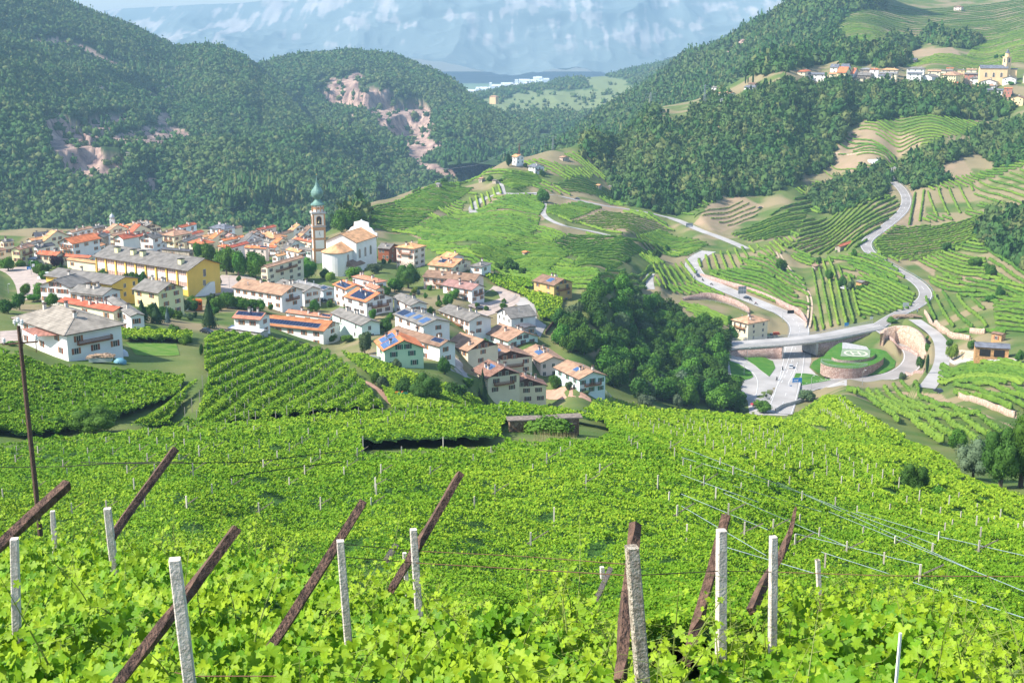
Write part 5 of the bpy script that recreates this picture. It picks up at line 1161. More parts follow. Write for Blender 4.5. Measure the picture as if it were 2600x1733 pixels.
def tpanels():
 m = MB(); hs_ = [(-1.0, zT(760)),(zT(735), zT(660)),(zT(640), zT(575))]
 for a, b in hs_:
  for ang in range(4):
   c, s = round(math.cos(ang * math.pi / 2)), round(math.sin(ang * math.pi / 2))
   pts = [(-w2 + 1.0,-w2 - .06, a),(w2 - 1.0,-w2 - .06, a),(w2 - 1.0,-w2 - .06, b),(-w2 + 1.0,-w2 - .06, b)]
   m.poly([(x * c - y * s, x * s + y * c, z) for x, y, z in pts])
 return m
tpanels().build('plaster_panel', M_plw, tw)
m = MB(); m.box(-w2 - .35, w2 + .35,-w2 - .35, w2 + .35, z1, z1 + .5); m.build('cornice', M_conc, tw)
m = MB(); m.box(-w2, w2,-w2, w2, z1 + .5, z2_); m.build('belfry', M_brick, tw)
m = MB()
for ang in range(4):
 c, s = round(math.cos(ang * math.pi / 2)), round(math.sin(ang * math.pi / 2))
 pts = [(-w2 + .8,-w2 - .05, z1 + .8),(w2 - .8,-w2 - .05, z1 + .8),(w2 - .8,-w2 - .05, z2_ - .5),(-w2 + .8,-w2 - .05, z2_ - .5)]
 m.poly([(x * c - y * s, x * s + y * c, z) for x, y, z in pts])
m.build('plaster_panel', M_plw, tw)
BW = arch_mesh(2.1,(z2_ - z1) * 0.62,'belfry_opening', M_brick, M_dark,0.35)
for ang in (0,1,2,3):
 c, s = round(math.cos(ang * math.pi / 2)), round(math.sin(ang * math.pi / 2)); link('belfry_opening', BW, tw,(s * (w2 + .08),-c * (w2 + .08), z1 + 1.2), math.pi + ang * math.pi / 2)
bl = MB(); bl.lathe([(.05,1.5),(.35,1.4),(.45,.7),(.75,0)],12); bl.build('bell', mat('bronze',(0.25,0.2,0.1),0.4, metal=0.9), tw,(0,-w2 - .25, z1 + 2.2))
m = MB(); m.box(-w2 - .6, w2 + .6,-w2 - .6, w2 + .6, z2_, z2_ + .55); m.box(-w2 - .3, w2 + .3,-w2 - .3, w2 + .3, z2_ + .55, z2_ + .9); m.build('cornice', M_conc, tw)
w3 = w2 * 0.83; m = MB(); m.lathe([(w3 * 1.08, z2_ + .9),(w3 * 1.08, z3_)],8, rot=math.pi / 8); m.build('drum', M_plw, tw)
m = MB()
for k in range(8):
 a = math.pi / 4 * k + math.pi / 8; x, y = w3 * 1.1 * math.cos(a), w3 * 1.1 * math.sin(a); m.bar((x, y, z2_ + .9),(x, y, z3_),.45)
m.build('pilaster', M_brick, tw)
oc = MB(); oc.lathe([(.7,0),(.7,.1)],14); OC = oc.mesh('round_window', M_brick)
for k in range(8):
 a = math.pi / 4 * k; o = link('round_window', OC, tw,(w3 * 1.0 * math.cos(a), w3 * 1.0 * math.sin(a),(z2_ + .9 + z3_) / 2)); o.rotation_euler = (0, math.pi / 2, a)
prof = [(3.55, zT(358)),(3.6, zT(350)),(2.3, zT(333)),(1.5, zT(318)),(1.25, zT(308)),(1.9, zT(298)),(2.7, zT(280)),(3.05, zT(262)),(3.1, zT(246)),(2.75, zT(228)),(2.1, zT(212)),(1.45, zT(196)),(0.95, zT(178)),(0.55, zT(155)),(0.3, zT(130)),(0.12, zT(105)),(0.08, zT(92))]
m = MB(); m.lathe(prof,16); m.build('onion_dome', M_cop, tw)
m = MB(); m.lathe([(.03, zT(92)),(.28, zT(90)),(.34, zT(87)),(.28, zT(84)),(.04, zT(82)),(.04, zT(76))],8); m.build('finial', mat('gilded_ball',(0.7,0.5,0.15),0.3, metal=0.9), tw)
for ang in (0,3):
 m = MB(); c = (zT(640) + zT(575)) / 2; m.bar((-.1,-w2 - .12, c + .9),(.35,-w2 - .12, c - .9),.14); m.bar((0,-w2 - .12, c),(.1,-w2 - .12, c + 1.3),.12); o = m.build('clock_hands', M_dark, tw); o.rotation_euler = (0,0, ang * math.pi / 2)
cbx = P(*A1(2210,270),300, off=6); cz0 = cbx.z + 6
m = empty('chapel_belfry',(cbx.x, cbx.y + 3, cz0 - 8)); tag(m,'small white chapel belfry with grey onion cap rising over the grey roofs','belfry')
q = MB(); q.box(-1.2,1.2,-1.2,1.2,-3,11.2); q.box(-1.35,1.35,-1.35,1.35,11.2,11.5); q.build('shaft', WM['white'], m)
q = MB(); q.lathe([(1.35,11.5),(1.4,12.1),(1.45,12.8),(1.2,13.6),(.6,14.2),(.15,14.8),(.05,15.6)],10); q.build('dome', M_rail, m)
q = arch_mesh(.8,1.9,'belfry_opening', M_frame, M_dark,.1)
link('belfry_opening', q, m,(0,-1.24,8.4), math.pi); link('belfry_opening', q, m,(-1.24,0,8.4), math.pi / 2)
hs = house(A5,(2045,345),(1475,345),(2080,330),14,'R','slate','peach','peach-coloured church of the upper village with slate roof',22,.6, yaw=76, wl=0, wr=0, nch=0, name='church', cat='church', dmin=1290, below=6)
for k in (0.23,0.5,0.77): link('window', AW, hs[0],(0.45, hs[2] * (1 - k),5.5), math.pi / 2).scale = (1.1,1,1)
hd = HOUSES[-1][6]
house(A5,(2228,362),(2045,355),(2262,340),13,'R','slate','peach','lower choir end of the peach church',18,.6, yaw=76, wl=0, wr=0, nch=0, name='church_choir', cat='choir', depth=hd + 6, below=6)
tt = at(*A5(2010,250), hd + 8); b2 = empty('bell_tower',(tt.x, tt.y, tt.z - 14), R(20)); tag(b2,'peach bell tower with pointed blue-grey roof in the upper village','bell tower')
s_ = 7.84 * F / (hd + 8) / 1.0
zz = lambda y: (250 - y) / 7.84 * (hd + 8) / F + 14
q = MB(); q.box(-2.9,2.9,-2.9,2.9,-5, zz(125)); q.box(-3.4,3.4,-3.4,3.4, zz(125), zz(118)); q.build('shaft', WM['peach'], b2)
q = MB(); q.lathe([(2.4, zz(118)),(2.3, zz(48))],8, rot=math.pi / 8); q.build('drum', WM['peach'], b2)
q = MB(); q.lathe([(2.8, zz(48)),(1.6, zz(25)),(.1, zz(-35))],8, rot=math.pi / 8); q.build('spire', RM['slate'], b2)
q = arch_mesh(1.9,4.0,'belfry_opening', M_frame, M_dark,.2)
link('belfry_opening', q, b2,(0,-2.95, zz(225)), math.pi); link('belfry_opening', q, b2,(-2.95,0, zz(225)), math.pi / 2)
sr, sa, sb, sroof, srz = SCH
hS = 10.5
m = MB()
nb = 9
for k in range(nb):
 y0_ = 1.2 + (sb - 2.4) * k / nb + .5; y1_ = 1.2 + (sb - 2.4) * (k + 1) / nb - .5
 m.box(1.12,1.19, y0_, y1_, hS - 5.2, hS - 2.6)
 m.box(1.12,1.19, y0_, y1_, hS - 8.2, hS - 6.9)
m.build('white_panel', WM['white'], sr)
M_screen = mat('window_blinds',(0.62,0.42,0.34),0.7)
for k in range(nb):
 y0_ = 1.2 + (sb - 2.4) * k / nb + .5; y1_ = 1.2 + (sb - 2.4) * (k + 1) / nb - .5
 for za, zb2 in ((hS - 2.55, hS - .7),(hS - 6.85, hS - 5.25)):
  m = MB(); m.box(1.1,1.16, y0_, y1_, za, zb2,0); n5 = 5
  for j in range(n5 + 1): yy = y0_ + (y1_ - y0_) * j / n5; m.box(1.04,1.15, yy - .05, yy + .05, za, zb2,1)
  m.build('window',[M_screen, M_dwood], sr)
m = MB();
for k in range(nb + 1): yy = 1.2 + (sb - 2.4) * k / nb; m.box(0.7,1.19, max(1.2, yy - .4), min(sb - 1.2, yy + .4),-4, hS - .3)
m.build('pier', WM['yellow'], sr)
for fx, fz in ((.52,5.5),(.5,1.9)): link('window', WINL, sr,(sa * fx,1.2, hS - 9.5 + fz), math.pi).scale = (1,1,1.7 if fz > 3 else 1.3)
m = MB(); m.hexa([(sa * .18,0.2,-1),(sa * .62,0.2,-1),(sa * .62,1.18,-1),(sa * .18,1.18,-1),(sa * .18,.2,-.8),(sa * .62,.2,3.6),(sa * .62,1.18,3.6),(sa * .18,1.18,-.8)]); m.box(sa * .62, sa * .75,.2,1.18,-1,3.7); m.build('outside_stair', WM['white'], sr)
for y, x in ((.83,.3),(.66,.3),(.56,.3),(.14,.22)):
 q = MB(); xx, yy = sa * x, sb * y; z = srz(xx, yy); q.box(xx - .9, xx + .9, yy - .9, yy + .9, z - .8, z + 1.7); q.box(xx - 1.1, xx + 1.1, yy - 1.1, yy + 1.1, z + 1.75, z + 1.95,1); q.build('roof_vent',[WM['pyellow'], M_dark], sroof)
fr_ = HOUSES[0]
g = empty('awning',(0,0,0)); tag(g,'rusty red awning on thin posts at the left side of the farmhouse','awning')
pts = [atz(*Z1(190,1165),-72.4), atz(*Z1(340,1150),-71.6), atz(*Z1(550,1218),-71.6), atz(*Z1(310,1230),-73.0)]
q = MB(); q.hexa([p - Vector((0,0,.1)) for p in pts] + pts); q.build('roof_sheet', RM['awn'], g)
for p in (pts[0], pts[3]): q = MB(); q.bar(p - Vector((0,0,4.2)), p,.14); q.build('post', M_dwood, g)
# foliage materials
M_vine = leafmat('vine_leaves',(0.070,0.185,0.008),(0.135,0.275,0.013), tint=(0.30,0.42,0.025), trans=0.25, vscale=0.15)
M_vinef = leafmat('vine_leaves_close',(0.058,0.19,0.006),(0.13,0.30,0.012), tint=(0.30,0.43,0.018), trans=0.36, rough=0.55, vscale=1.5, spec=0.22)
M_under = mat('vine_shade_colour',(0.025,0.075,0.008),0.95, vscale=2.5, col2=(0.05,0.14,0.012), bump=1.0, bscale=5, detail=8)  # sheet colour under the vine leaves, darkened to stand for the shade there
M_row = leafmat('vine_row_leaves',(0.058,0.145,0.016),(0.11,0.215,0.024), tint=(0.24,0.34,0.04), trans=0.1, vscale=0.25)
def treemat(n, a, b): return mat(n, a,0.75, vscale=0.35, col2=b, trans=0.15, obj_var=0.22, spec=0.15)
TM = dict(mid=treemat('leaves_mid',(0.055,0.15,0.016),(0.105,0.225,0.026)), dark=treemat('leaves_dark',(0.038,0.105,0.017),(0.078,0.17,0.026)), bright=treemat('leaves_bright',(0.075,0.19,0.02),(0.13,0.27,0.03)), olive=treemat('leaves_olive',(0.08,0.13,0.055),(0.12,0.17,0.07)), silver=treemat('leaves_silver',(0.09,0.14,0.075),(0.15,0.20,0.11)), purple=treemat('leaves_purple',(0.045,0.022,0.03),(0.08,0.035,0.045)), yellow=treemat('leaves_yellowish',(0.15,0.23,0.03),(0.24,0.32,0.04)), conifer=treemat('needles',(0.022,0.058,0.022),(0.045,0.095,0.03)), blue=treemat('needles_blue',(0.09,0.15,0.14),(0.14,0.2,0.19)))
M_bark = mat('bark',(0.13,0.10,0.075),0.95, var=0.3, vscale=2)
def quads(c, nrm, size, rng, aspect=1.0):
 """leaf quads folded along the middle: centres c (n,3), normals nrm, sizes"""
 n = len(c); nrm = nrm / (np.linalg.norm(nrm, axis=1, keepdims=True) + 1e-9)
 r = rng.normal(size=(n,3)); t = np.cross(nrm, r); t /= np.linalg.norm(t, axis=1, keepdims=True) + 1e-9; b = np.cross(nrm, t)
 s = (size if np.ndim(size) else np.full(n, size))[:, None] / 2
 V = np.stack([c - t * s, c - b * s * aspect + nrm * s * .25, c + t * s, c + b * s * aspect + nrm * s * .25],1)
 T = (np.arange(n) * 4)[:, None, None] + np.array([[0,1,2],[0,2,3]])[None]
 return V.reshape(-1,3), T.reshape(-1,3)
def crown_broad(seed, nl=15, n=3600, sx=1.0, sz=0.8, leaf=0.115, spread=0.62):
 r = np.random.default_rng(seed)
 L = r.normal(size=(nl,3)); L /= np.linalg.norm(L, axis=1, keepdims=True); L *= r.uniform(.35,1,(nl,1)) * spread; L[:,2] = np.abs(L[:,2]) * 1.1 - 0.15 * (r.random(nl) < .4)
 R_ = r.uniform(.26,.46, nl)
 k = r.choice(nl, n, p=R_ ** 2 / (R_ ** 2).sum()); d = r.normal(size=(n,3)); d /= np.linalg.norm(d, axis=1, keepdims=True)
 c = L[k] + d * (R_[k] * r.uniform(.70,1.15, n))[:, None]
 nn = d + r.normal(size=(n,3)) * 0.45
 V, T = quads(c, nn, r.uniform(.6,1.4, n) * leaf, r)
 bv, bt = ico(2); VV = [V]; TT = [T]; off = len(V)
 for i in range(nl):
  q = bv * (R_[i] * 0.72) * (1 + 0.2 * noise3(bv[:,0] * 3 + i, bv[:,1] * 3, bv[:,2] * 3, seed)[:, None]) + L[i]; VV.append(q); TT.append(bt + off); off += len(bv)
 V = np.concatenate(VV) * np.array([sx, sx, sz]); V[:,2] -= V[:,2].min()
 V[:,2] /= V[:,2].max(); V[:, :2] /= np.abs(V[:, :2]).max()
 return V, np.concatenate(TT)
def crown_spruce(seed, n=2200, tiers=13, slim=1.0):
 r = np.random.default_rng(seed)
 t = r.random(n) ** 0.7; z = 1 - t; tier = np.floor(z * tiers) / tiers; f = (z - tier) * tiers
 rad = (1 - z) ** 0.9 * (1.0 - 0.45 * f) * r.uniform(.55,1.05, n); a = r.random(n) * 6.283
 lob = 1 + 0.16 * np.sin(a * 5 + tier * 40)
 c = np.c_[np.cos(a) * rad * lob, np.sin(a) * rad * lob, z * .97 - rad * 0.05]
 nn = np.c_[np.cos(a), np.sin(a), np.full(n,.9)] + r.normal(size=(n,3)) * .35
 V, T = quads(c, nn, r.uniform(.05,.13, n), r,1.0)
 bv, bt = ico(2); q = bv.copy(); h = (q[:,2] + 1) / 2; q[:, :2] *= ((1 - h) * 0.85 + .02)[:, None] * 1.0; q[:,2] = h * .93
 return np.concatenate([V, q]), np.concatenate([T, bt + len(V)])
def crown_column(seed, n=1500, wild=0.12, droop=0.0):
 r = np.random.default_rng(seed); z = r.random(n); rad = (np.sin(np.clip(z * .92 + .06,0,1) * math.pi) ** 0.5) * r.uniform(.82,1.1, n); a = r.random(n) * 6.283
 c = np.c_[np.cos(a) * rad, np.sin(a) * rad, z]; nn = np.c_[np.cos(a), np.sin(a), np.full(n,.35)] + r.normal(size=(n,3)) * .3
 V, T = quads(c, nn, r.uniform(.04,.10, n), r)
 bv, bt = ico(2); q = bv * np.array([.85,.85,.5]) + np.array([0,0,.5]); return np.concatenate([V, q]), np.concatenate([T, bt + len(V)])
def _cm(nm, VT): return mesh_np(nm, VT[0], VT[1], TM['mid'])
CB = [_cm('crown', crown_broad(s, nl=14 + s % 5)) for s in range(1,8)]
CS = [_cm('crown', crown_spruce(s)) for s in (31,32)]; CCY = _cm('crown', crown_column(41)); CBIG = [_cm('crown', crown_broad(s, nl=34, n=9000, leaf=0.055, spread=.75)) for s in (51,52)]
tk = MB(); tk.tube([(0,0,-1),(0.02,0,0.4),(0,.03,1)],[.055,.04,.02],7)
for a in (0.4,2.4,4.5): tk.tube([(0,0,.45),(.12 * math.cos(a),.12 * math.sin(a),.8)],[.022,.01],5)
TRUNK = tk.mesh('trunk', M_bark)
NT = 0
_tr = random.Random(5)
SPOKEN = dict(broad='broad leafy tree', spruce='pointed dark spruce', cypress='slim dark cypress', bush='round bushy shrub', big='large leafy tree')
def tree(pos, hgt, wid, kind='broad', col='mid', label='', group=None, name=None):
 global NT
 NT += 1
 root = empty(name or {'broad': 'broadleaf_tree','spruce': 'spruce_tree','cypress': 'cypress_tree','bush': 'bush','big': 'broadleaf_tree'}[kind], tuple(pos), _tr.random() * 6.28)
 tag(root, label,'bush' if kind == 'bush' else 'tree', group)
 me = {'broad': lambda: _tr.choice(CB),'spruce': lambda: _tr.choice(CS),'cypress': lambda: CCY,'bush': lambda: _tr.choice(CB),'big': lambda: _tr.choice(CBIG)}[kind]()
 z0 = {'broad': .03,'big': .03,'spruce': .05,'cypress': .03,'bush': -.05}[kind]
 c = link('crown', me, root,(0,0, hgt * z0)); c.scale = (wid / 2, wid / 2, hgt * (1 - z0))
 c.material_slots[0].link = 'OBJECT'; c.material_slots[0].material = TM[col]
 t = link('trunk', TRUNK, root); k = hgt * (.75 if kind != 'bush' else .5); t.scale = (k, k, k * .9)
 return root
def tpx(Z, x, yb, yt, wpx, kind='broad', col='mid', label='', group=None, dmin=215.0, s=None, sink=0.0):
 """tree from its base pixel, top pixel and width in pixels of that zoom"""
 px, pb = Z(x, yb); _, pt = Z(x, yt); x2, _ = Z(x + wpx, yb)
 p = P(px, pb, dmin); h = (pb - pt) * p.y / F * 1.02; w = (x2 - px) * p.y / F
 return tree((p.x, p.y + w * .2, p.z - sink), h + sink, w, kind, col, label, group)
G_ROW = 'round clipped row trees behind the yellow school'
for i,(x, b, t, w) in enumerate(((1740,540,388,130),(1845,570,390,150),(1970,660,430,190),(2100,700,462,180),(2230,715,480,170))):
 tpx(Z1, x, b, t, w,'broad','mid','round dense tree in the dark green row behind the yellow school', G_ROW)
for i,(x, b, t, w) in enumerate(((80,975,715,190),(190,985,745,170),(335,1000,757,215))):
 tpx(Z2, x, b, t, w,'broad','mid','big round tree of the dark green row between school and church', G_ROW)
TL = [(Z1,540,705,572,100,'spruce','conifer','single spruce in front of the gym hall roof'),(Z1,570,912,808,60,'spruce','conifer','small spruce before the white wall of the skylight house'),(Z1,215,870,765,125,'bush','bright','bright green shrub beside the town road'),(Z1,60,1030,900,190,'broad','dark','dark tree at the left border behind the farmhouse'),(Z1,165,1000,850,140,'broad','dark','dark tree left of the farmhouse chimneys'),(Z1,290,930,860,150,'broad','mid','garden tree above the farmhouse roof, left'),(Z1,420,920,850,150,'broad','mid','garden tree above the farmhouse roof, right'),(Z1,1075,1105,895,150,'spruce','conifer','tall spruce right of the farmhouse roof ridge'),(Z1,1255,1110,900,150,'spruce','conifer','tall spruce in the middle of the conifer group by the farmhouse'),(Z1,1380,1120,930,160,'spruce','conifer','broad spruce right in the conifer group by the farmhouse'),(Z1,940,1045,945,90,'spruce','conifer','short spruce in front of the long red roof'),(Z1,1480,1115,965,70,'spruce','blue','slim blue spruce beside the conifer group'),(Z1,1845,1160,885,170,'spruce','conifer','tall spruce between orange bins and striped shed'),(Z1,1430,1000,925,100,'broad','mid','small leafy tree under the pale yellow house'),(Z1,490,625,508,150,'broad','purple','purple-leaved tree in front of the red roofs'),(Z1,1375,750,588,125,'broad','mid','taller tree against the white school panels'),(Z1,1100,830,655,120,'broad','dark','leftmost dark tree in the school garden'),(Z1,1180,810,655,110,'broad','mid','second dark tree in the school garden'),(Z1,1260,800,650,110,'broad','dark','third dark tree in the school garden'),(Z1,1420,770,650,90,'broad','mid','rightmost small tree in the school garden'),(Z1,60,660,525,170,'broad','bright','bright leafy tree above the town road at the left border'),(Z1,170,620,555,110,'bush','bright','leafy shrub under the metal carport'),(Z1,300,640,560,140,'bush','mid','vine-like shrubbery right of the metal carport'),(Z1,420,640,595,100,'bush','olive','grey-green shrub under the purple tree'),(Z1,1150,880,850,90,'bush','bright','light bush between white row house and pale yellow house'),(Z1,1700,1000,900,150,'bush','mid','bushy hedge above the orange bins'),(Z1,1900,1010,880,170,'broad','mid','leafy tree left of the long white house'),(Z1,2010,990,830,170,'broad','mid','leafy tree at the corner of the long white house'),(Z1,2150,1000,890,170,'bush','mid','bushes under the long white house, left'),(Z1,2280,1010,900,160,'bush','mid','bushes under the long white house, right'),(Z1,1560,1080,1000,140,'bush','bright','round shrub by the parked white car'),(Z1,1640,1310,1210,150,'bush','bright','shrub at the right end of the lawn'),(Z1,1400,1290,1210,130,'bush','mid','shrub beside the small pergola on the lawn'),(Z1,1530,1230,1130,150,'bush','mid','shrub row above the lawn'),(Z1,1240,1170,1090,110,'bush','bright','small bush under the tall spruces'),(Z1,1780,1400,1290,50,'bush','dark','ivy-covered post shrub at the vineyard path'),(Z1,90,1320,1270,120,'bush','bright','low bush under the farmhouse awning'),(Z2,420,835,770,90,'broad','mid','small tree between pink house and long tan roof'),(Z2,790,1020,815,240,'big','mid','large full tree right in front of the bell tower'),(Z2,545,1000,905,120,'broad','bright','light green tree below the long tan roof'),(Z2,640,1010,930,130,'broad','bright','bright shrub tree beside the pale metal roof'),(Z2,955,1010,900,110,'broad','dark','dark tree under the church apse'),(Z2,1000,1040,940,120,'broad','yellow','yellowish tree below the church apse'),(Z2,1210,1015,900,170,'broad','bright','yellow-green tree below the church windows'),(Z2,1390,960,868,180,'broad','olive','pale olive tree at the church corner'),(Z2,1690,1090,850,240,'big','dark','large dark tree below the pink house'),(Z2,1722,900,798,60,'broad','mid','narrow tree in front of the pink house'),(Z2,1570,1120,990,190,'broad','mid','leafy tree right of the weathered red roof'),(Z2,1480,870,820,50,'bush','mid','small bush by the rust-red house, left'),(Z2,1530,870,825,40,'bush','mid','small bush by the rust-red house, right'),(Z2,50,1260,1150,170,'broad','dark','dark tree at the left of the white house terrace'),(Z2,180,1270,1165,190,'broad','mid','dense shrubbery in front of the long white house'),(Z2,310,1275,1170,170,'broad','mid','second dense shrub in front of the long white house'),(Z2,480,1280,1225,60,'bush','mid','small bush at the long white house corner'),(Z2,970,1570,1458,210,'bush','mid','round bush at the end of the crate stack'),(Z2,1310,1570,1470,150,'broad','olive','olive-green tree by the mint house'),(Z2,1160,1570,1500,150,'bush','bright','low hedge under the mint house'),(Z2,1470,1410,1365,70,'bush','yellow','yellow-green shrub right of the mint house'),(Z3,90,985,765,150,'broad','olive','tall feathery tree left of the light green house'),(Z3,800,1150,985,150,'broad','dark','dark tree beside the curved village street'),(Z3,1390,260,120,180,'broad','dark','dark tree at the far corner of the village vineyards'),(Z3,1490,275,205,90,'broad','dark','smaller dark tree right of the far corner tree'),(Z3,1270,240,165,110,'broad','mid','leafy tree next to the small white hip-roofed house'),(Z3,640,1420,1110,370,'big','dark','huge dark tree above the terrace path'),(Z3,450,1380,1150,200,'broad','dark','dark tree left of the huge dark tree'),(Z3,250,1310,1150,150,'broad','olive','olive tree in the hedge over the clay path'),(Z3,180,1250,1120,110,'broad','mid','small tree at the wooden gate'),(Z3,900,1390,1210,260,'bush','dark','wide dark shrub right of the huge dark tree'),(Z3,1010,1270,1170,130,'bush','mid','bush beside the street by the mottled roof'),(Z3,1135,1420,1080,130,'spruce','conifer','dark ragged spruce in front of the mottled roof house'),(Z3,1770,1290,1150,150,'bush','mid','perfectly round bush between cream and blue-white houses'),(Z3,1385,740,655,90,'broad','bright','small tree before the white grey-roofed house'),(Z3,745,520,448,30,'cypress','conifer','little cypress in the hedge garden'),(Z3,566,450,398,45,'bush','blue','blue-green round shrub in the hedge garden'),(Z3,665,410,355,60,'bush','mid','round shrub at the end of the clipped hedge'),(Z3,1900,1290,1210,90,'bush','olive','grey-green shrub left of the blue-white house wall'),(Z3,690,610,565,60,'bush','olive','pale round shrub beside the stepped grey roof'),(Z3,1790,470,400,90,'broad','mid','small tree under the ochre house balcony'),(Z3,380,1130,1010,110,'broad','olive','greyish tree in the terraced garden'),(Z3,530,440,380,90,'bush','yellow','yellow-green shrub under the dark pine'),(Z3,2150,1370,1310,120,'bush','olive','shrubby kitchen garden beside the railing'),(Z3,2050,1330,1290,80,'bush','olive','small shrub under the blue-white house'),(Z4,1765,1410,1305,190,'broad','olive','grey-green olive tree at the junction'),(Z4,1400,1500,1395,200,'broad','bright','leafy bush by the red car'),(Z4,455,1460,1345,190,'broad','silver','silvery willow bush left at the edge of the woods'),(Z4,712,1460,1345,115,'broad','silver','narrow silvery willow right of the first silvery bush'),(Z4,290,280,225,100,'bush','dark','dark bush on the terrace edge beyond the village'),(Z4,540,250,160,90,'bush','dark','dark bush in the hollow above the striped vine block'),(Z4,620,190,130,60,'bush','dark','dark bush at the bend of the farm lane'),(Z4,1540,350,230,120,'broad','mid','tree on the bank beside the dirt track'),(Z4,1130,140 + 660,700,60,'broad','mid','small tree behind the tan hip-roofed house'),(M2,1570,1395,1290,110,'broad','mid','rounded tree at the lane fork on the hill'),(M2,1330,1145,1055,55,'broad','conifer','dark tree left of the tall white hilltop house'),(M2,1560,1215,1165,60,'broad','dark','dark tree below the hilltop villa'),(M2,1445,1150,1120,40,'bush','dark','bush between the two hilltop houses'),(M2,1200,1245,1205,60,'bush','dark','bush by the tan-roofed stone hut'),(M2,1275,1255,1222,35,'bush','dark','tiny dark bush right of the low grey shed'),(M2,880,1240,1205,70,'bush','dark','bush behind the pale-roofed stone hut'),(M2,250,1580,1420,200,'broad','mid','tree on the slope just right of the bell tower dome'),(M2,180,1600,1440,160,'broad','mid','tree behind the bell tower on the gorge edge'),(Z5,1342,1075,925,125,'broad','yellow','yellow-green weeping willow by the wooden garage'),(Z5,1131,1175,1015,30,'cypress','conifer','slim cypress at the end of the hedge by the lane'),(Z5,1080,1140,1035,90,'broad','dark','dark shrub left of the slim cypress'),(Z5,1315,965,898,80,'broad','mid','small tree above the weeping willow'),(Z5,1495,985,895,80,'bush','mid','ivy bush left of the wooden garage'),(Z5,1885,1090,980,90,'broad','mid','tree right of the wooden garage'),(Z5,515,510,415,75,'broad','olive','olive tree left of the garden pavilion'),(Z5,455,490,385,90,'broad','dark','dark tree left of the olive tree by the pavilion'),(Z5,600,505,455,90,'bush','mid','hedge in front of the garden pavilion'),(Z5,540,235,165,65,'bush','mid','round shrub below the red-roofed barn'),(Z5,1730,570,460,100,'broad','dark','tree on the bank above the ten vine rows'),(Z5,1650,600,535,110,'bush','dark','shrub on the bank above the ten vine rows'),(Z5,1650,400,280,130,'broad','mid','lone tree in the hillside terraces'),(Z5,1540,320,230,150,'broad','mid','bushy tree above the hillside terraces'),(Z5,1300,190,110,90,'broad','dark','dark tree at the top of the big vine block'),(Z5,935,1230,1168,80,'bush','olive','olive bush below the loop road'),(Z5,250,290,220,60,'bush','dark','bush among the green nets'),(Z5,850,770,720,110,'bush','bright','leafy creeper over the left end of the curved wall'),(Z5,1140,900,870,45,'bush','bright','upper hedge bush beside the lane'),(Z5,1135,1000,920,55,'bush','bright','middle hedge bush beside the lane'),(Z5,340,430,330,80,'broad','mid','tree right of the green nets'),]
for q in TL: tpx(*q[:8], dmin=(215 if q[0] is not M2 else 600) if not (q[0] in (Z4, Z5)) else 370)
tpx(N3,1600,470,215,250,'big','silver','big silvery tree at the right border above the near vineyard', dmin=150)
tpx(N3,1745,520,130,260,'big','dark','tall dark tree cut by the right border', dmin=165); tpx(N3,1860,540,80,280,'big','mid','tallest dark tree at the very right border', dmin=170)
tpx(N3,1515,330,205,130,'broad','mid','leafy tree left of the big silvery tree', dmin=230); tpx(N3,1260,580,345,215,'big','dark','isolated dark tree standing in the near vineyard', dmin=110); tpx(N3,1385,610,490,140,'broad','bright','lighter bush right of the isolated dark tree', dmin=110)
tpx(N3,1070,160,130,45,'bush','mid','small round bush between two vineyard plots', dmin=250); tpx(N1,500,230,70,320,'big','mid','wide bushy tree below the left plateau', dmin=195); tpx(N1,300,215,120,160,'bush','mid','bush left of the wide bushy tree', dmin=195); tpx(N1,1370,150,90,160,'bush','dark','dark shrub in the vine rows of the left plateau', dmin=195)
for x, b, t, w in ((490,595,508,14),(440,575,508,12),(457,570,530,10),(612,590,545,14)): tpx(M3, x, b, t, w,'cypress','conifer','slim cypress on the hill beside the small hamlet','cypresses beside the hamlet', dmin=1120)
tpx(A5,2100,875,735,150,'spruce','blue','blue spruce at the right end of the upper village', dmin=1200); tpx(A5,1990,870,735,90,'spruce','conifer','dark spruce left of the blue spruce', dmin=1200); tpx(A5,640,610,520,110,'broad','mid','round tree between white gable house and yellow palazzo', dmin=1280)
tpx(A5,2100,680,600,170,'broad','mid','tree right of the white gable house near the church', dmin=1250); tpx(A5,1800,170,60,100,'broad','dark','dark tree behind the upper bell tower', dmin=1400); tpx(A5,1930,150,70,110,'broad','dark','dark tree touching the upper bell tower', dmin=1400)
WOODS = [Z4(*p) for p in ((-100,700),(20,470),(120,440),(260,500),(360,570),(480,640),(620,700),(760,780),(930,840),(1140,910),(1140,1050),(1100,1180),(1080,1290),(1140,1330),(1240,1380),(1290,1480),(1100,1500),(700,1470),(400,1400),(280,1380),(150,1290),(60,1140),(-110,1070),(-300,960),(-340,880),(-215,730))]
wp = scatter(WOODS,7.8,300,640,5)
_kinds = [('dark',5),('mid',5),('dark',3),('bright',1),('olive',1)]
def zone(p):
 x, y = to_px(*p); return ('upper edge ' if y < 800 else 'lower edge ' if y > 960 else 'middle ') + ('below the ochre house' if x < 1500 else 'toward the tan hip-roofed house' if x > 1680 else 'between new village and junction')
for p in wp:
 c = _tr.choices(['dark','mid','bright','olive','silver'],[10,10,2,1.2,.3])[0]; s = _tr.uniform(.8,1.25)
 tree((p[0], p[1], p[2] - .5),9.0 * s,9.6 * s,'broad', c, {'dark': 'dark','mid': 'mid green','bright': 'bright green','olive': 'grey-green','silver': 'silvery'}[c] + ' tree in the woods, ' + zone(p),'trees of the woods below the new village')
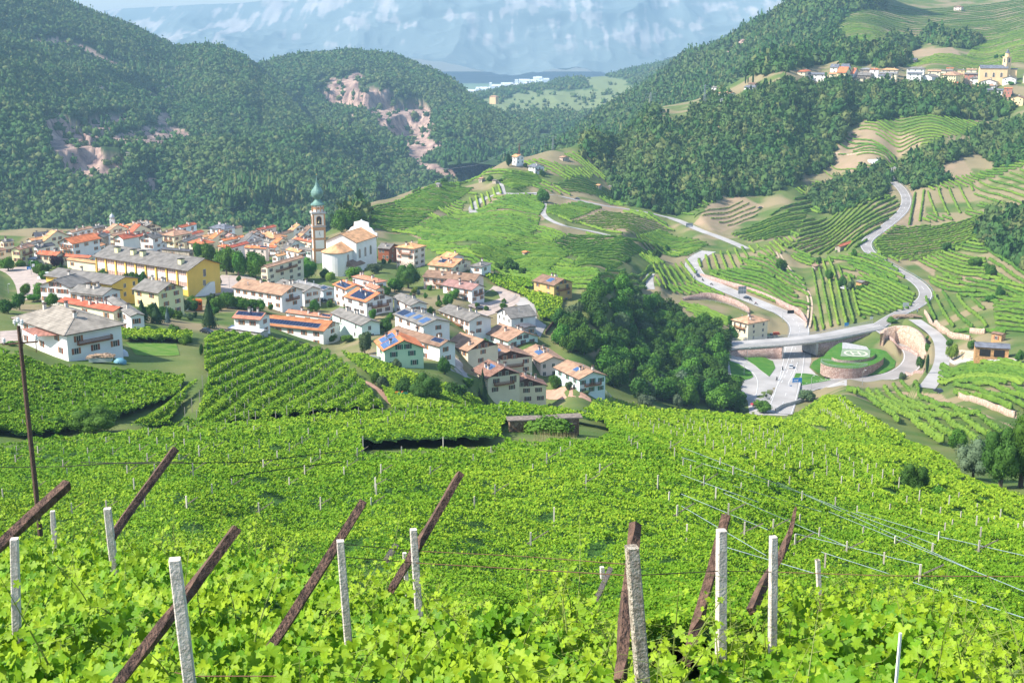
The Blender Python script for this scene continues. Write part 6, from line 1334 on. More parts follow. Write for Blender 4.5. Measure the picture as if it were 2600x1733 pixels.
VP = [Z1(300,900), Z1(350,600), Z2(150,600), Z2(900,900), Z2(1850,850), Z3(1150,200), Z3(1450,500), Z3(1500,900), Z3(1200,1100), Z3(500,900), Z2(600,1300), Z1(1500,1150), Z1(900,1250)]
_n = 0
for p in scatter(VP,13,380,700,8):
 ok = True
 for root, c0, psi, a, b, Hh, d in HOUSES:
  dx, dy = p[0] - c0.x, p[1] - c0.y; u, v = dx * math.cos(psi) + dy * math.sin(psi),-dx * math.sin(psi) + dy * math.cos(psi)
  if -2 < u < a + 2 and -2 < v < b + 2: ok = False
 if ok and _n < 90: _n += 1; h = _tr.uniform(2,5.5); tree((p[0], p[1], p[2]), h, h * _tr.uniform(.8,1.4),'bush', _tr.choice(['mid','bright','mid','dark','olive']),'small garden shrub ' + ('among the old village roofs' if p[1] > 600 else 'near the school and farmhouse' if p[0] < -90 else 'between the houses with solar panels' if p[0] < 0 else 'among the brown-roofed houses'),'garden shrubs between the village houses')
FA = [(1475,378),(1540,455),(1565,512),(1640,533),(1735,547),(1790,515),(1859,500),(1952,497),(2044,449),(2100,433),(2130,370),(2141,335),(2174,316),(2285,297),(2359,293),(2507,305),(2562,294),(2573,266),(2500,240),(2420,222),(2307,210),(2200,207),(2100,210),(2018,206),(1915,237),(1871,262),(1841,285),(1767,290),(1730,307),(1650,330),(1560,365),(1500,350)]
fa = scatter(FA,5.9,900,1300,6)
forest('ridge_wood', fa,3.9,2, conifer=0.22, seed=11, label='dark green wood covering the ridge below the upper village', pat=45)
def clump(nm, poly, d0, d1, lab, sp=5.4, r=3.5, seed=3, con=.15):
 q = scatter(poly, sp, d0, d1, seed)
 if len(q): forest(nm, q, r,2, conifer=con, seed=seed, label=lab, pat=40)
clump('thicket',[(2240,422),(2264,470),(2230,505),(2150,535),(2100,548),(2062,525),(2052,492),(2130,462),(2180,440)],780,1120,'dark thicket left of the winding upper road', seed=4)
clump('thicket',[(2285,407),(2350,385),(2451,362),(2455,392),(2381,425),(2414,462),(2322,481),(2277,455)],850,1200,'wooded knoll right of the winding upper road', seed=5)
clump('thicket',[(2451,344),(2520,325),(2600,310),(2700,320),(2700,420),(2600,408),(2544,430),(2480,390)],850,1300,'dark wood at the right border below the ridge', seed=6)
clump('thicket',[(2469,598),(2500,560),(2560,535),(2700,520),(2700,700),(2600,692),(2531,645)],600,900,'dark wood on the right border beside the vineyard terraces', seed=7)
clump('pine_wood',[M3(*p) for p in ((0,640),(200,480),(420,370),(650,340),(860,300),(1100,310),(1250,330),(1420,350),(1600,440),(1400,470),(1200,450),(1000,440),(800,480),(560,520),(250,520),(180,620),(0,700))],1150,1750,'mixed pine wood behind the upper village',8,5.2,8,.5)
clump('pine_wood',[M3(*p) for p in ((880,120),(1060,60),(1300,0),(1280,60),(1180,80),(1080,150),(1040,230),(1130,300),(900,300))],1300,2300,'pine wood between the steep ridge and the highest fields',9,6,9,.4)
clump('thicket',[M3(*p) for p in ((1400,320),(1430,260),(1560,270),(1640,350),(1500,350))],1300,2000,'round thicket above the long dark barn',8,6,10,.2)
clump('thicket',[M3(*p) for p in ((1660,290),(1690,220),(1800,250),(2080,290),(1980,340),(1880,330),(1750,310))],1300,2100,'thicket row between the upper terraces',8,6,12,.2)
clump('thicket',[M3(*p) for p in ((20,740),(250,660),(420,690),(380,740),(300,790),(100,790))],1080,1350,'wood edge under the hamlet on the left of the ridge',7,4.5,13,.2)
clump('gorge_wood',[(740,560),(800,500),(880,505),(925,530),(925,580),(860,585),(800,575)],640,900,'light green wood on the gorge edge behind the church',7,4.6,14,.05)
clump('gorge_wood',[M2(*p) for p in ((1820,1060),(1840,1000),(1900,940),(2100,800),(2352,700),(2352,880),(2200,950),(2000,1060),(1960,1100),(1860,1120))],950,1400,'wood on the slope left of the big ridge wood',7.5,4.8,15,.2)
# vine rows
ROWS = []
def S(*p): return [(x * 1.1054, y * 1.1054) for x, y in p]
def plot(pts, dirp, sp, label, dmin=400, w=1.0, h=1.9, tint=0.2, gap=0.0, thin=1.0):
 mx, my = sum(p[0] for p in pts) / len(pts), sum(p[1] for p in pts) / len(pts); pts = [(mx + (x - mx) * 1.06, my + (y - my) * 1.07) for x, y in pts]
 sp *= 1.04 if my > 600 else 1.5; w, h = (1.0,1.9) if my > 600 else (1.3,1.55); pw = [P(x, y, dmin) for x, y in S(*pts)]; a, b = [P(x, y, dmin) for x, y in S(*dirp)]
 d = Vector((b.x - a.x, b.y - a.y)); d.normalize(); nn = Vector((-d.y, d.x)); cen = sum(((Vector((p.x, p.y))) for p in pw), Vector((0,0))) / len(pw)
 uv = [((Vector((p.x, p.y)) - cen).dot(d),(Vector((p.x, p.y)) - cen).dot(nn)) for p in pw]
 v0, v1 = min(q[1] for q in uv), max(q[1] for q in uv); k = 0; v = v0 + sp * .5
 while v < v1 and k < 90:
  xs = []
  for i in range(len(uv)):
   (x0, y0),(x1, y1) = uv[i], uv[(i + 1) % len(uv)]
   if (y0 > v) != (y1 > v): xs.append(x0 + (v - y0) / (y1 - y0) * (x1 - x0))
  xs.sort()
  for u0, u1 in zip(xs[0::2], xs[1::2]):
   if u1 - u0 > 4: ROWS.append((cen, d, nn, v, u0 + .5, u1 - .5, w, h, tint, label, thin))
  v += sp; k += 1
PL = [(((838,482),(960,437),(1000,425),(930,472),(850,497)),((835,482),(960,437)),3.2,'vine row on the skyline slope right of the bell tower',.25),(((905,465),(1000,427),(1088,432),(1060,455),(980,496),(925,482)),((910,455),(1040,472)),4.2,'vine row below the pale-roofed stone hut',.1),(((845,500),(905,480),(985,500),(940,530),(840,528)),((850,500),(980,508)),5.0,'vine row on the terraces just above the church',.1),(((1075,457),(1155,427),(1155,445),(1085,482)),((1100,440),(1108,470)),3.0,'vine row of the bright yellow-green block on the hill',.9),(((1000,413),(1075,404),(1082,415),(1005,427)),((1000,418),(1080,408)),3.0,'vine row on the hilltop between the stone huts',.3),(((1097,482),(1162,452),(1230,450),(1250,475),(1238,494),(1100,489)),((1100,470),(1240,482)),4.0,'vine row inside the oval lane loop',.1),(((940,532),(1050,492),(1095,494),(1235,502),(1228,530),(1130,570),(1010,562)),((960,520),(1200,546)),4.4,'vine row in the wide block below the oval lane loop',.1),(((1080,572),(1200,534),(1310,580),(1260,622),(1160,615),(1090,592)),((1090,560),(1300,602)),4.2,'vine row around the tiny orange-roofed shelter',.15),(((1257,477),(1330,466),(1380,481),(1312,505),(1257,492)),((1255,470),(1360,492)),4.0,'vine row between the lane fork and the valley road',.15),(((1157,402),(1228,397),(1245,420),(1182,440),(1150,422)),((1150,410),(1240,417)),3.6,'vine row below the hilltop villa',.3),(((1267,427),(1330,407),(1430,432),(1430,460),(1300,442)),((1280,420),(1430,452)),5.0,'vine row at the foot of the big ridge wood',.1),(((1270,562),(1310,542),(1410,547),(1520,572),(1450,590),(1400,620),(1312,620),(1330,592)),((1280,550),(1500,592)),4.4,'vine row in the block under the pale soil terraces',.1),(((1502,612),(1580,600),(1600,640),(1590,655),(1512,660)),((1530,602),(1562,652)),4.2,'vine row of the block hugging the road bend',.3),(((1365,650),(1400,625),(1490,607),(1493,640),(1478,665),(1440,680),(1370,667)),((1380,640),(1490,628)),4.2,'vine row at the edge of the woods beyond the ochre house',.15),(((1462,545),(1520,527),(1590,550),(1628,562),(1580,588),(1500,562)),((1460,540),(1600,584)),4.4,'vine row between lane and valley road',.1),(((1602,605),(1612,592),(1690,572),(1740,562),(1740,575),(1690,618),(1625,622)),((1640,590),(1650,620)),3.4,'bright vine row above the hairpin of the lower road',.6),(((1740,577),(1790,552),(1830,542),(1800,580),(1750,598)),((1760,560),(1790,590)),3.0,'vine row under pale nets above the hairpin',.5),(((1642,627),(1730,612),(1800,660),(1855,702),(1848,715),(1760,690),(1690,662)),((1650,630),(1850,712)),4.4,'long vine row above the lower road',.1),(((1690,600),(1770,590),(1840,640),(1855,680),(1800,655),(1735,608)),((1700,600),(1850,670)),4.6,'vine row on the bank below the dirt track',.1),(((1555,697),(1600,705),(1680,740),(1668,752),(1620,745)),((1570,700),(1670,742)),4.4,'vine row beside the tan hip-roofed house',.2),(((1872,602),(1905,602),(1960,655),(1972,738),(1868,755),(1872,700),(1862,640)),((1900,620),(1928,740)),3.4,'vine row descending to the bridge approach',.35),(((1972,642),(2040,632),(2098,680),(2088,708),(1984,733),(1967,682)),((1980,650),(2090,702)),4.0,'vine row inside the big bend of the upper road',.2),(((1940,600),(2020,585),(2075,640),(2050,640),(1980,635)),((1950,600),(2070,645)),4.4,'vine row below the red-roofed barn',.15),(((1832,560),(1850,502),(1960,472),(2048,457),(2060,480),(2010,530),(1970,568),(1850,580),(1792,560)),((1850,560),(1985,470)),4.2,'vine row on the bright slope left of the winding road',.45),(((1682,540),(1720,522),(1800,492),(1850,492),(1840,520),(1790,550),(1730,555)),((1700,540),(1840,502)),4.4,'vine row above the end of the valley road',.2),(((1762,500),(1850,452),(1868,470),(1860,488)),((1770,495),(1860,462)),5.0,'vine row on the narrow terraces right of the soil plot',.1),(((2100,447),(2130,440),(2130,500),(2078,518),(2090,482)),((2112,447),(2102,510)),4.2,'vine row directly right of the winding road',.2),(((2134,440),(2230,430),(2242,480),(2142,498)),((2150,440),(2172,496)),5.2,'straight vine row with pale posts on the small square plot',.5),(((2232,422),(2352,392),(2400,380),(2400,470),(2262,475)),((2240,422),(2352,462)),4.4,'vine row below the wooded knoll',.15),(((2252,482),(2352,480),(2400,480),(2400,505),(2262,510)),((2252,482),(2352,508)),4.0,'vine row at the right border above the dark wood',.3),(((2012,560),(2060,522),(2240,502),(2260,540),(2200,568),(2100,598),(2032,588)),((2020,562),(2240,522)),3.2,'vine row of the wide canopy block right of the road',.35),(((2112,602),(2180,572),(2258,592),(2270,640),(2200,640),(2142,620)),((2120,600),(2262,642)),4.4,'vine row on the terraces beside the upper road',.3),(((2172,642),(2262,642),(2352,682),(2352,696),(2270,682)),((2180,640),(2350,690)),4.4,'vine row on the upper right terraces',.15),(((2260,560),(2300,555),(2400,620),(2400,680),(2290,640)),((2260,560),(2400,650)),5.0,'vine row beneath the dark wood at the right',.15),(((2122,692),(2160,672),(2250,692),(2265,740),(2258,760),(2180,750),(2132,720)),((2172,680),(2232,752)),4.6,'one of the ten upright vine rows above the stone bank',.15),(((2282,702),(2352,682),(2400,680),(2400,765),(2290,762)),((2282,710),(2352,716)),6.0,'vine row on the dry terraces at the right border',.2),(((2167,842),(2352,840),(2400,840),(2400,895),(2260,888),(2162,880)),((2165,862),(2352,872)),3.4,'vine row in front of the wooden garage',.3),(((2182,892),(2352,900),(2400,905),(2400,950),(2300,942),(2202,916)),((2180,890),(2350,942)),5.0,'curved vine row above the rubble wall',.2),(((1947,905),(2090,872),(2120,890),(2290,970),(2290,1000),(2200,1030),(2120,1008)),((2010,892),(2190,1010)),4.0,'long straight vine row on the striped slope below the junction',.3),(((1977,291),(2060,272),(2278,291),(2220,310),(2140,330),(1980,300)),((1980,291),(2200,321)),4.6,'vine row on the broad field below the ridge wood',.2),(((1937,311),(1960,311),(2128,341),(2118,350),(1942,322)),((1940,313),(2125,345)),4.6,'vine row on the first strip between soil banks',.1),(((1932,331),(2090,356),(2080,366),(1932,339)),((1932,333),(2085,362)),4.6,'vine row on the second strip between soil banks',.1),(((1927,351),(2058,371),(2048,386),(1927,359)),((1930,353),(2050,378)),4.6,'vine row on the third strip between soil banks',.1),(((1905,372),(2010,385),(1990,410),(1890,400)),((1905,375),(2000,400)),7.0,'sparse vine row on the red soil terraces',.3),(((1836,431),(1880,416),(1960,421),(1940,436),(1862,450),(1822,441)),((1830,425),(1950,438)),4.6,'vine row at the foot of the red soil terraces',.15),(((1552,490),(1600,467),(1640,466),(1590,500)),((1555,482),(1620,497)),4.6,'vine row left of the bare soil plot',.1),(((1592,505),(1700,462),(1758,480),(1680,520)),((1600,500),(1720,462)),5.0,'thin young vine row on bare soil',.5),(((1312,510),(1400,487),(1500,510),(1538,530),(1450,540)),((1320,500),(1520,530)),4.6,'thin young vine row on the pale soil below the valley road',.6),(((1920,22),(2400,-10),(2400,22),(1925,48)),((1925,35),(2350,14)),12.0,'vine row on the highest terraces',.1),(((1925,50),(2400,24),(2400,60),(1928,72)),((1925,60),(2350,45)),12.0,'vine row under the lone villa',.2),(((1926,75),(2400,64),(2400,100),(2220,96),(2150,92),(2050,100),(1930,95)),((1925,82),(2350,82)),11.0,'vine row on the middle upper terraces',.15),(((2240,102),(2400,102),(2400,150),(2180,155),(2080,152),(2110,140),(2220,130)),((2100,145),(2350,135)),9.0,'vine row in the meadow-green fields behind the upper village',.4),(((1930,98),(2040,100),(2010,118),(1950,120),(1930,110)),((1935,105),(2030,108)),6.0,'vine row beside the pine wood edge',.2),]
for pts, dr, sp, lb, tn in PL:
 mx_y = max(p[1] for p in pts)
 dm = 230 if 'striped slope' in lb or 'curved vine row' in lb else (330 if mx_y > 830 else (400 if mx_y > 560 else (600 if mx_y > 400 else (900 if mx_y > 160 else 1350))))
 if 'behind the upper village' in lb: dm = 1400
 plot(pts, dr, sp, lb, dm, tint=tn, thin=.45 if 'thin' in lb or 'sparse' in lb else 1.0)
PXP = [S(*q[0]) for q in PL] + [FA, WOODS]
def filler(pts, dirp, sp, label, dm, tint):
 poly = S(*pts); pw = [P(x, y, dm) for x, y in poly]; a, b = [P(x, y, dm) for x, y in S(*dirp)]; d = Vector((b.x - a.x, b.y - a.y)).normalized(); nn = Vector((-d.y, d.x)); cen = sum((Vector((p.x, p.y)) for p in pw), Vector((0,0))) / len(pw)
 u = np.arange(-520,520,3.0); RL = [ROADS[k] for k in ('upper','lower','valley','lane','truck','loop','track')]
 for i in range(-130,131):
  v = i * sp; x = cen.x + d.x * u + nn.x * v; y = cen.y + d.y * u + nn.y * v; y = np.maximum(y,100); z = H(x, y); A, B = to_px(x, y, z); ok = inpoly(A, B, poly) & (y > dm)
  if not ok.any(): continue
  for q in PXP: ok &= ~inpoly(A, B, q)
  ok &= noise3(x / 34, y / 34,0,31) > -.5
  for q in HOUSES: ok &= np.hypot(x - q[1].x, y - q[1].y) > 17
  if ok.any():
   for ln in RL: ok &= seg_dist(x, y, ln[::3] + [ln[-1]])[0] > 7
  j = 0; n = len(u)
  while j < n:
   if ok[j]:
    k = j
    while k + 1 < n and ok[k + 1]: k += 1
    if k - j > 3: ROWS.append((cen, d, nn, v, u[j], u[k],1.0,1.9, tint, label,1.0))
    j = k + 1
   else: j += 1
filler(((842,482),(1000,415),(1180,378),(1330,348),(1440,440),(1560,540),(1640,600),(1500,640),(1480,695),(1380,690),(1180,640),(1000,585),(900,530)),((1000,560),(1400,645)),6.6,'vine row on the unnamed terraces of the middle hill',545,.25)
filler(((1500,600),(1640,600),(1700,540),(1830,480),(1960,440),(2050,450),(2010,560),(2110,690),(1960,745),(1870,755),(1760,700),(1560,690),(1500,660)),((1700,620),(1900,700)),4.6,'vine row on the banks between the two roads',520,.2)
filler(((2070,520),(2130,420),(2240,400),(2420,350),(2420,790),(2200,770),(2130,740),(2145,680),(2030,590)),((2100,600),(2300,650)),4.8,'vine row on the steep terraces right of the winding road',520,.2)
def row_mesh(rw, rng, offset=(0,0,0)):
 cen, d, nn, v, u0, u1, w, h, tint, label, thin = rw
 tint = min(.9, max(0, tint + rng.normal(0,.16))); h = h * rng.uniform(.85,1.15); L_ = u1 - u0; n = max(4, int(L_ / 1.5)); u = np.linspace(u0, u1, n); j = rng.normal(0,.12, n)
 X = cen.x + d.x * u + nn.x * (v + j); Y = cen.y + d.y * u + nn.y * (v + j); Z = H(X, Y)
 hh = (h + rng.normal(0,.22, n)) * (1 if thin == 1 else .7); ww = w * thin * (1 + rng.normal(0,.18, n)) / 2
 prof = [(-1,.35),(-1.05,.8),(-.4,1.0),(.45,1.02),(1.05,.75),(1,.35)]
 V = [];
 for a, b in prof:
  ja = rng.normal(0,.10, n); V.append(np.c_[X + nn.x * (a * ww + ja), Y + nn.y * (a * ww + ja), Z + b * hh + rng.normal(0,.10, n)])
 V = np.stack(V,1).reshape(-1,3); T = []
 k = len(prof); i = np.arange(n - 1)
 for q in range(k - 1): T += [np.c_[i * k + q,(i + 1) * k + q,(i + 1) * k + q + 1], np.c_[i * k + q,(i + 1) * k + q + 1, i * k + q + 1]]
 T = np.concatenate(T + [np.array([[0,1,2],[0,2,3],[0,3,5]]), np.array([[1,0,2],[2,0,3],[3,0,5]]) + (n - 1) * k])
 m = int(L_ * 4.5 * thin) + 2; uu = rng.uniform(u0, u1, m); side = rng.uniform(-1.15,1.15, m); hz = (1.05 - 0.45 * side ** 2) * h * rng.uniform(.7,1.12, m) * (1 if thin == 1 else .75)
 cx = cen.x + d.x * uu + nn.x * (v + side * w * thin / 2 * 1.1); cy = cen.y + d.y * uu + nn.y * (v + side * w * thin / 2 * 1.1); cc = np.c_[cx, cy, H(cx, cy) + hz]
 V2, T2 = quads(cc, np.c_[nn.x * side, nn.y * side, np.full(m,.8)] + rng.normal(size=(m,3)) * .4, rng.uniform(.35,.75, m), rng)
 tv = np.clip(np.concatenate([np.full(len(V), tint), np.repeat(np.clip(tint + rng.normal(0,.25, m),0,1),4)]),0,1)
 return np.concatenate([V, V2]) - np.array(offset), np.concatenate([T, T2 + len(V)]), tv
_r = np.random.default_rng(77)
ROWS.sort(key=lambda r: -(r[5] - r[4]) / ((r[0].y + r[1].y * (r[4] + r[5]) / 2) ** 1.3))
_pl = {}
for rw in sorted(ROWS[:298], key=lambda q: q[0].y + q[2].y * q[3]): _pl.setdefault(rw[9],[]).append(rw)
_c = 'first second third fourth fifth sixth seventh eighth ninth tenth eleventh twelfth thirteenth fourteenth fifteenth sixteenth seventeenth eighteenth nineteenth twentieth'.split()
_c += ['twenty-' + q for q in _c[:9]] + ['thirtieth'] + ['thirty-' + q for q in _c[:9]]
ORD = {id(rw): _c[i] for v in _pl.values() if len(v) > 1 for i, rw in enumerate(v) if i < len(_c)}
for rw in ROWS[:298]:
 cen, d = rw[0], rw[1]; mid = (cen.x + d.x * (rw[4] + rw[5]) / 2, cen.y + d.y * (rw[4] + rw[5]) / 2); o3 = (mid[0], mid[1], float(H(*mid)))
 V, T, tv = row_mesh(rw, _r, o3)
 o = link('vine_row', mesh_np('vine_row', V, T, M_row, attrs={'tint': tv}), None, o3); tag(o,(' '.join(rw[9].split()[:11]) + ', ' + ORD[id(rw)] + ' from below') if id(rw) in ORD else rw[9],'vine row','rows: ' + rw[9])
VV, TT, TV, off = [],[],[],0
for rw in ROWS[298:]:
 V, T, tv = row_mesh(rw, _r); VV.append(V); TT.append(T + off); TV.append(tv); off += len(V)
if VV: tag(link('distant_vine_rows', mesh_np('distant_vine_rows', np.concatenate(VV), np.concatenate(TT), M_row, attrs={'tint': np.concatenate(TV)})),'far-off vine rows striping the hillside terraces','vineyard', kind='stuff')
print('ROWS', len(ROWS),'TREES', NT,'fa', len(fa),'woods', len(wp))
# pergola canopies of the near slopes
HUT = [N2(*p) for p in ((870,185),(925,110),(1310,108),(1440,140),(1480,200),(1400,240),(1250,240),(1060,262),(900,240))]
GAP = [(915,1108),(1265,1100),(1285,1118),(1262,1132),(1050,1142),(925,1148)]
def canopy(name, label, poly, d0, d1, n, hc=1.9, seed=0, lsz=0.0021, smin=0.13, tint=0.25, tvar=0.3, rows=None, holes=(), lump=0.35, thick=0.5, gapn=0.25, under=True, umat=None, mat_=None):
 r = np.random.default_rng(seed); us = [UE(x, y)[0] for x, y in poly]
 m = int(n * 1.6); u = r.uniform(min(us) - .01, max(us) + .01, m); w = r.uniform(math.log(d0), math.log(d1), m); y = np.exp(w); x = u * y; z = H(x, y)
 a, b = to_px(x, y, z + hc); ok = inpoly(a, b, poly)
 for h in holes: ok &= ~inpoly(a, b, h)
 g = fbm(x / 2.6, y / 2.6, oct=2, seed=seed + 2); ok &= (g > -0.55 + gapn * r.random(m))
 x, y, z = x[ok], y[ok], z[ok]; k = len(x)
 und = fbm(x / 1.7, y / 1.7, oct=3, seed=seed + 1) * lump
 if rows is not None:
  dx, dy, sp, am = rows; v = (x * -dy + y * dx) / sp; und = und + am * np.cos(v * 2 * math.pi) - am * .3
 zz = z + hc + und - r.exponential(0.18, k) * thick + r.uniform(0,.12, k)
 nn = np.c_[np.full(k,-.35), np.full(k,-.25), np.full(k,.8)] + r.normal(size=(k,3)) * .6
 s = np.maximum(smin, y * lsz) * r.uniform(.65,1.35, k)
 V, T = quads(np.c_[x, y, zz], nn, s, r)
 yl = (fbm(x / 14, y / 14, oct=2, seed=seed + 9)) * .35
 tv = np.repeat(np.clip(tint + yl + r.normal(0, tvar, k),0,1),4)
 o = link(name, mesh_np(name, V, T, mat_ or M_vine, attrs={'tint': tv})); tag(o, label,'vineyard', kind='stuff')
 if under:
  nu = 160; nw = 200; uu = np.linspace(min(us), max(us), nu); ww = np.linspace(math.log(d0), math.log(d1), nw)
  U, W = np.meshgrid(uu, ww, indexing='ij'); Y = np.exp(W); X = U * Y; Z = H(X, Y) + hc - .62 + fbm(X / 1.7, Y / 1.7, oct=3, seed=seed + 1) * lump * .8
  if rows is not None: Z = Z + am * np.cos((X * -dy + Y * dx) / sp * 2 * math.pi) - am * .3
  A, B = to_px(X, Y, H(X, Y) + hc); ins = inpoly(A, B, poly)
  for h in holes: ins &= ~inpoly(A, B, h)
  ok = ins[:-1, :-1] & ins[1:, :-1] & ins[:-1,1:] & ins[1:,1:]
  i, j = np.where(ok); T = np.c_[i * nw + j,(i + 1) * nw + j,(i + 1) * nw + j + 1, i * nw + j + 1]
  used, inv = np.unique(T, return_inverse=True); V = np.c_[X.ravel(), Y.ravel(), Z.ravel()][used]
  link('dark_shade_sheet', mesh_np('dark_shade_sheet', V, inv.reshape(T.shape), umat or M_under, smooth=True), o)  # solid sheet added below the leaves, its dark green imitates their shade
 return o
SL = [(-120,1760),(-120,1142),(100,1112),(450,1083),(900,1043),(1100,1035),(1300,1022),(1480,1030),(1560,1075),(1730,1118),(1964,1186),(2151,1230),(2338,1280),(2525,1325),(2720,1375),(2720,1760)]
_a, _b = P(1700,1180,45), P(2500,1400,45); _d = Vector((_b.x - _a.x, _b.y - _a.y)).normalized()
canopy('vine_canopy','dense bright pergola vines covering the slope below the foreground', SL,30,214,400000, seed=1, holes=(HUT, GAP), tint=.18, lump=.38, gapn=.12, rows=(_d.x, _d.y,2.9,.17))
SR = [(1545,1068),(1480,1030),(1600,1040),(1750,1048),(1900,1046),(1960,1040),(2090,1010),(2150,1045),(2300,1110),(2400,1160),(2450,1200),(2560,1240),(2720,1290),(2720,1420),(2525,1366),(2338,1319),(2151,1268),(1964,1221),(1730,1150)]
_a, _b = P(1700,1060,60), P(2500,1290,60); _d = Vector((_b.x - _a.x, _b.y - _a.y)).normalized()
canopy('vine_canopy','finer vine slope with many pale posts falling away to the right', SR,95,275,150000, seed=2, rows=(_d.x, _d.y,3.0,.30), tint=.45, lump=.2)
canopy('vine_canopy','bright vine knoll with white posts left of the striped slope',[(1985,1062),(2040,1020),(2100,1004),(2140,1006),(2200,1050),(2300,1105),(2250,1110),(2080,1075)],235,440,26000, seed=12, rows=(.5,-.85,3.0,.3), tint=.75, lump=.2)
canopy('vine_canopy','vine strip under the silvery willow bushes',[(1500,1012),(1560,1010),(1660,1035),(1850,1046),(1990,1040),(2000,1062),(1560,1075),(1500,1040)],218,430,20000, seed=13, rows=(.9,-.4,3.0,.3), tint=.5, lump=.2)
PLT = [(-100,905),(0,880),(120,925),(290,935),(360,940),(470,950),(455,990),(320,1040),(140,1085),(-100,1105)]
canopy('vine_canopy','green pergola vines on the left plateau below the farmhouse', PLT,200,330,70000, seed=3, rows=(.85,-.5,3.2,.3), tint=.1, lump=.5)
PLM = [(520,855),(560,838),(670,850),(830,885),(900,940),(975,1030),(880,1045),(720,1062),(330,1075),(470,985),(520,940)]
_a, _b = P(370,1065,195), P(640,900,195); _d = Vector((_b.x - _a.x, _b.y - _a.y)).normalized()
canopy('vine_canopy','sloping vine rows climbing from the wide bush toward the striped shed', PLM,205,400,90000, seed=4, rows=(_d.x, _d.y,3.4,.45), tint=.22, lump=.3, holes=([(515,930),(535,935),(520,985),(500,1060),(420,1070),(500,960)],))
PLR = [(865,890),(930,900),(1010,930),(1140,975),(1215,1010),(1230,1030),(1000,1035),(960,960)]
canopy('vine_canopy','vines around the light green house above the clay path', PLR,230,420,45000, seed=5, rows=(.6,-.8,3.2,.3), tint=.45, lump=.3)
VG = [Z3(*p) for p in ((1240,340),(1400,350),(1560,400),(1700,430),(1840,470),(1830,600),(1770,650),(1640,640),(1590,520),(1480,430))]
canopy('vine_canopy','small trellised vine plot beside the ochre house', VG,420,620,14000, seed=6, hc=1.7, rows=(.95,-.3,3.0,.3), tint=.6, lump=.2)
canopy('vine_canopy','vine plot behind the dark row of terraced houses',[Z3(*p) for p in ((1150,260),(1240,250),(1420,290),(1560,300),(1570,370),(1420,340),(1230,330))],450,700,9000, seed=7, rows=(.95,-.3,3.0,.3), tint=.3)
canopy('vine_canopy','vine garden between lawn and conifers',[Z1(*p) for p in ((1070,1160),(1300,1160),(1700,1180),(1700,1240),(1400,1230),(1080,1230))],280,480,14000, seed=8, rows=(.95,-.3,3.0,.3), tint=.4)
# the foreground vines, leaf by leaf
def leaf_outline():
 k = [(0,1.0),(9,.84),(18,.74),(24,.66),(31,.58),(39,.70),(48,.80),(56,.92),(66,.78),(76,.70),(88,.52),(99,.62),(110,.70),(124,.76),(138,.66),(152,.58),(168,.22)]
 pts = [(math.sin(R(a)) * r, math.cos(R(a)) * r) for a, r in k]; return pts + [(-x, y) for x, y in pts[::-1][:-1]]
LO = np.array(leaf_outline()); NL = len(LO); _rr = np.hypot(LO[:,0], LO[:,1]); VEIN = np.r_[.9, np.where((_rr > np.roll(_rr,1)) & (_rr > np.roll(_rr,-1)),.75,-.35)]
def vine_leaves(c, nrm, tipdir, s, rng):
 n = len(c); nrm /= np.linalg.norm(nrm, axis=1, keepdims=True); t = tipdir - nrm * (tipdir * nrm).sum(1, keepdims=True); t /= np.linalg.norm(t, axis=1, keepdims=True) + 1e-9; b = np.cross(nrm, t)
 x, y = LO[:,0], LO[:,1]; curl = rng.uniform(.05,.38,(n,1)); cup = rng.uniform(-.12,.25,(n,1))
 z = np.abs(x)[None] * curl * .9 - (y[None] ** 2) * cup + rng.normal(0,.035,(n, NL))
 s = s[:, None, None] * .5
 V = c[:, None] + (b[:, None] * x[None, :, None] + t[:, None] * y[None, :, None] + nrm[:, None] * z[..., None]) * s
 C = c[:, None] - nrm[:, None] * 0.05 * s
 V = np.concatenate([C, V],1); i = np.arange(NL); F_ = np.c_[np.zeros(NL, int),1 + i,1 + (i + 1) % NL]
 return V.reshape(-1,3),((np.arange(n) * (NL + 1))[:, None, None] + F_[None]).reshape(-1,3)
EDGE_P = [(-200,18),(0,17.5),(600,16),(800,13.5),(1100,12),(1350,10.5),(1560,8.2),(1650,7.0),(1760,7.0),(1900,8.6),(2080,9.8),(2250,11),(2420,9.6),(2600,7.8),(2850,7.5)]
def edge(u): return np.interp(u, _pu([q[0] for q in EDGE_P]),[q[1] for q in EDGE_P])
def ctop(x, y):
 """height of the top of the foreground canopy"""
 z = np.interp(y,[1,3,4.5,7,10.5,13.5,16,17.5,22],[-2.3,-2.45,-2.88,-3.85,-5.1,-6.12,-6.85,-7.4,-9.9])
 return z + fbm(x / 1.3, y / 1.3, oct=3, seed=61) * .26 + fbm(x / .45, y / .45, oct=2, seed=62) * .16
r = np.random.default_rng(99)
m = 42000; u = r.uniform(-.47,.47, m); y = np.sqrt(r.uniform(3.0 ** 2,18.5 ** 2, m)); y = np.where(r.random(m) < .35, r.uniform(3.0,9, m), y); ok = y < edge(u) * (1 + .08 * noise3(u * 30, u * 0,0,3)); u, y = u[ok], y[ok]; x = u * y; k = len(x)
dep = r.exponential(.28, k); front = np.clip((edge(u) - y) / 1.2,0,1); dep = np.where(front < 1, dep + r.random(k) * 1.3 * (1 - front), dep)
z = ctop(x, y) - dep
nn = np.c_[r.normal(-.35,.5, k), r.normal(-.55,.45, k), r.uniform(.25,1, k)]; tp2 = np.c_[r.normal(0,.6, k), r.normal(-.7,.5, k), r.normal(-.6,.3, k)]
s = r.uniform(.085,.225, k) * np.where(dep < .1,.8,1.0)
V, T = vine_leaves(np.c_[x, y, z], nn, tp2, s, r)
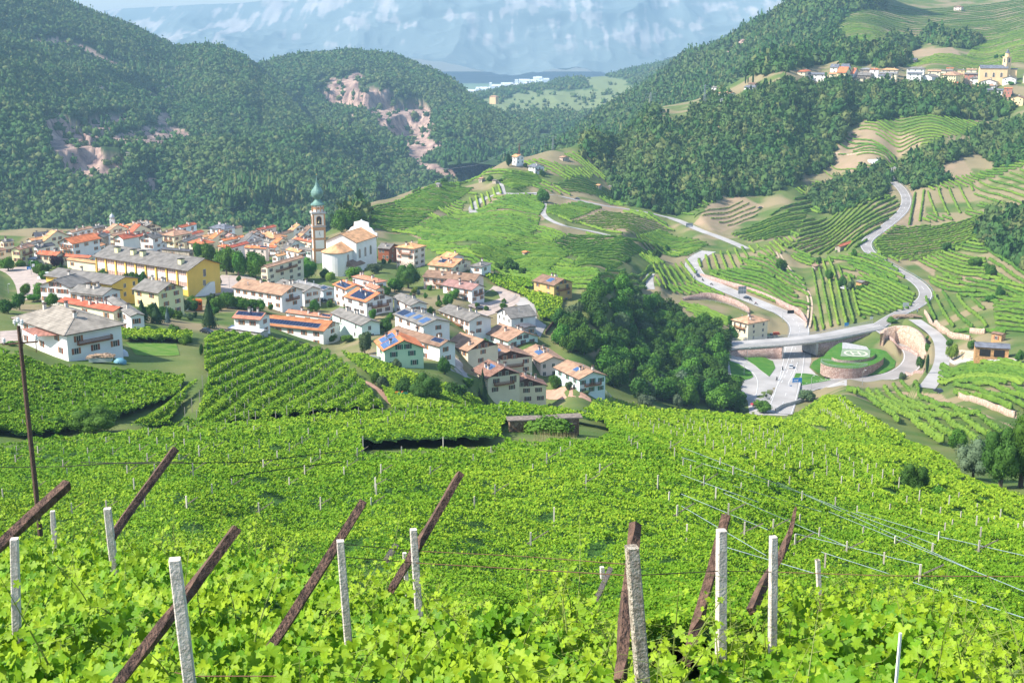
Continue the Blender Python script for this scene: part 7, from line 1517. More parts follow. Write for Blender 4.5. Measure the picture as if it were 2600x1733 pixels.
tv = np.clip(.34 + .7 * fbm(x / 1.1, y / 1.1, oct=2, seed=63) - dep * .7 + r.normal(0,.26, k) + (r.random(k) < .06) * .6,0,1)
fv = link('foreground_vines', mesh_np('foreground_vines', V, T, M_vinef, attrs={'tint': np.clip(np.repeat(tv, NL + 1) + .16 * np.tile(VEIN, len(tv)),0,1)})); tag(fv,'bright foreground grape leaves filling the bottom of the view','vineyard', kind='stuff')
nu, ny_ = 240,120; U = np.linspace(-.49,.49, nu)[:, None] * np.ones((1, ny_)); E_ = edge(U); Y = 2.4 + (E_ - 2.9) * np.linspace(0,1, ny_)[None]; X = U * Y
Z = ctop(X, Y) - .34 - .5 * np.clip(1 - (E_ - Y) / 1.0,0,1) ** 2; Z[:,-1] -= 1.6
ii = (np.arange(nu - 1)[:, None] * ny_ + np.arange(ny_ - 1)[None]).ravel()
link('dark_shade_sheet', mesh_np('dark_shade_sheet', np.c_[X.ravel(), Y.ravel(), Z.ravel()], np.c_[ii, ii + ny_, ii + ny_ + 1, ii + 1], M_under, smooth=True), fv)  # closed sheet behind the close leaves, shade painted in as dark green
M_stem = mat('green_shoot',(0.22,0.28,0.06),0.6, trans=0.2); sh = MB(); cl, nl_, tl, sl = [],[],[],[]
rs = random.Random(12)
for i in range(300):
 uu = rs.uniform(-.45,.45); yy = rs.uniform(4.2, float(edge(uu))) if rs.random() < .5 else float(edge(uu)) - rs.uniform(0,1.5)
 xx = uu * yy; p = Vector((xx, yy, float(ctop(xx, yy)) - .15)); L_ = rs.uniform(.2,.6) if rs.random() < .85 else rs.uniform(.6,.95); a = rs.uniform(0,6.28); ln = Vector((math.cos(a) * .35, math.sin(a) * .35,1)).normalized(); pts = [p]
 bend = Vector((rs.gauss(0,.5), rs.gauss(-.2,.4),-.5))
 for q in range(6):
  ln = (ln + bend * .12).normalized(); pts.append(pts[-1] + ln * L_ / 6)
 sh.tube(pts,[.006,.006,.005,.004,.003,.002,.001],5, cap=False)
 for q in range(1,7):
  for s_ in range(2 if q < 5 else 1):
   aa = rs.uniform(0,6.28); o_ = Vector((math.cos(aa), math.sin(aa), rs.uniform(-.1,.4))); sz = (.13 - .014 * q) * rs.uniform(.7,1.2); c = pts[q] + o_ * sz * .8
   sh.tube([pts[q], c],[.002,.0015],3, cap=False); cl.append(c); nl_.append((rs.gauss(-.3,.4), rs.gauss(-.4,.4), rs.uniform(.3,1))); tl.append(tuple(o_ + Vector((0,0,-.4)))); sl.append(sz)
 if rs.random() < .5:
  c = pts[4]; tt = [c + Vector((.03 * math.cos(t * 3) * (1 + t),.03 * math.sin(t * 3) + .03 * t,.05 * t)) for t in [k_ * .35 for k_ in range(9)]]; sh.tube(tt,.0015,3, cap=False)
link('vine_shoots', sh.mesh('vine_shoots', M_stem), fv)
V, T = vine_leaves(np.array([c[:] for c in cl]), np.array(nl_), np.array(tl), np.array(sl), r)
link('young_leaves', mesh_np('young_leaves', V, T, M_vinef, attrs={'tint': np.repeat(np.clip(r.normal(.75,.2, len(sl)),0,1), NL + 1)}), fv)
# posts, props, wires of the foreground
M_post = mat('concrete_post',(0.45,0.40,0.34),0.95, vscale=22, col2=(0.66,0.60,0.53), bump=0.25, bscale=60, detail=8)
M_post2 = mat('rough_concrete_post',(0.25,0.20,0.15),0.95, vscale=30, col2=(0.50,0.45,0.36), bump=0.45, bscale=70, detail=8)
M_prop = mat('weathered_dark_timber',(0.06,0.038,0.030),0.9, vscale=14, col2=(0.17,0.10,0.07), bump=0.45, bscale=40, detail=8)
M_propg = mat('grey_weathered_timber',(0.18,0.15,0.13),0.9, vscale=9, col2=(0.28,0.24,0.21), bump=0.8, bscale=40, detail=8)
def fpost(Z, tpt, bpt, d, w, label, name='concrete_post', m=None, top='flat', d2=None):
 a = at(*Z(*tpt), d); b = at(*Z(*bpt), d2 or d); dirv = (b - a).normalized(); gz = -7.0 if d < 12 else -12.0
 b = a + dirv * min(6.0,(a.z - gz) / max(.2,-dirv.z))
 mb = MB(); x = Vector((1,.18,0)).normalized(); y_ = Vector((-.18,1,0)); n = 14; h = w / 2; c = h * .22
 prof = [(-h + c,-h),(h - c,-h),(h,-h + c),(h, h - c),(h - c, h),(-h + c, h),(-h, h - c),(-h,-h + c)]; rr = random.Random(int(tpt[0]))
 rings = []
 for i in range(n + 1):
  f = i / n; p = a.lerp(b, f); k = .86 if i == 0 else (1 - .10 * math.exp(-f * 3)); base = len(mb.v);
  for (px_, py_) in prof: q = p + (x * px_ + y_ * py_) * k + Vector((rr.gauss(0, w * .008), rr.gauss(0, w * .008), w * .04 if i == 0 else 0)); mb.v.append(tuple(q))
  rings.append(base)
 for i in range(n):
  for j in range(8): mb.f.append((rings[i] + j, rings[i] + (j + 1) % 8, rings[i + 1] + (j + 1) % 8, rings[i + 1] + j)); mb.m.append(0)
 mb.f.append(tuple(rings[0] + j for j in reversed(range(8)))); mb.m.append(0)
 o = mb.build(name, m or M_post); tag(o, label,'post'); return o
fpost(N1,(948,897),(1030,1560),5.7,.064,'pale concrete post crossing a long dark plank at the lower left')
fpost(N1,(583,622),(603,790),14.6,.098,'short concrete post left of the highest leaning plank')
fpost(N1,(285,635),(292,735),24,.10,'small distant concrete post between two planks at the left')
fpost(N1,(78,785),(92,1300),8.5,.063,'concrete post under the leaning plank at the left border')
fpost(N2,(8,797),(52,1340),7.9,.057,'concrete post with rusty wire tied around it, left of centre')
fpost(N2,(405,735),(440,1260),8.8,.058,'concrete post half hidden in leaves beside the long central plank')
fpost(N2,(357,862),(362,930),24,.09,'tiny grey post just left of the central post')
fpost(N2,(1592,832),(1650,1560),5.7,.070,'thick rough lichen-covered concrete post right of centre', m=M_post2)
fpost(N3,(218,740),(215,1395),7.5,.066,'tall straight concrete post with a shadow stripe')
fpost(N3,(500,775),(495,1335),8.0,.055,'smooth concrete post in front of the curved log')
fpost(N2,(1430,938),(1434,1005),26,.10,'small pale post beside a thin grey stick')
fpost(N3,(750,1090),(758,1240),27,.10,'small distant post with a brown slat nailed on')
fpost(N3,(1190,1297),(1166,1570),5.6,.014,'thin white metal stake at the lower right','metal_stake', mat('white_metal',(.7,.7,.72),.5))
def prop(Z, pts, ds, w, label, m=None, h=None, taper=None):
 P3 = smooth_line([at(*Z(*p), d) for p, d in zip(pts, ds)],2) if len(pts) > 2 else [at(*Z(*pts[0]), ds[0]), at(*Z(*pts[1]), ds[1])]
 P3 = densify(P3,.18); mb = MB(); n = len(P3); rr = random.Random(int(pts[0][0])); h = h or w * 1.1; wob = [rr.gauss(0, w * .018) for _ in range(n)]
 base = []
 for i, p in enumerate(P3):
  d = (P3[min(i + 1, n - 1)] - P3[max(i - 1,0)]).normalized(); x = d.cross(Vector((.35,.8,.45))).normalized(); y_ = d.cross(x).normalized(); k = 1.0 if not taper else (1 - taper * (1 - i / (n - 1)) ** 2)
  base.append(len(mb.v))
  for sx, sy in ((-1,-1),(-.2,-1.05),(1,-1),(1.02,.1),(1,1),(-1,1),(-1.03,0)): mb.v.append(tuple(p + x * (sx * w / 2 * k + wob[i]) + y_ * (sy * h / 2 * k + wob[(i * 7) % n])))
 for i in range(n - 1):
  for j in range(7): mb.f.append((base[i] + j, base[i] + (j + 1) % 7, base[i + 1] + (j + 1) % 7, base[i + 1] + j)); mb.m.append(0)
 mb.f.append(tuple(base[0] + j for j in reversed(range(7)))); mb.m.append(0); mb.f.append(tuple(base[-1] + j for j in range(7))); mb.m.append(0)
 o = mb.build('wooden_prop', m or M_prop); tag(o, label,'plank'); return o
prop(N1,((365,490),(0,820),(-200,1010)),(9.6,8.9,8.3),.066,'dark brown plank leaning out of the left border')
prop(N1,((950,303),(700,640),(600,790)),(16.2,15.2,14.6),.095,'dark plank reaching highest up the left slope')
prop(N1,((1285,728),(1000,1110),(670,1530),(560,1680)),(6.6,6.3,5.8,5.5),.050,'long dark plank crossing behind the lower left post')
prop(N2,((128,592),(0,800),(-300,1270),(-440,1480)),(9.4,9.0,8.2,7.8),.062,'long dark plank behind the post with rusty wire')
prop(N2,((660,432),(445,800),(380,905),(285,1060)),(11.4,10.8,10.6,10.2),.062,'long mottled plank leaning up beside the central post')
prop(N2,((1610,703),(1600,830),(1560,1120),(1540,1420),(1530,1560)),(6.6,6.5,6.2,5.95,5.8),.048,'upright dark beam behind the rough lichen-covered post')
prop(N3,((243,662),(180,900),(70,1310),(30,1450)),(8.3,8.1,7.7,7.4),.060,'dark plank behind the tall straight post')
prop(N3,((622,612),(595,740),(535,890),(460,1000),(380,1180)),(9.3,9.2,9.0,8.8,8.5),.056,'curved peeling log behind the smooth concrete post', taper=.75)
prop(N2,((1475,952),(1400,1110)),(24.5,23),.10,'thin grey stick leaning by the small pale post', M_propg)
prop(N2,((308,828),(262,895)),(25,24),.12,'short grey plank end between the two central planks', M_propg)
prop(N3,((765,1090),(745,1225)),(26.6,26.2),.10,'brown slat beside the small distant post')
M_wire = mat('rusty_wire',(0.13,0.07,0.04),0.8, metal=0.3)
def wire(pts, ds, rad, label, name='wire', m=None, cat='wire', sag=0.0):
 P3 = densify([at(x, y, d) for (x, y), d in zip(pts, ds)],0.6 if ds[0] < 40 else 6); n = len(P3)
 for i, p in enumerate(P3): p.z -= sag * math.sin(math.pi * i / max(1, n - 1))
 mb = MB(); mb.tube(P3, rad,4, cap=False); o = mb.build(name, m or M_wire); tag(o, label, cat); return o
wire([N2(40,885), N2(410,915), N2(1000,950), N2(1590,985), N3(200,960), N3(500,965), N3(1100,985), N3(1861,990)],[7.9,8.8,7.6,5.8,7.5,8.0,7.6,7.2],.003,'thin rusty wire strung from post to post across the foreground')
wire([N2(30,815), N2(405,850), N2(1000,880), N2(1590,925)],[7.95,8.9,7.6,5.8],.0025,'second thin wire above the first between the central posts')
wire([N1(950,1510), N1(1040,1530), N1(1500,1530)],[5.75,5.7,5.5],.003,'rusty wire tied low on the lower left post')
# small posts of the slopes
M_sp = mat('pale_vine_post',(0.52,0.47,0.39),0.9, obj_var=.2); M_spb = mat('blue_grey_rod',(0.24,0.31,0.33),0.7)
def spost_mesh(strut, h=2.75, nm='vine_post'):
 mb = MB(); mb.bar((0,0,-.6),(0,0, h),.10)
 if strut: mb.bar((-.25,.1, h - .85),(1.15 if strut > 0 else -1.1,-.25, h + .15),.065, m=1)
 return mb.mesh(nm,[M_sp, M_propg])
SPM = [spost_mesh(1), spost_mesh(0), spost_mesh(0,3.0)]
SPN = [spost_mesh(0,2.6), spost_mesh(0,2.9)]
rs = random.Random(3); npst = 0; xtra = []
def put_post(p, me, sc, label, group, ang=None):
 global npst
 if npst < 296:
  o = link('vine_post', me, None, tuple(p), rs.uniform(-.35,.35) if ang is None else ang); o.scale = (sc, sc, sc); tag(o, label,'vine post', group); npst += 1
 else: xtra.append((p, sc))
def grid_posts(poly, dirp, sa, sb, d0, d1, me, lab, sc=1.0, keep=1.0, dm=30):
 a, b = P(*dirp[0], dm), P(*dirp[1], dm); d = Vector((b.x - a.x, b.y - a.y)).normalized(); n = Vector((-d.y, d.x)); out = []
 for i in range(-140,141):
  for j in range(-140,141):
   q = Vector((a.x, a.y)) + d * (i * sa) + n * (j * sb)
   if not d0 < q.y < d1: continue
   z = float(H(q.x, q.y)); c = to_px(q.x, q.y, z + 2)
   if inpoly(np.array([c[0]]), np.array([c[1]]), poly)[0] and -30 < c[0] < 2630 and rs.random() < keep: out.append((q.x + rs.gauss(0,.15), q.y + rs.gauss(0,.15), z))
 out.sort(key=lambda q: q[1])
 for q in out: put_post(q, me if not isinstance(me, list) else rs.choice(me), sc * rs.uniform(.93,1.08), lab,'posts: ' + lab)
LS = [(-40,1150),(450,1095),(900,1090),(1000,1200),(900,1330),(500,1300),(250,1300),(-40,1290)]
grid_posts(LS,((100,1250),(700,1150)),6.2,6.0,50,190,[SPM[0], SPM[0], SPM[1]],'short pale post with a slanting rod on the left part of the near slope', keep=.75)
grid_posts([(1000,1110),(1480,1120),(1700,1330),(1700,1420),(1100,1400),(950,1250)],((1100,1250),(1500,1250)),8,8,45,180,[SPM[0], SPM[1]],'scattered pale post with a slanting rod in the middle of the near slope', keep=.6)
grid_posts([(1560,1110),(1730,1140),(2151,1258),(2600,1370),(2640,1500),(2100,1440),(1750,1380)],((1700,1180),(2500,1400)),7.5,4.6,45,180,[SPM[1], SPM[0], SPM[1]],'pale post between the long blue-grey rods at the right', keep=.8)
grid_posts([(1560,1060),(1750,1060),(2000,1100),(2350,1220),(2640,1330),(2640,1385),(2338,1292),(1964,1195),(1730,1125)],((1700,1060),(2500,1290)),6.5,3.4,95,270, SPN,'thin pale post on the finer vine slope to the right', keep=.75, dm=60)
grid_posts([N3(*p) for p in ((620,90),(800,30),(880,20),(1080,180),(950,200),(700,150))],((2050,1020),(2200,1070)),3.6,3.4,200,330, SPN,'thin pale post on the bright knoll left of the striped slope', dm=200)
grid_posts(PLM,((370,1065),(640,900)),7,3.6,205,400, SPN,'weathered post on the sloping rows below the striped shed', keep=.6, dm=195)
grid_posts([(560,1050),(900,1035),(1300,1015),(1300,1045),(900,1080),(560,1085)],((600,1070),(1200,1040)),5,4,150,230, SPN,'pale post top sticking out along the crest of the near slope', keep=.5, dm=100)
grid_posts(PLT,((0,1000),(400,960)),7,4,200,330, SPN,'weathered post on the left plateau', keep=.4, dm=195)
if xtra:
 mb = MB()
 for p, s in xtra: mb.bar((p[0], p[1], p[2] - .5),(p[0], p[1], p[2] + 2.7 * s),.10)
 tag(mb.build('distant_vine_posts', M_sp),'many tiny pale posts dotting the farther vine plots','vine posts', kind='stuff')
for q in ((125,235),(115,260),(855,200),(870,170),(905,140),(885,175)): put_post(P(*N2(q[0], q[1] + 70),60), SPN[0],1.1,'post at the end of the dark shaded terrace edge','posts at the shaded terrace edge')
for i,((x0, y0),(x1, y1)) in enumerate([((0,290),(1380,820)),((0,345),(720,560)),((1420,780),(1861,880)),((0,440),(420,590)),((520,480),(1560,950)),((230,540),(900,830)),((0,545),(470,740)),((160,810),(800,1000)),((620,760),(1300,930)),((800,640),(1861,1075)),((280,500),(760,640)),((950,640),(1450,790)),((0,610),(460,880)),((1240,1020),(1861,1220)),((760,860),(1130,980))]):
 a = Vector(N3(x0, y0)); b = Vector(N3(x1, y1)); n = 24; pts = []
 for k in range(n + 1):
  q = a.lerp(b, k / n); p = P(q.x, q.y,45, off=2.15); pts.append(Vector((p.x, p.y, p.z + 2.2)))
 mb = MB(); mb.tube(pts,.022,4, cap=False); tag(mb.build('trellis_rod', M_spb),'long blue-grey trellis rod lying on the vines of the right near slope','trellis rod','blue-grey trellis rods on the right near slope')
for i, pl in enumerate(([(0,400),(350,395),(640,375),(1000,370)],[(440,372),(850,380),(1380,370),(1861,310)],[(1250,450),(1600,400),(1861,370)])):
 pts = []
 for (x, y) in [tuple(v) for v in densify([Vector(p) for p in pl],50)]:
  p = P(*N1(x, y),80, off=2.3); pts.append(Vector((p.x, p.y, p.z + 2.35)))
 mb = MB(); mb.tube(pts,.05,5, cap=False); tag(mb.build('irrigation_hose', M_dark),['black hose running along the crest at the left border','black hose sagging along the upper left crest','black hose at the left of the dark shaded edge'][i],'hose')
ga, gb = P(925,1112,60), P(1262,1104,60); m = MB()
for i in range(46):
 q = ga.lerp(gb,(i + rs.random() * .6) / 46); y = q.y + rs.uniform(.3,5); x = q.x * y / q.y; z = float(H(x, y)); m.tube([(x, y, z - .3),(x + rs.gauss(0,.15), y, z + 1),(x + rs.gauss(0,.3), y, z + 2.1)],.045,5, cap=False)
tag(m.build('vine_trunks', M_prop),'dark vine trunks under the shaded terrace edge','vine trunks', kind='stuff')
hb = P(*N2(930,205),120); hd = hb.y; hr = at(*N2(1305,205), hd + 1.5); hut = empty('stone_hut',(hb.x, hb.y, hb.z), math.atan2(hr.y - hb.y, hr.x - hb.x)); tag(hut,'low rubble stone hut with flat slab roof overgrown by vines','hut')
LW = (Vector((hr.x, hr.y)) - Vector((hb.x, hb.y))).length
m = MB(); m.box(0, LW,0,1.6,-4,1.7); M_hut = stonemat('hut_rubble',(0.18,0.10,0.06),(0.42,0.30,0.2),1.6); m.build('wall', M_hut, hut)
m = MB(); m.box(-.35, LW * .34,-.25,1.9,1.7,1.9); m.box(LW * .34 + .02, LW * .7,-.2,1.85,1.72,1.88); m.box(LW * .7 + .02, LW + .5,-.25,1.95,1.7,1.92); m.build('roof', mat('roof_slabs',(.2,.165,.135),.9, var=.3, vscale=2), hut)
tree(P(*N2(1130,215),120) - Vector((0,1.5,.5)),3.6,8.5,'bush','bright','leafy vine sprawling in front of the rubble stone hut')
gm = MB()
for i in range(260):
 p = P(*N2(rs.uniform(1060,1290), rs.uniform(215,262)),120); a = rs.uniform(0,6.28); hh = rs.uniform(.5,1.5)
 gm.poly([(p.x - .02, p.y, p.z),(p.x + .02, p.y, p.z),(p.x + .3 * math.cos(a), p.y + .3 * math.sin(a), p.z + hh)])
tag(gm.build('dry_grass', mat('dry_straw',(.42,.36,.17),.9)),'tall dry grass beside the stone hut','grass', kind='stuff')
# utility pole and power lines
pb = at(*N1(200,560),88); up_ = empty('utility_pole',(pb.x, pb.y, pb.z - 2)); tag(up_,'tall dark wooden utility pole with insulators at the left','utility pole')
tz = at(47,827,88).z - (pb.z - 2); hx = at(47,827,88).x - pb.x
m = MB(); m.tube([(0,0,-1),(hx * .5,0, tz * .5),(hx,0, tz)],[.19,.17,.13],10); m.build('shaft', M_prop, up_)
m = MB(); m.bar((hx - 1.25,0, tz - 1.35),(hx + 1.25,0, tz - 1.15),.11); m.build('crossarm', M_prop, up_)
ins = MB(); ins.lathe([(.05,0),(.05,.1),(.13,.13),(.13,.2),(.09,.22),(.12,.27),(.12,.34),(.04,.42)],10); INS = ins.mesh('insulator', mat('porcelain',(.7,.7,.68),.2, spec=.6))
for dx, dz in ((-1.15,-1.3),(1.15,-1.05),(-.25,.05),(.25,.05),(0,.2)): link('insulator', INS, up_,(hx + dx,0, tz + dz))
def pylon(Z, xb, yb, yt, d, label, col=None):
 b = at(*Z(xb, yb), d); h = (Z(0, yb)[1] - Z(0, yt)[1]) * d / F; m = MB(); w = h * .085; t = max(.22, d * .00016)
 for sx in (-1,1):
  for sy in (-1,1): m.bar((sx * w, sy * w,-4),(sx * w * .18, sy * w * .18, h), t)
 for k in range(6):
  za, zb2 = h * k / 6.5, h * (k + 1) / 6.5; wa, wb = w * (1 - .82 * za / h), w * (1 - .82 * zb2 / h)
  for sy in (-1,1): m.bar((-wa, sy * wa, za),(wb, sy * wb, zb2), t * .7); m.bar((wa, sy * wa, za),(-wb, sy * wb, zb2), t * .7)
 for z in (.80,.94): m.bar((-h * .24,0, h * z),(h * .24,0, h * z), t * 1.2);
 o = m.build('pylon', col or M_rail, None, tuple(b),.3); tag(o, label,'pylon')
pylon(M2,1402,1055,985,1180,'rusty lattice pylon above the white hilltop house', mat('rusty_steel',(.25,.13,.09),.8)); pylon(M2,1632,1040,935,1300,'grey lattice pylon on the skyline right of the rusty one')
pylon(M2,2300,800,640,1600,'tall grey lattice pylon on the dark slope at the right'); pylon(M3,160,700,585,1300,'lattice pylon left of the lone terraced house')
for k,(pts, ds) in enumerate((([M2(1402,1000), M2(1100,1100), M2(640,1170)],[1180,1500,1900]),([M2(1402,1000), M2(1632,960), M2(2300,660)],[1180,1300,1600]))):
 wire(pts, ds,.10,['power line leading left from the rusty pylon across the gorge','power line joining the three pylons on the right slope'][k],'power_line', M_rail,'power line', sag=6)
# vehicles and riders
def paint_m(n, c): return mat(n, c,.3, spec=.6)
CARM = dict(white=paint_m('white_paint',(.75,.75,.75)), dark=paint_m('dark_paint',(.02,.025,.035)), silver=paint_m('silver_paint',(.5,.52,.54)), red=paint_m('red_paint',(.4,.02,.03)), blue=paint_m('blue_paint',(.05,.12,.3)))
M_tyre = mat('tyre_rubber',(.02,.02,.02),.9)
CARC = {}
def car_meshes(van):
 if van in CARC: return CARC[van]
 b, g = MB(), MB(); L_, W, h1, h2 = (5.2,1.95,1.2,2.3) if van else (4.3,1.75,.95,1.48)
 pr = [(-L_ / 2,.35),(-L_ / 2 + .05, h1 * .8),(-L_ / 2 + .9, h1),(L_ / 2 - .35, h1),(L_ / 2, h1 * .8),(L_ / 2,.35)]
 for s in (0,):
  n = len(pr); k = len(b.v); b.v += [(x,-W / 2, z) for x, z in pr] + [(x, W / 2, z) for x, z in pr]; b.f.append(tuple(k + i for i in range(n))); b.f.append(tuple(k + n + i for i in reversed(range(n)))); b.m += [0,0]
  for i in range(n): j = (i + 1) % n; b.f.append((k + i, k + n + i, k + n + j, k + j)); b.m.append(0)
 x0, x1, x2, x3 = (-1.9,-1.2,2.4,2.5) if van else (-1.15,-.45,1.1,1.75)
 g.hexa([(x0,-W / 2 + .06, h1),(x3,-W / 2 + .06, h1),(x3, W / 2 - .06, h1),(x0, W / 2 - .06, h1),(x1,-W / 2 + .2, h2 - .08),(x2,-W / 2 + .2, h2 - .08),(x2, W / 2 - .2, h2 - .08),(x1, W / 2 - .2, h2 - .08)])
 b.box(x1 - .03, x2 + .03,-W / 2 + .17, W / 2 - .17, h2 - .08, h2)
 w = MB(); w.tube([(0,-.11,0),(0,.11,0)],.32,12); w.tube([(0,-.13,0),(0,.13,0)],.17,8, m=1)
 CARC[van] = (b, g.mesh('window_glass', M_glass), w.mesh('wheel',[M_tyre, M_pvf]), L_, W, {}); return CARC[van]
HLM = MB(); HLM.box(-.03,.03,-.16,.16,-.08,.08); HLM = HLM.mesh('headlight', M_frame)
def car(Z, x, y, col, ang, label, dm=400, van=False):
 b, g, w, L_, W, cache = car_meshes(van)
 if col not in cache: cache[col] = b.mesh('body', CARM[col])
 p = P(*Z(x, y), dm, lift=.15); r0 = empty('van' if van else 'car', tuple(p), R(ang)); tag(r0, label,'van' if van else 'car')
 link('body', cache[col], r0); link('window_glass', g, r0)
 for sx in (-1,1):
  for sy in (-1,1): link('wheel', w, r0,(sx * L_ * .31, sy * (W / 2 - .08),.32))
  link('headlight', HLM, r0,(-L_ / 2, sx * .6,.7))
for q in ((Z4,845,345,'white',80,'white car highest on the hairpin of the lower road'),(Z4,873,392,'dark',95,'dark car just below the white car on the hairpin'),(Z4,1270,572,'dark',140,'black car halfway down the lower road'),(Z4,1628,1132,'silver',-105,'silver car driving just in front of the bridge'),(Z4,1342,1438,'red',20,'red car behind the bush at the bottom of the junction'),(Z4,1180,978,'silver',170,'silver car beside the bridge end near the woods'),(Z5,1225,1335,'dark',-75,'dark blue car on the lane above the curved vine rows',300),(M2,1800,1370,'dark',160,'small dark car on the valley road near the ridge wood',700),(Z3,1120,578,'dark',165,'dark car parked below the white balconied house'),(Z2,955,1208,'dark',170,'dark car parked between the solar houses'),(Z1,1512,985,'white',100,'white car under the pale yellow house',350),(Z1,300,1310,'dark',10,'dark estate car under the farmhouse awning',260),(Z5,458,495,'white',120,'white and red car parked by the garden pavilion',500),(Z1,1830,1205,'dark',150,'black car at the path between vineyard and striped shed',300),(M3,540,1432,'dark',30,'dark blue car on the bare soil plot',800),(Z4,438,492,'white',60,'tiny white car beside the trees beyond the woods',500)): car(*q[:6], dm=q[6] if len(q) > 6 else 420)
car(Z1,392,725,'white',60,'white camper van beside the gym hall',350, True)
mb_ = MB(); mb_.bar((-.55,0,.62),(.5,0,.8),.3,.32); mb_.bar((-.5,0,.85),(.1,0,.92),.28,.14); mb_.bar((.55,0,.35),(.35,0,1.05),.09); mb_.bar((.35,-.36,1.08),(.35,.36,1.08),.05); mb_.box(.35,.55,-.14,.14,.82,1.1)
BKB = mb_.mesh('body', CARM['dark']); mb_ = MB(); mb_.tube([(0,-.07,0),(0,.07,0)],.31,12); BKW = mb_.mesh('wheel', M_tyre)
def person_mesh(pose, nm):
 bm = bmesh.new(); J = dict(ride=[(0,0,.88),(.06,0,1.15),(.14,0,1.42),(.2,0,1.56),(.24,0,1.70),(.02,.14,.86),(.34,.22,.72),(.16,.22,.34),(.3,.22,.3),(.02,-.14,.86),(.34,-.22,.72),(.16,-.22,.34),(.3,-.22,.3),(.14,.2,1.38),(.26,.3,1.16),(.42,.33,1.1),(.14,-.2,1.38),(.26,-.3,1.16),(.42,-.33,1.1)], stand=[(0,0,.95),(0,0,1.2),(0,0,1.42),(0,0,1.54),(.02,0,1.68),(0,.11,.9),(.02,.12,.5),(0,.12,.08),(.14,.13,.04),(0,-.11,.9),(-.04,-.12,.5),(-.06,-.12,.08),(.08,-.13,.04),(0,.19,1.4),(0,.25,1.12),(.1,.25,.88),(0,-.19,1.4),(0,-.25,1.12),(.1,-.25,.88)])[pose]
 rad = [.15,.14,.15,.06,.12,.095,.07,.05,.045,.095,.07,.05,.045,.07,.05,.035,.07,.05,.035]
 E = [(0,1),(1,2),(2,3),(3,4),(0,5),(5,6),(6,7),(7,8),(0,9),(9,10),(10,11),(11,12),(2,13),(13,14),(14,15),(2,16),(16,17),(17,18)]
 m = MB()
 for a, b in E: m.tube([J[a], tuple((J[a][i] + J[b][i]) / 2 for i in range(3)), J[b]],[rad[a],(rad[a] + rad[b]) / 2, rad[b]],8, m=1 if b in (5,6,7,9,10,11) else 0)
 h = J[4]; m.lathe([(.02, h[2] - .12),(.1, h[2] - .07),(.125, h[2] + .02),(.09, h[2] + .11),(.02, h[2] + .14)],10, m=2, cx=h[0], cy=h[1])
 return m
def person(p, ang, pose, cloth, label, head=None):
 me = person_mesh(pose,'person').mesh('person',[cloth, M_dark, head or CARM['white']], True); o = link('person', me, None, tuple(p), ang); tag(o, label,'person')
for i,(Z, x, y, ang, where, jk) in enumerate(((Z4,845,408,95,'beside the dark car on the hairpin','dark'),(Z4,910,428,120,'first below the hairpin cars','dark'),(Z4,980,460,135,'second below the hairpin cars','silver'),(Z4,1300,590,140,'just behind the black car','dark'),(Z4,1342,620,140,'in red, lower of the two below the black car','red'),(Z4,1557,1150,68,'left of the silver car before the bridge','dark'),(Z4,1510,1235,62,'in the middle of the junction','dark'),(Z4,1424,1368,60,'lowest at the junction, nearest the woods','silver'),(Z5,625,215,110,'on the upper road beside the red-roofed barn','blue'))):
 p = P(*Z(x, y),420, lift=.2); r0 = empty('motorcycle', tuple(p), R(ang)); tag(r0,'motorcycle ' + where,'motorcycle'); link('body', BKB, r0)
 for sx in (-.68,.66): link('wheel', BKW, r0,(sx,0,.31))
 person(p, R(ang),'ride', CARM[jk],'rider on the motorcycle ' + where, CARM['dark'] if i % 2 else None)
for Z, x, y, c, l in ((Z5,1052,690,'blue','person in blue standing by the log pile at the road fork'),(Z5,1068,672,'red','person in red beside the one in blue at the road fork'),(Z5,1016,978,'white','person in white walking between the two curved walls')): person(P(*Z(x, y),480, lift=.1),1.2,'stand', CARM[c], l)
p = P(*Z4(1452,893),480, lift=.2); r0 = empty('tractor', tuple(p), R(10)); tag(r0,'green tractor parked beside the tan hip-roofed house','tractor')
m = MB(); m.box(-1.6,.3,-.45,.45,.7,1.5); m.box(.3,1.5,-.6,.6,.8,1.2); m.build('body', mat('green_paint',(.03,.18,.05),.4), r0); m = MB(); m.box(.3,1.4,-.6,.6,1.2,2.4); m.build('cab', M_glass, r0)
for x, s in ((-1.2,.55),(.9,.85)):
 for y in (-.8,.8): m = MB(); m.tube([(0,-.18,0),(0,.18,0)], s,14); m.build('wheel', M_tyre, r0,(x, y, s))
p = P(*Z4(1500,878),480, lift=.2); r0 = empty('farm_trailer', tuple(p), R(12)); tag(r0,'red farm machine behind the green tractor','trailer'); m = MB(); m.box(-1.8,2.2,-.9,.9,.9,1.3); m.box(-1,1.8,-.7,.7,1.3,2.1); m.build('body', mat('red_machine',(.4,.08,.04),.6), r0)
for y in (-.9,.9): m = MB(); m.tube([(0,-.15,0),(0,.15,0)],.5,12); m.build('wheel', M_tyre, r0,(.3, y,.5))
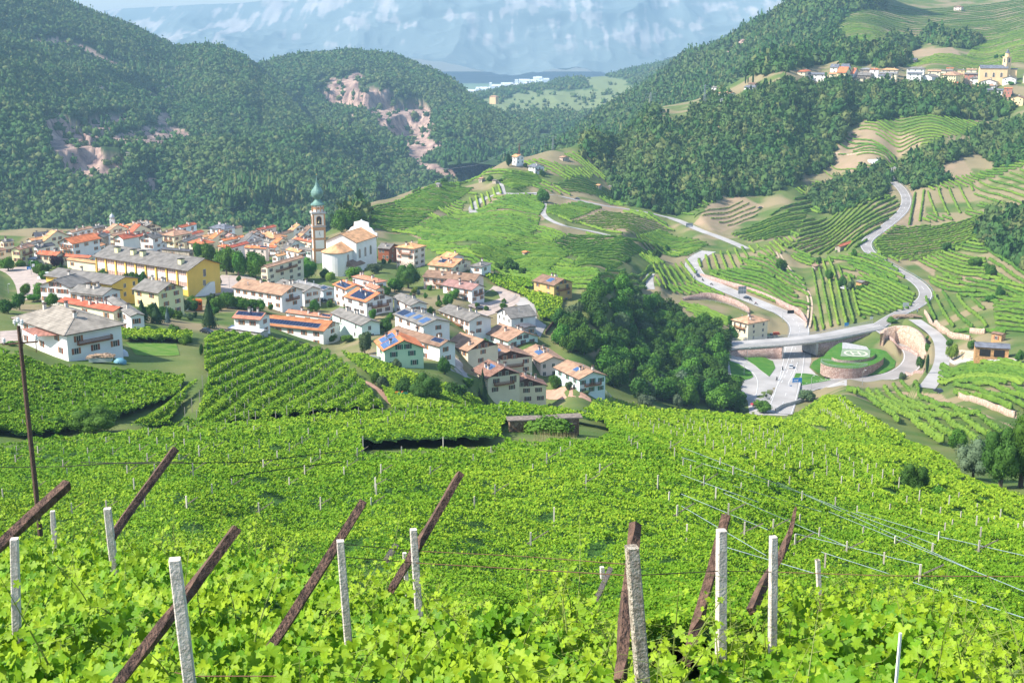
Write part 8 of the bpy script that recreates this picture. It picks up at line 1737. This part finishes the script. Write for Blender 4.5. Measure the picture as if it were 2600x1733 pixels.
# lamps, signs, bins and other small things
M_lit = mat('lamp_head',(.6,.6,.58),.4)
def lamp(Z, x, yb, yt, label, dm=420, side=1):
 p = P(*Z(x, yb), dm); h = (Z(0, yb)[1] - Z(0, yt)[1]) * p.y / F; r0 = empty('street_lamp', tuple(p)); tag(r0, label,'street lamp')
 m = MB(); m.tube([(0,0,-.5),(0,0, h * .85),(side * h * .05,0, h * .96),(side * h * .16,0, h)],[.11,.08,.06,.05],7); m.build('pole', M_rail, r0); m = MB(); m.box(side * h * .14 - .35, side * h * .14 + .35,-.16,.16, h - .08, h + .1); m.build('lamp_head', M_lit, r0)
for q in ((Z5,605,1278,1138,'lamp below the mound wall on the loop road'),(Z5,805,910,775,'lamp in front of the tall curved wall'),(Z5,190,1308,1185,'lamp left on the loop road by the grass triangle'),(Z4,1245,1195,1085,'lamp at the grass wedge near the woods'),(Z4,1672,1372,1190,'tall lamp beside the blue direction board'),(Z4,1268,1110,960,'lamp at the left bridge end'),(Z4,1680,1165,1045,'lamp between the lanes before the bridge'),(Z1,2030,800,695,'lamp in the school yard',380),(Z2,375,1003,925,'lamp under the round trees',380),(Z1,75,850,765,'lamp at the left border on the town road',300),(Z3,818,975,912,'lamp beside the curved village street',340),(Z1,278,690,560,'lamp by the blue road sign',350),(Z5,1075,1040,975,'small lamp at the end of the low wall')): lamp(*q[:5], dm=q[5] if len(q) > 5 else 420)
M_blue = mat('blue_sign',(.03,.22,.55),.5); M_sgn = mat('sign_back',(.22,.24,.26),.6); M_wh = mat('white_sign',(.75,.75,.75),.5)
def sign(Z, x, yb, yt, w, h, label, m_=None, dm=420, off=0.0, name='road_sign', cat='sign', yaw=0.15, bars=()):
 p = P(*Z(x, yb), dm); H_ = (Z(0, yb)[1] - Z(0, yt)[1]) * p.y / F; r0 = empty(name, tuple(p), yaw); tag(r0, label, cat)
 m = MB(); m.bar((0,.08,-.5),(0,.08, H_),.12);
 if off: m.bar((0,.08, H_ - h / 2),(off,.08, H_ - h / 2),.12)
 m.build('post', M_rail, r0); m = MB(); m.box(off - w / 2, off + w / 2,0,.05, H_ - h, H_); m.build('panel', m_ or M_blue, r0)
 if bars:
  m = MB()
  for a, b, c, d in bars: m.box(off + a * w, off + b * w,-.012,-.002, H_ - h + c * h, H_ - h + d * h)
  m.build('marking', M_wh, r0)
sign(Z4,1676,1262,1208,4.2,3.6,'blue direction board on the grass triangle', bars=((-.42,.4,.46,.5),(-.38,.1,.68,.76),(-.38,.3,.22,.3)))
sign(Z4,1205,580,465,4.6,4.2,'dark gantry board with six fields over the lower road', M_sgn, off=1.6, bars=((-.48,.48,.48,.52),(-.17,-.15,0,1),(.15,.17,0,1)))
sign(Z4,1558,758,660,3.6,1.8,'black-backed gantry sign above the inner road curve', M_dark, off=4.2)
sign(M3,55,1558,1530,5.2,5,'grey-backed road board at the top of the valley road', M_sgn, dm=600, bars=((-.3,.3,.55,.62),(-.3,.3,.3,.4)))
sign(Z5,478,795,762,2.2,2.0,'blue sign standing on the bridge railing'); sign(Z5,958,650,598,3.2,3.2,'pale square sign beside the bend of the upper road', M_lit); sign(Z5,680,740,715,1.6,1.6,'small grey sign left of the road fork', M_lit)
sign(Z1,258,645,615,1.8,1.8,'blue pedestrian sign on the town road', dm=350, bars=((-.1,.1,.2,.75),)); sign(Z4,1625,1300,1270,1.0,1.0,'small round-looking blue sign at the grass tip'); sign(Z1,298,650,590,1.2,1.4,'white sign beside the purple tree', M_wh, dm=350)
sign(M3,2218,850,822,5,3.4,'white board at the start of the upper lane', M_wh, dm=900)
p = P(*M3(1320,1115),900); o = empty('white_tarp', tuple(p),.4); tag(o,'large white sheet lying on the red soil terraces','tarp'); m = MB(); m.hexa([(-4,-4,-1),(7,-5,-1),(8,3,.4),(-3,4,.4),(-4,-4,.2),(7,-5,.2),(8,3,2.2),(-3,4,2.2)]); m.build('sheet', M_wh, o)
M_or = mat('orange_plastic',(.75,.16,.02),.5)
for i, x in enumerate((1735,1765)):
 p = P(*Z1(x,1002),300); o = empty('clothes_bin', tuple(p),.5); tag(o,['orange container, left of the pair by the hedge','orange container, right of the pair by the hedge'][i],'container'); m = MB(); m.box(-.9,.9,-.9,.9,-.3,3.6); m.hexa([(-1,-1,3.6),(1,-1,3.6),(1,1,3.6),(-1,1,3.6),(-.8,-.5,4.1),(.8,-.5,4.1),(.8,.5,4.1),(-.8,.5,4.1)]); m.build('body', M_or, o); m = MB(); m.box(-.5,.5,-.93,-.88,2.2,2.9); m.build('flap', M_dark, o)
p = P(*Z1(1640,1000),300); o = empty('recycling_bell', tuple(p)); tag(o,'pale green recycling containers beside the orange ones','container'); m = MB(); m.lathe([(1.0,0),(1.25,.8),(1.1,1.8),(.4,2.3)],12); m.lathe([(1.0,0),(1.25,.8),(1.1,1.8),(.4,2.3)],12, cx=-3.2); m.build('body', mat('pale_green_plastic',(.5,.62,.55),.5), o)
M_cr = mat('grey_crates',(.36,.37,.38),.7); M_crd = mat('crate_openings',(.06,.06,.065),.9)
cm_ = MB()
for k in range(9):
 z = k * .38; cm_.box(-.6,.6,-.5,.5, z, z + .36)
 for j in (-.3,.3): cm_.box(j - .22, j + .22,-.53,-.49, z + .1, z + .27,1)
 cm_.box(-.63,-.59,-.35,.35, z + .1, z + .27,1)
CRM = cm_.mesh('crate_stack',[M_cr, M_crd]); p0 = P(*Z2(690,1475),300); p1 = P(*Z2(900,1520),300)
for i in range(17):
 q = p0.lerp(p1, i / 16); o = link('crate_stack', CRM, None,(q.x, q.y - (i % 2) * .15, q.z + .2),-.2); tag(o,'stack of grey plastic crates beside the long solar-strip house','crate stack','grey crate stacks')
def heap(Z, x, y, dm, L_, W, h, m_, name, label, cat, ang=.1, logs=True, base=None):
 p = P(*Z(x, y), dm); o = empty(name, tuple(p), ang); tag(o, label, cat)
 if base: m = MB(); m.box(-L_ / 2, L_ / 2,-W / 2, W / 2,.5,1.4); m.build('trailer_box', base, o)
 m = MB(); r_ = random.Random(int(x))
 for i in range(90 if logs else 0):
  a, b = r_.uniform(-L_ / 2, L_ / 2), r_.uniform(-W / 2, W / 2); z = h * (1 - (2 * a / L_) ** 2 * .6) * r_.uniform(.5,1) + (1.2 if base else 0); an = r_.uniform(-.5,.5); l = L_ * (.16 if base else .45); m.tube([(a - l * math.cos(an), b - l * math.sin(an), z),(a + l * math.cos(an), b + l * math.sin(an), z + r_.uniform(-.2,.2))],.12,6)
 if not logs:
  V_, T_ = ico(3); n_ = 1 + .25 * fbm(V_[:,0] * 2, V_[:,1] * 2, V_[:,2] * 2, seed=int(x)); V_ = V_ * n_[:, None] * np.array([L_ / 2, W / 2, h]); link('cover', mesh_np('cover', V_, T_, m_), o)
 else: m.build('logs', m_, o)
M_log = mat('firewood',(.38,.27,.18),.9, var=.4, vscale=3)
heap(Z1,895,1468,240,5,2.2,.9, M_log,'firewood_trailer','grey trailer heaped with firewood below the farmhouse','trailer', base=mat('pale_trailer',(.4,.45,.42),.6)); heap(Z1,1065,1470,240,3.0,2,1.3, mat('blue_tarp',(.12,.3,.38),.5),'blue_tarp','crumpled blue-green tarp beside the firewood trailer','tarp', logs=False)
heap(Z1,1085,1405,240,2.6,2,1.7, mat('white_cover',(.6,.62,.65),.6),'white_cover','white covered pile behind the blue-green tarp','tarp', logs=False); heap(Z5,965,725,480,9,3,1.6, M_log,'log_pile','pile of long logs at the road fork above the curved wall','log pile')
p = P(*Z3(372,1385),230); o = empty('mini_digger', tuple(p),.6); tag(o,'small orange digger on the clay path','digger'); m = MB(); m.box(-.8,.8,-.6,.6,0,.5,1); m.box(-.7,.7,-.6,.6,.55,1.3); m.box(-.3,.6,-.4,.4,1.3,2.3); m.bar((.7,0,1),(1.8,0,2.2),.2); m.bar((1.8,0,2.2),(2.4,0,.6),.18); m.build('body',[M_or, M_tyre], o)
p = P(*Z3(430,1400),230); o = empty('green_sheet', tuple(p),.2); tag(o,'green sheet hanging beside the small orange digger','sheet'); m = MB(); m.box(-1.2,1.2,-.05,.05,0,2.6); m.bar((-1.2,0,0),(-1.2,0,2.9),.1, m=1); m.bar((1.2,0,0),(1.2,0,2.9),.1, m=1); m.build('panel',[mat('green_net',(.08,.4,.25),.7), M_rail], o)
p = P(*Z3(180,1030),260); o = empty('ladder_stack', tuple(p),-.5); tag(o,'stack of grey metal frames leaning beside the light green house','frames'); m = MB()
for i in range(5):
 for k in (0,.8): m.bar((-1.8, i * .25,.5 + k),(1.8, i * .25,.2 + k),.1)
 for k in range(5): m.bar((-1.6 + k * .8, i * .25,0),(-1.6 + k * .8, i * .25,1.4),.07)
m.build('bars', M_rail, o)
M_fac = mat('factory_white',(.85,.85,.85),.6); M_facs = mat('factory_side',(.5,.52,.55),.7)
for i,(x0, x1, yb, yt, d) in enumerate(((1035,1100,643,615,7300),(1100,1200,625,598,7500),(1210,1300,603,582,7700),(1275,1360,590,568,7900),(1340,1430,600,575,7750),(1370,1395,560,542,8200),(1400,1475,570,540,8150),(1430,1520,588,560,8000),(1470,1560,570,545,8200),(1500,1540,548,528,8300),(1520,1560,545,525,8350),(1560,1610,552,542,8300),(1195,1212,580,562,8000))):
 a = at(*M2(x0, yb), d); b = at(*M2(x1, yb), d); m = MB(); hh = (yb - yt) / 2.7034 * d / F; g = 28 if x1 - x0 > 30 else 12
 m.box(a.x, b.x, d, d + g * 7,-475, a.z + hh * .55,0); fe = empty('factory_hall',(a.x, d, a.z)); bo = m.build('body', M_fac, fe,(-a.x,-d,-a.z)); tag(fe,['leftmost grey-white factory hall in the far valley','second factory hall from the left in the far valley','long white factory hall touching the wooded plateau','white factory hall behind the long one','front white factory hall in the far valley','small factory block with raised roof, left','wide factory hall under the raised blocks','bright factory hall right of the front one','factory hall in front of the twin silos','left tower of the twin silos','right tower of the twin silos','rightmost low factory building','slim tower standing left of the factory'][i],'factory')
house(M2,(1240,665),(1195,662),(1262,660),14,'H','tan','peach','big farmhouse on the fields across the gorge',20, wl=0, wr=0, nch=0, depth=3000, yaw=50)
for (x, y, w, h, d, l) in ((1290,955,40,14,1700,'white shed left in the quarry works'),(1350,950,22,12,1690,'small pale shed in the quarry works'),(1440,955,60,12,1680,'brown long shed in the quarry works'),(880,1070,38,30,1480,'grey hall at the mouth of the big quarry'),(660,605,40,16,2050,'pink house alone on the forested slope'),(1100,585,90,10,2150,'long low building above the pale scree'),(1285,372,36,12,2500,'farmhouse on the saddle of the forested mountain'),(1330,590,22,24,2150,'narrow pale hut above the pale scree')):
 a = on_layer(AB, *M1(x, y)); d = a.y; ww = w / 2.7 * d / F; hh = h / 2.7 * d / F * 1.3; a.z -= 1; m = MB(); m.box(0, ww,0,12,-6, hh * .7); r0 = empty('quarry_building', tuple(a)); tag(r0, l,'building'); m.build('wall', WM['white'] if 'white' in l or 'pale' in l else WM['pink'], r0); m = MB(); m.hexa([(-1,-1, hh * .7),(ww + 1,-1, hh * .7),(ww + 1,13, hh * .7),(-1,13, hh * .7),(0,5, hh),(ww,5, hh),(ww,7, hh),(0,7, hh)]); m.build('roof', RM['grey'] if 'farm' not in l else RM['tan'], r0)
# the air
hz = MB(); hz.box(-7200,8200,-30,13200,-760,950)
hm = bpy.data.materials.new('air'); hm.use_nodes = True
for n in list(hm.node_tree.nodes):
 if n.type != 'OUTPUT_MATERIAL': hm.node_tree.nodes.remove(n)
pv = hm.node_tree.nodes.new('ShaderNodeVolumePrincipled')
pv.inputs['Color'].default_value = (0.44,0.72,0.98,1)
pv.inputs['Density'].default_value = 0.0001
pv.inputs['Anisotropy'].default_value = 0.0
hm.node_tree.links.new(pv.outputs[0], hm.node_tree.nodes['Material Output'].inputs['Volume'])
ho = hz.build('haze', hm); ho['kind'] = 'stuff'
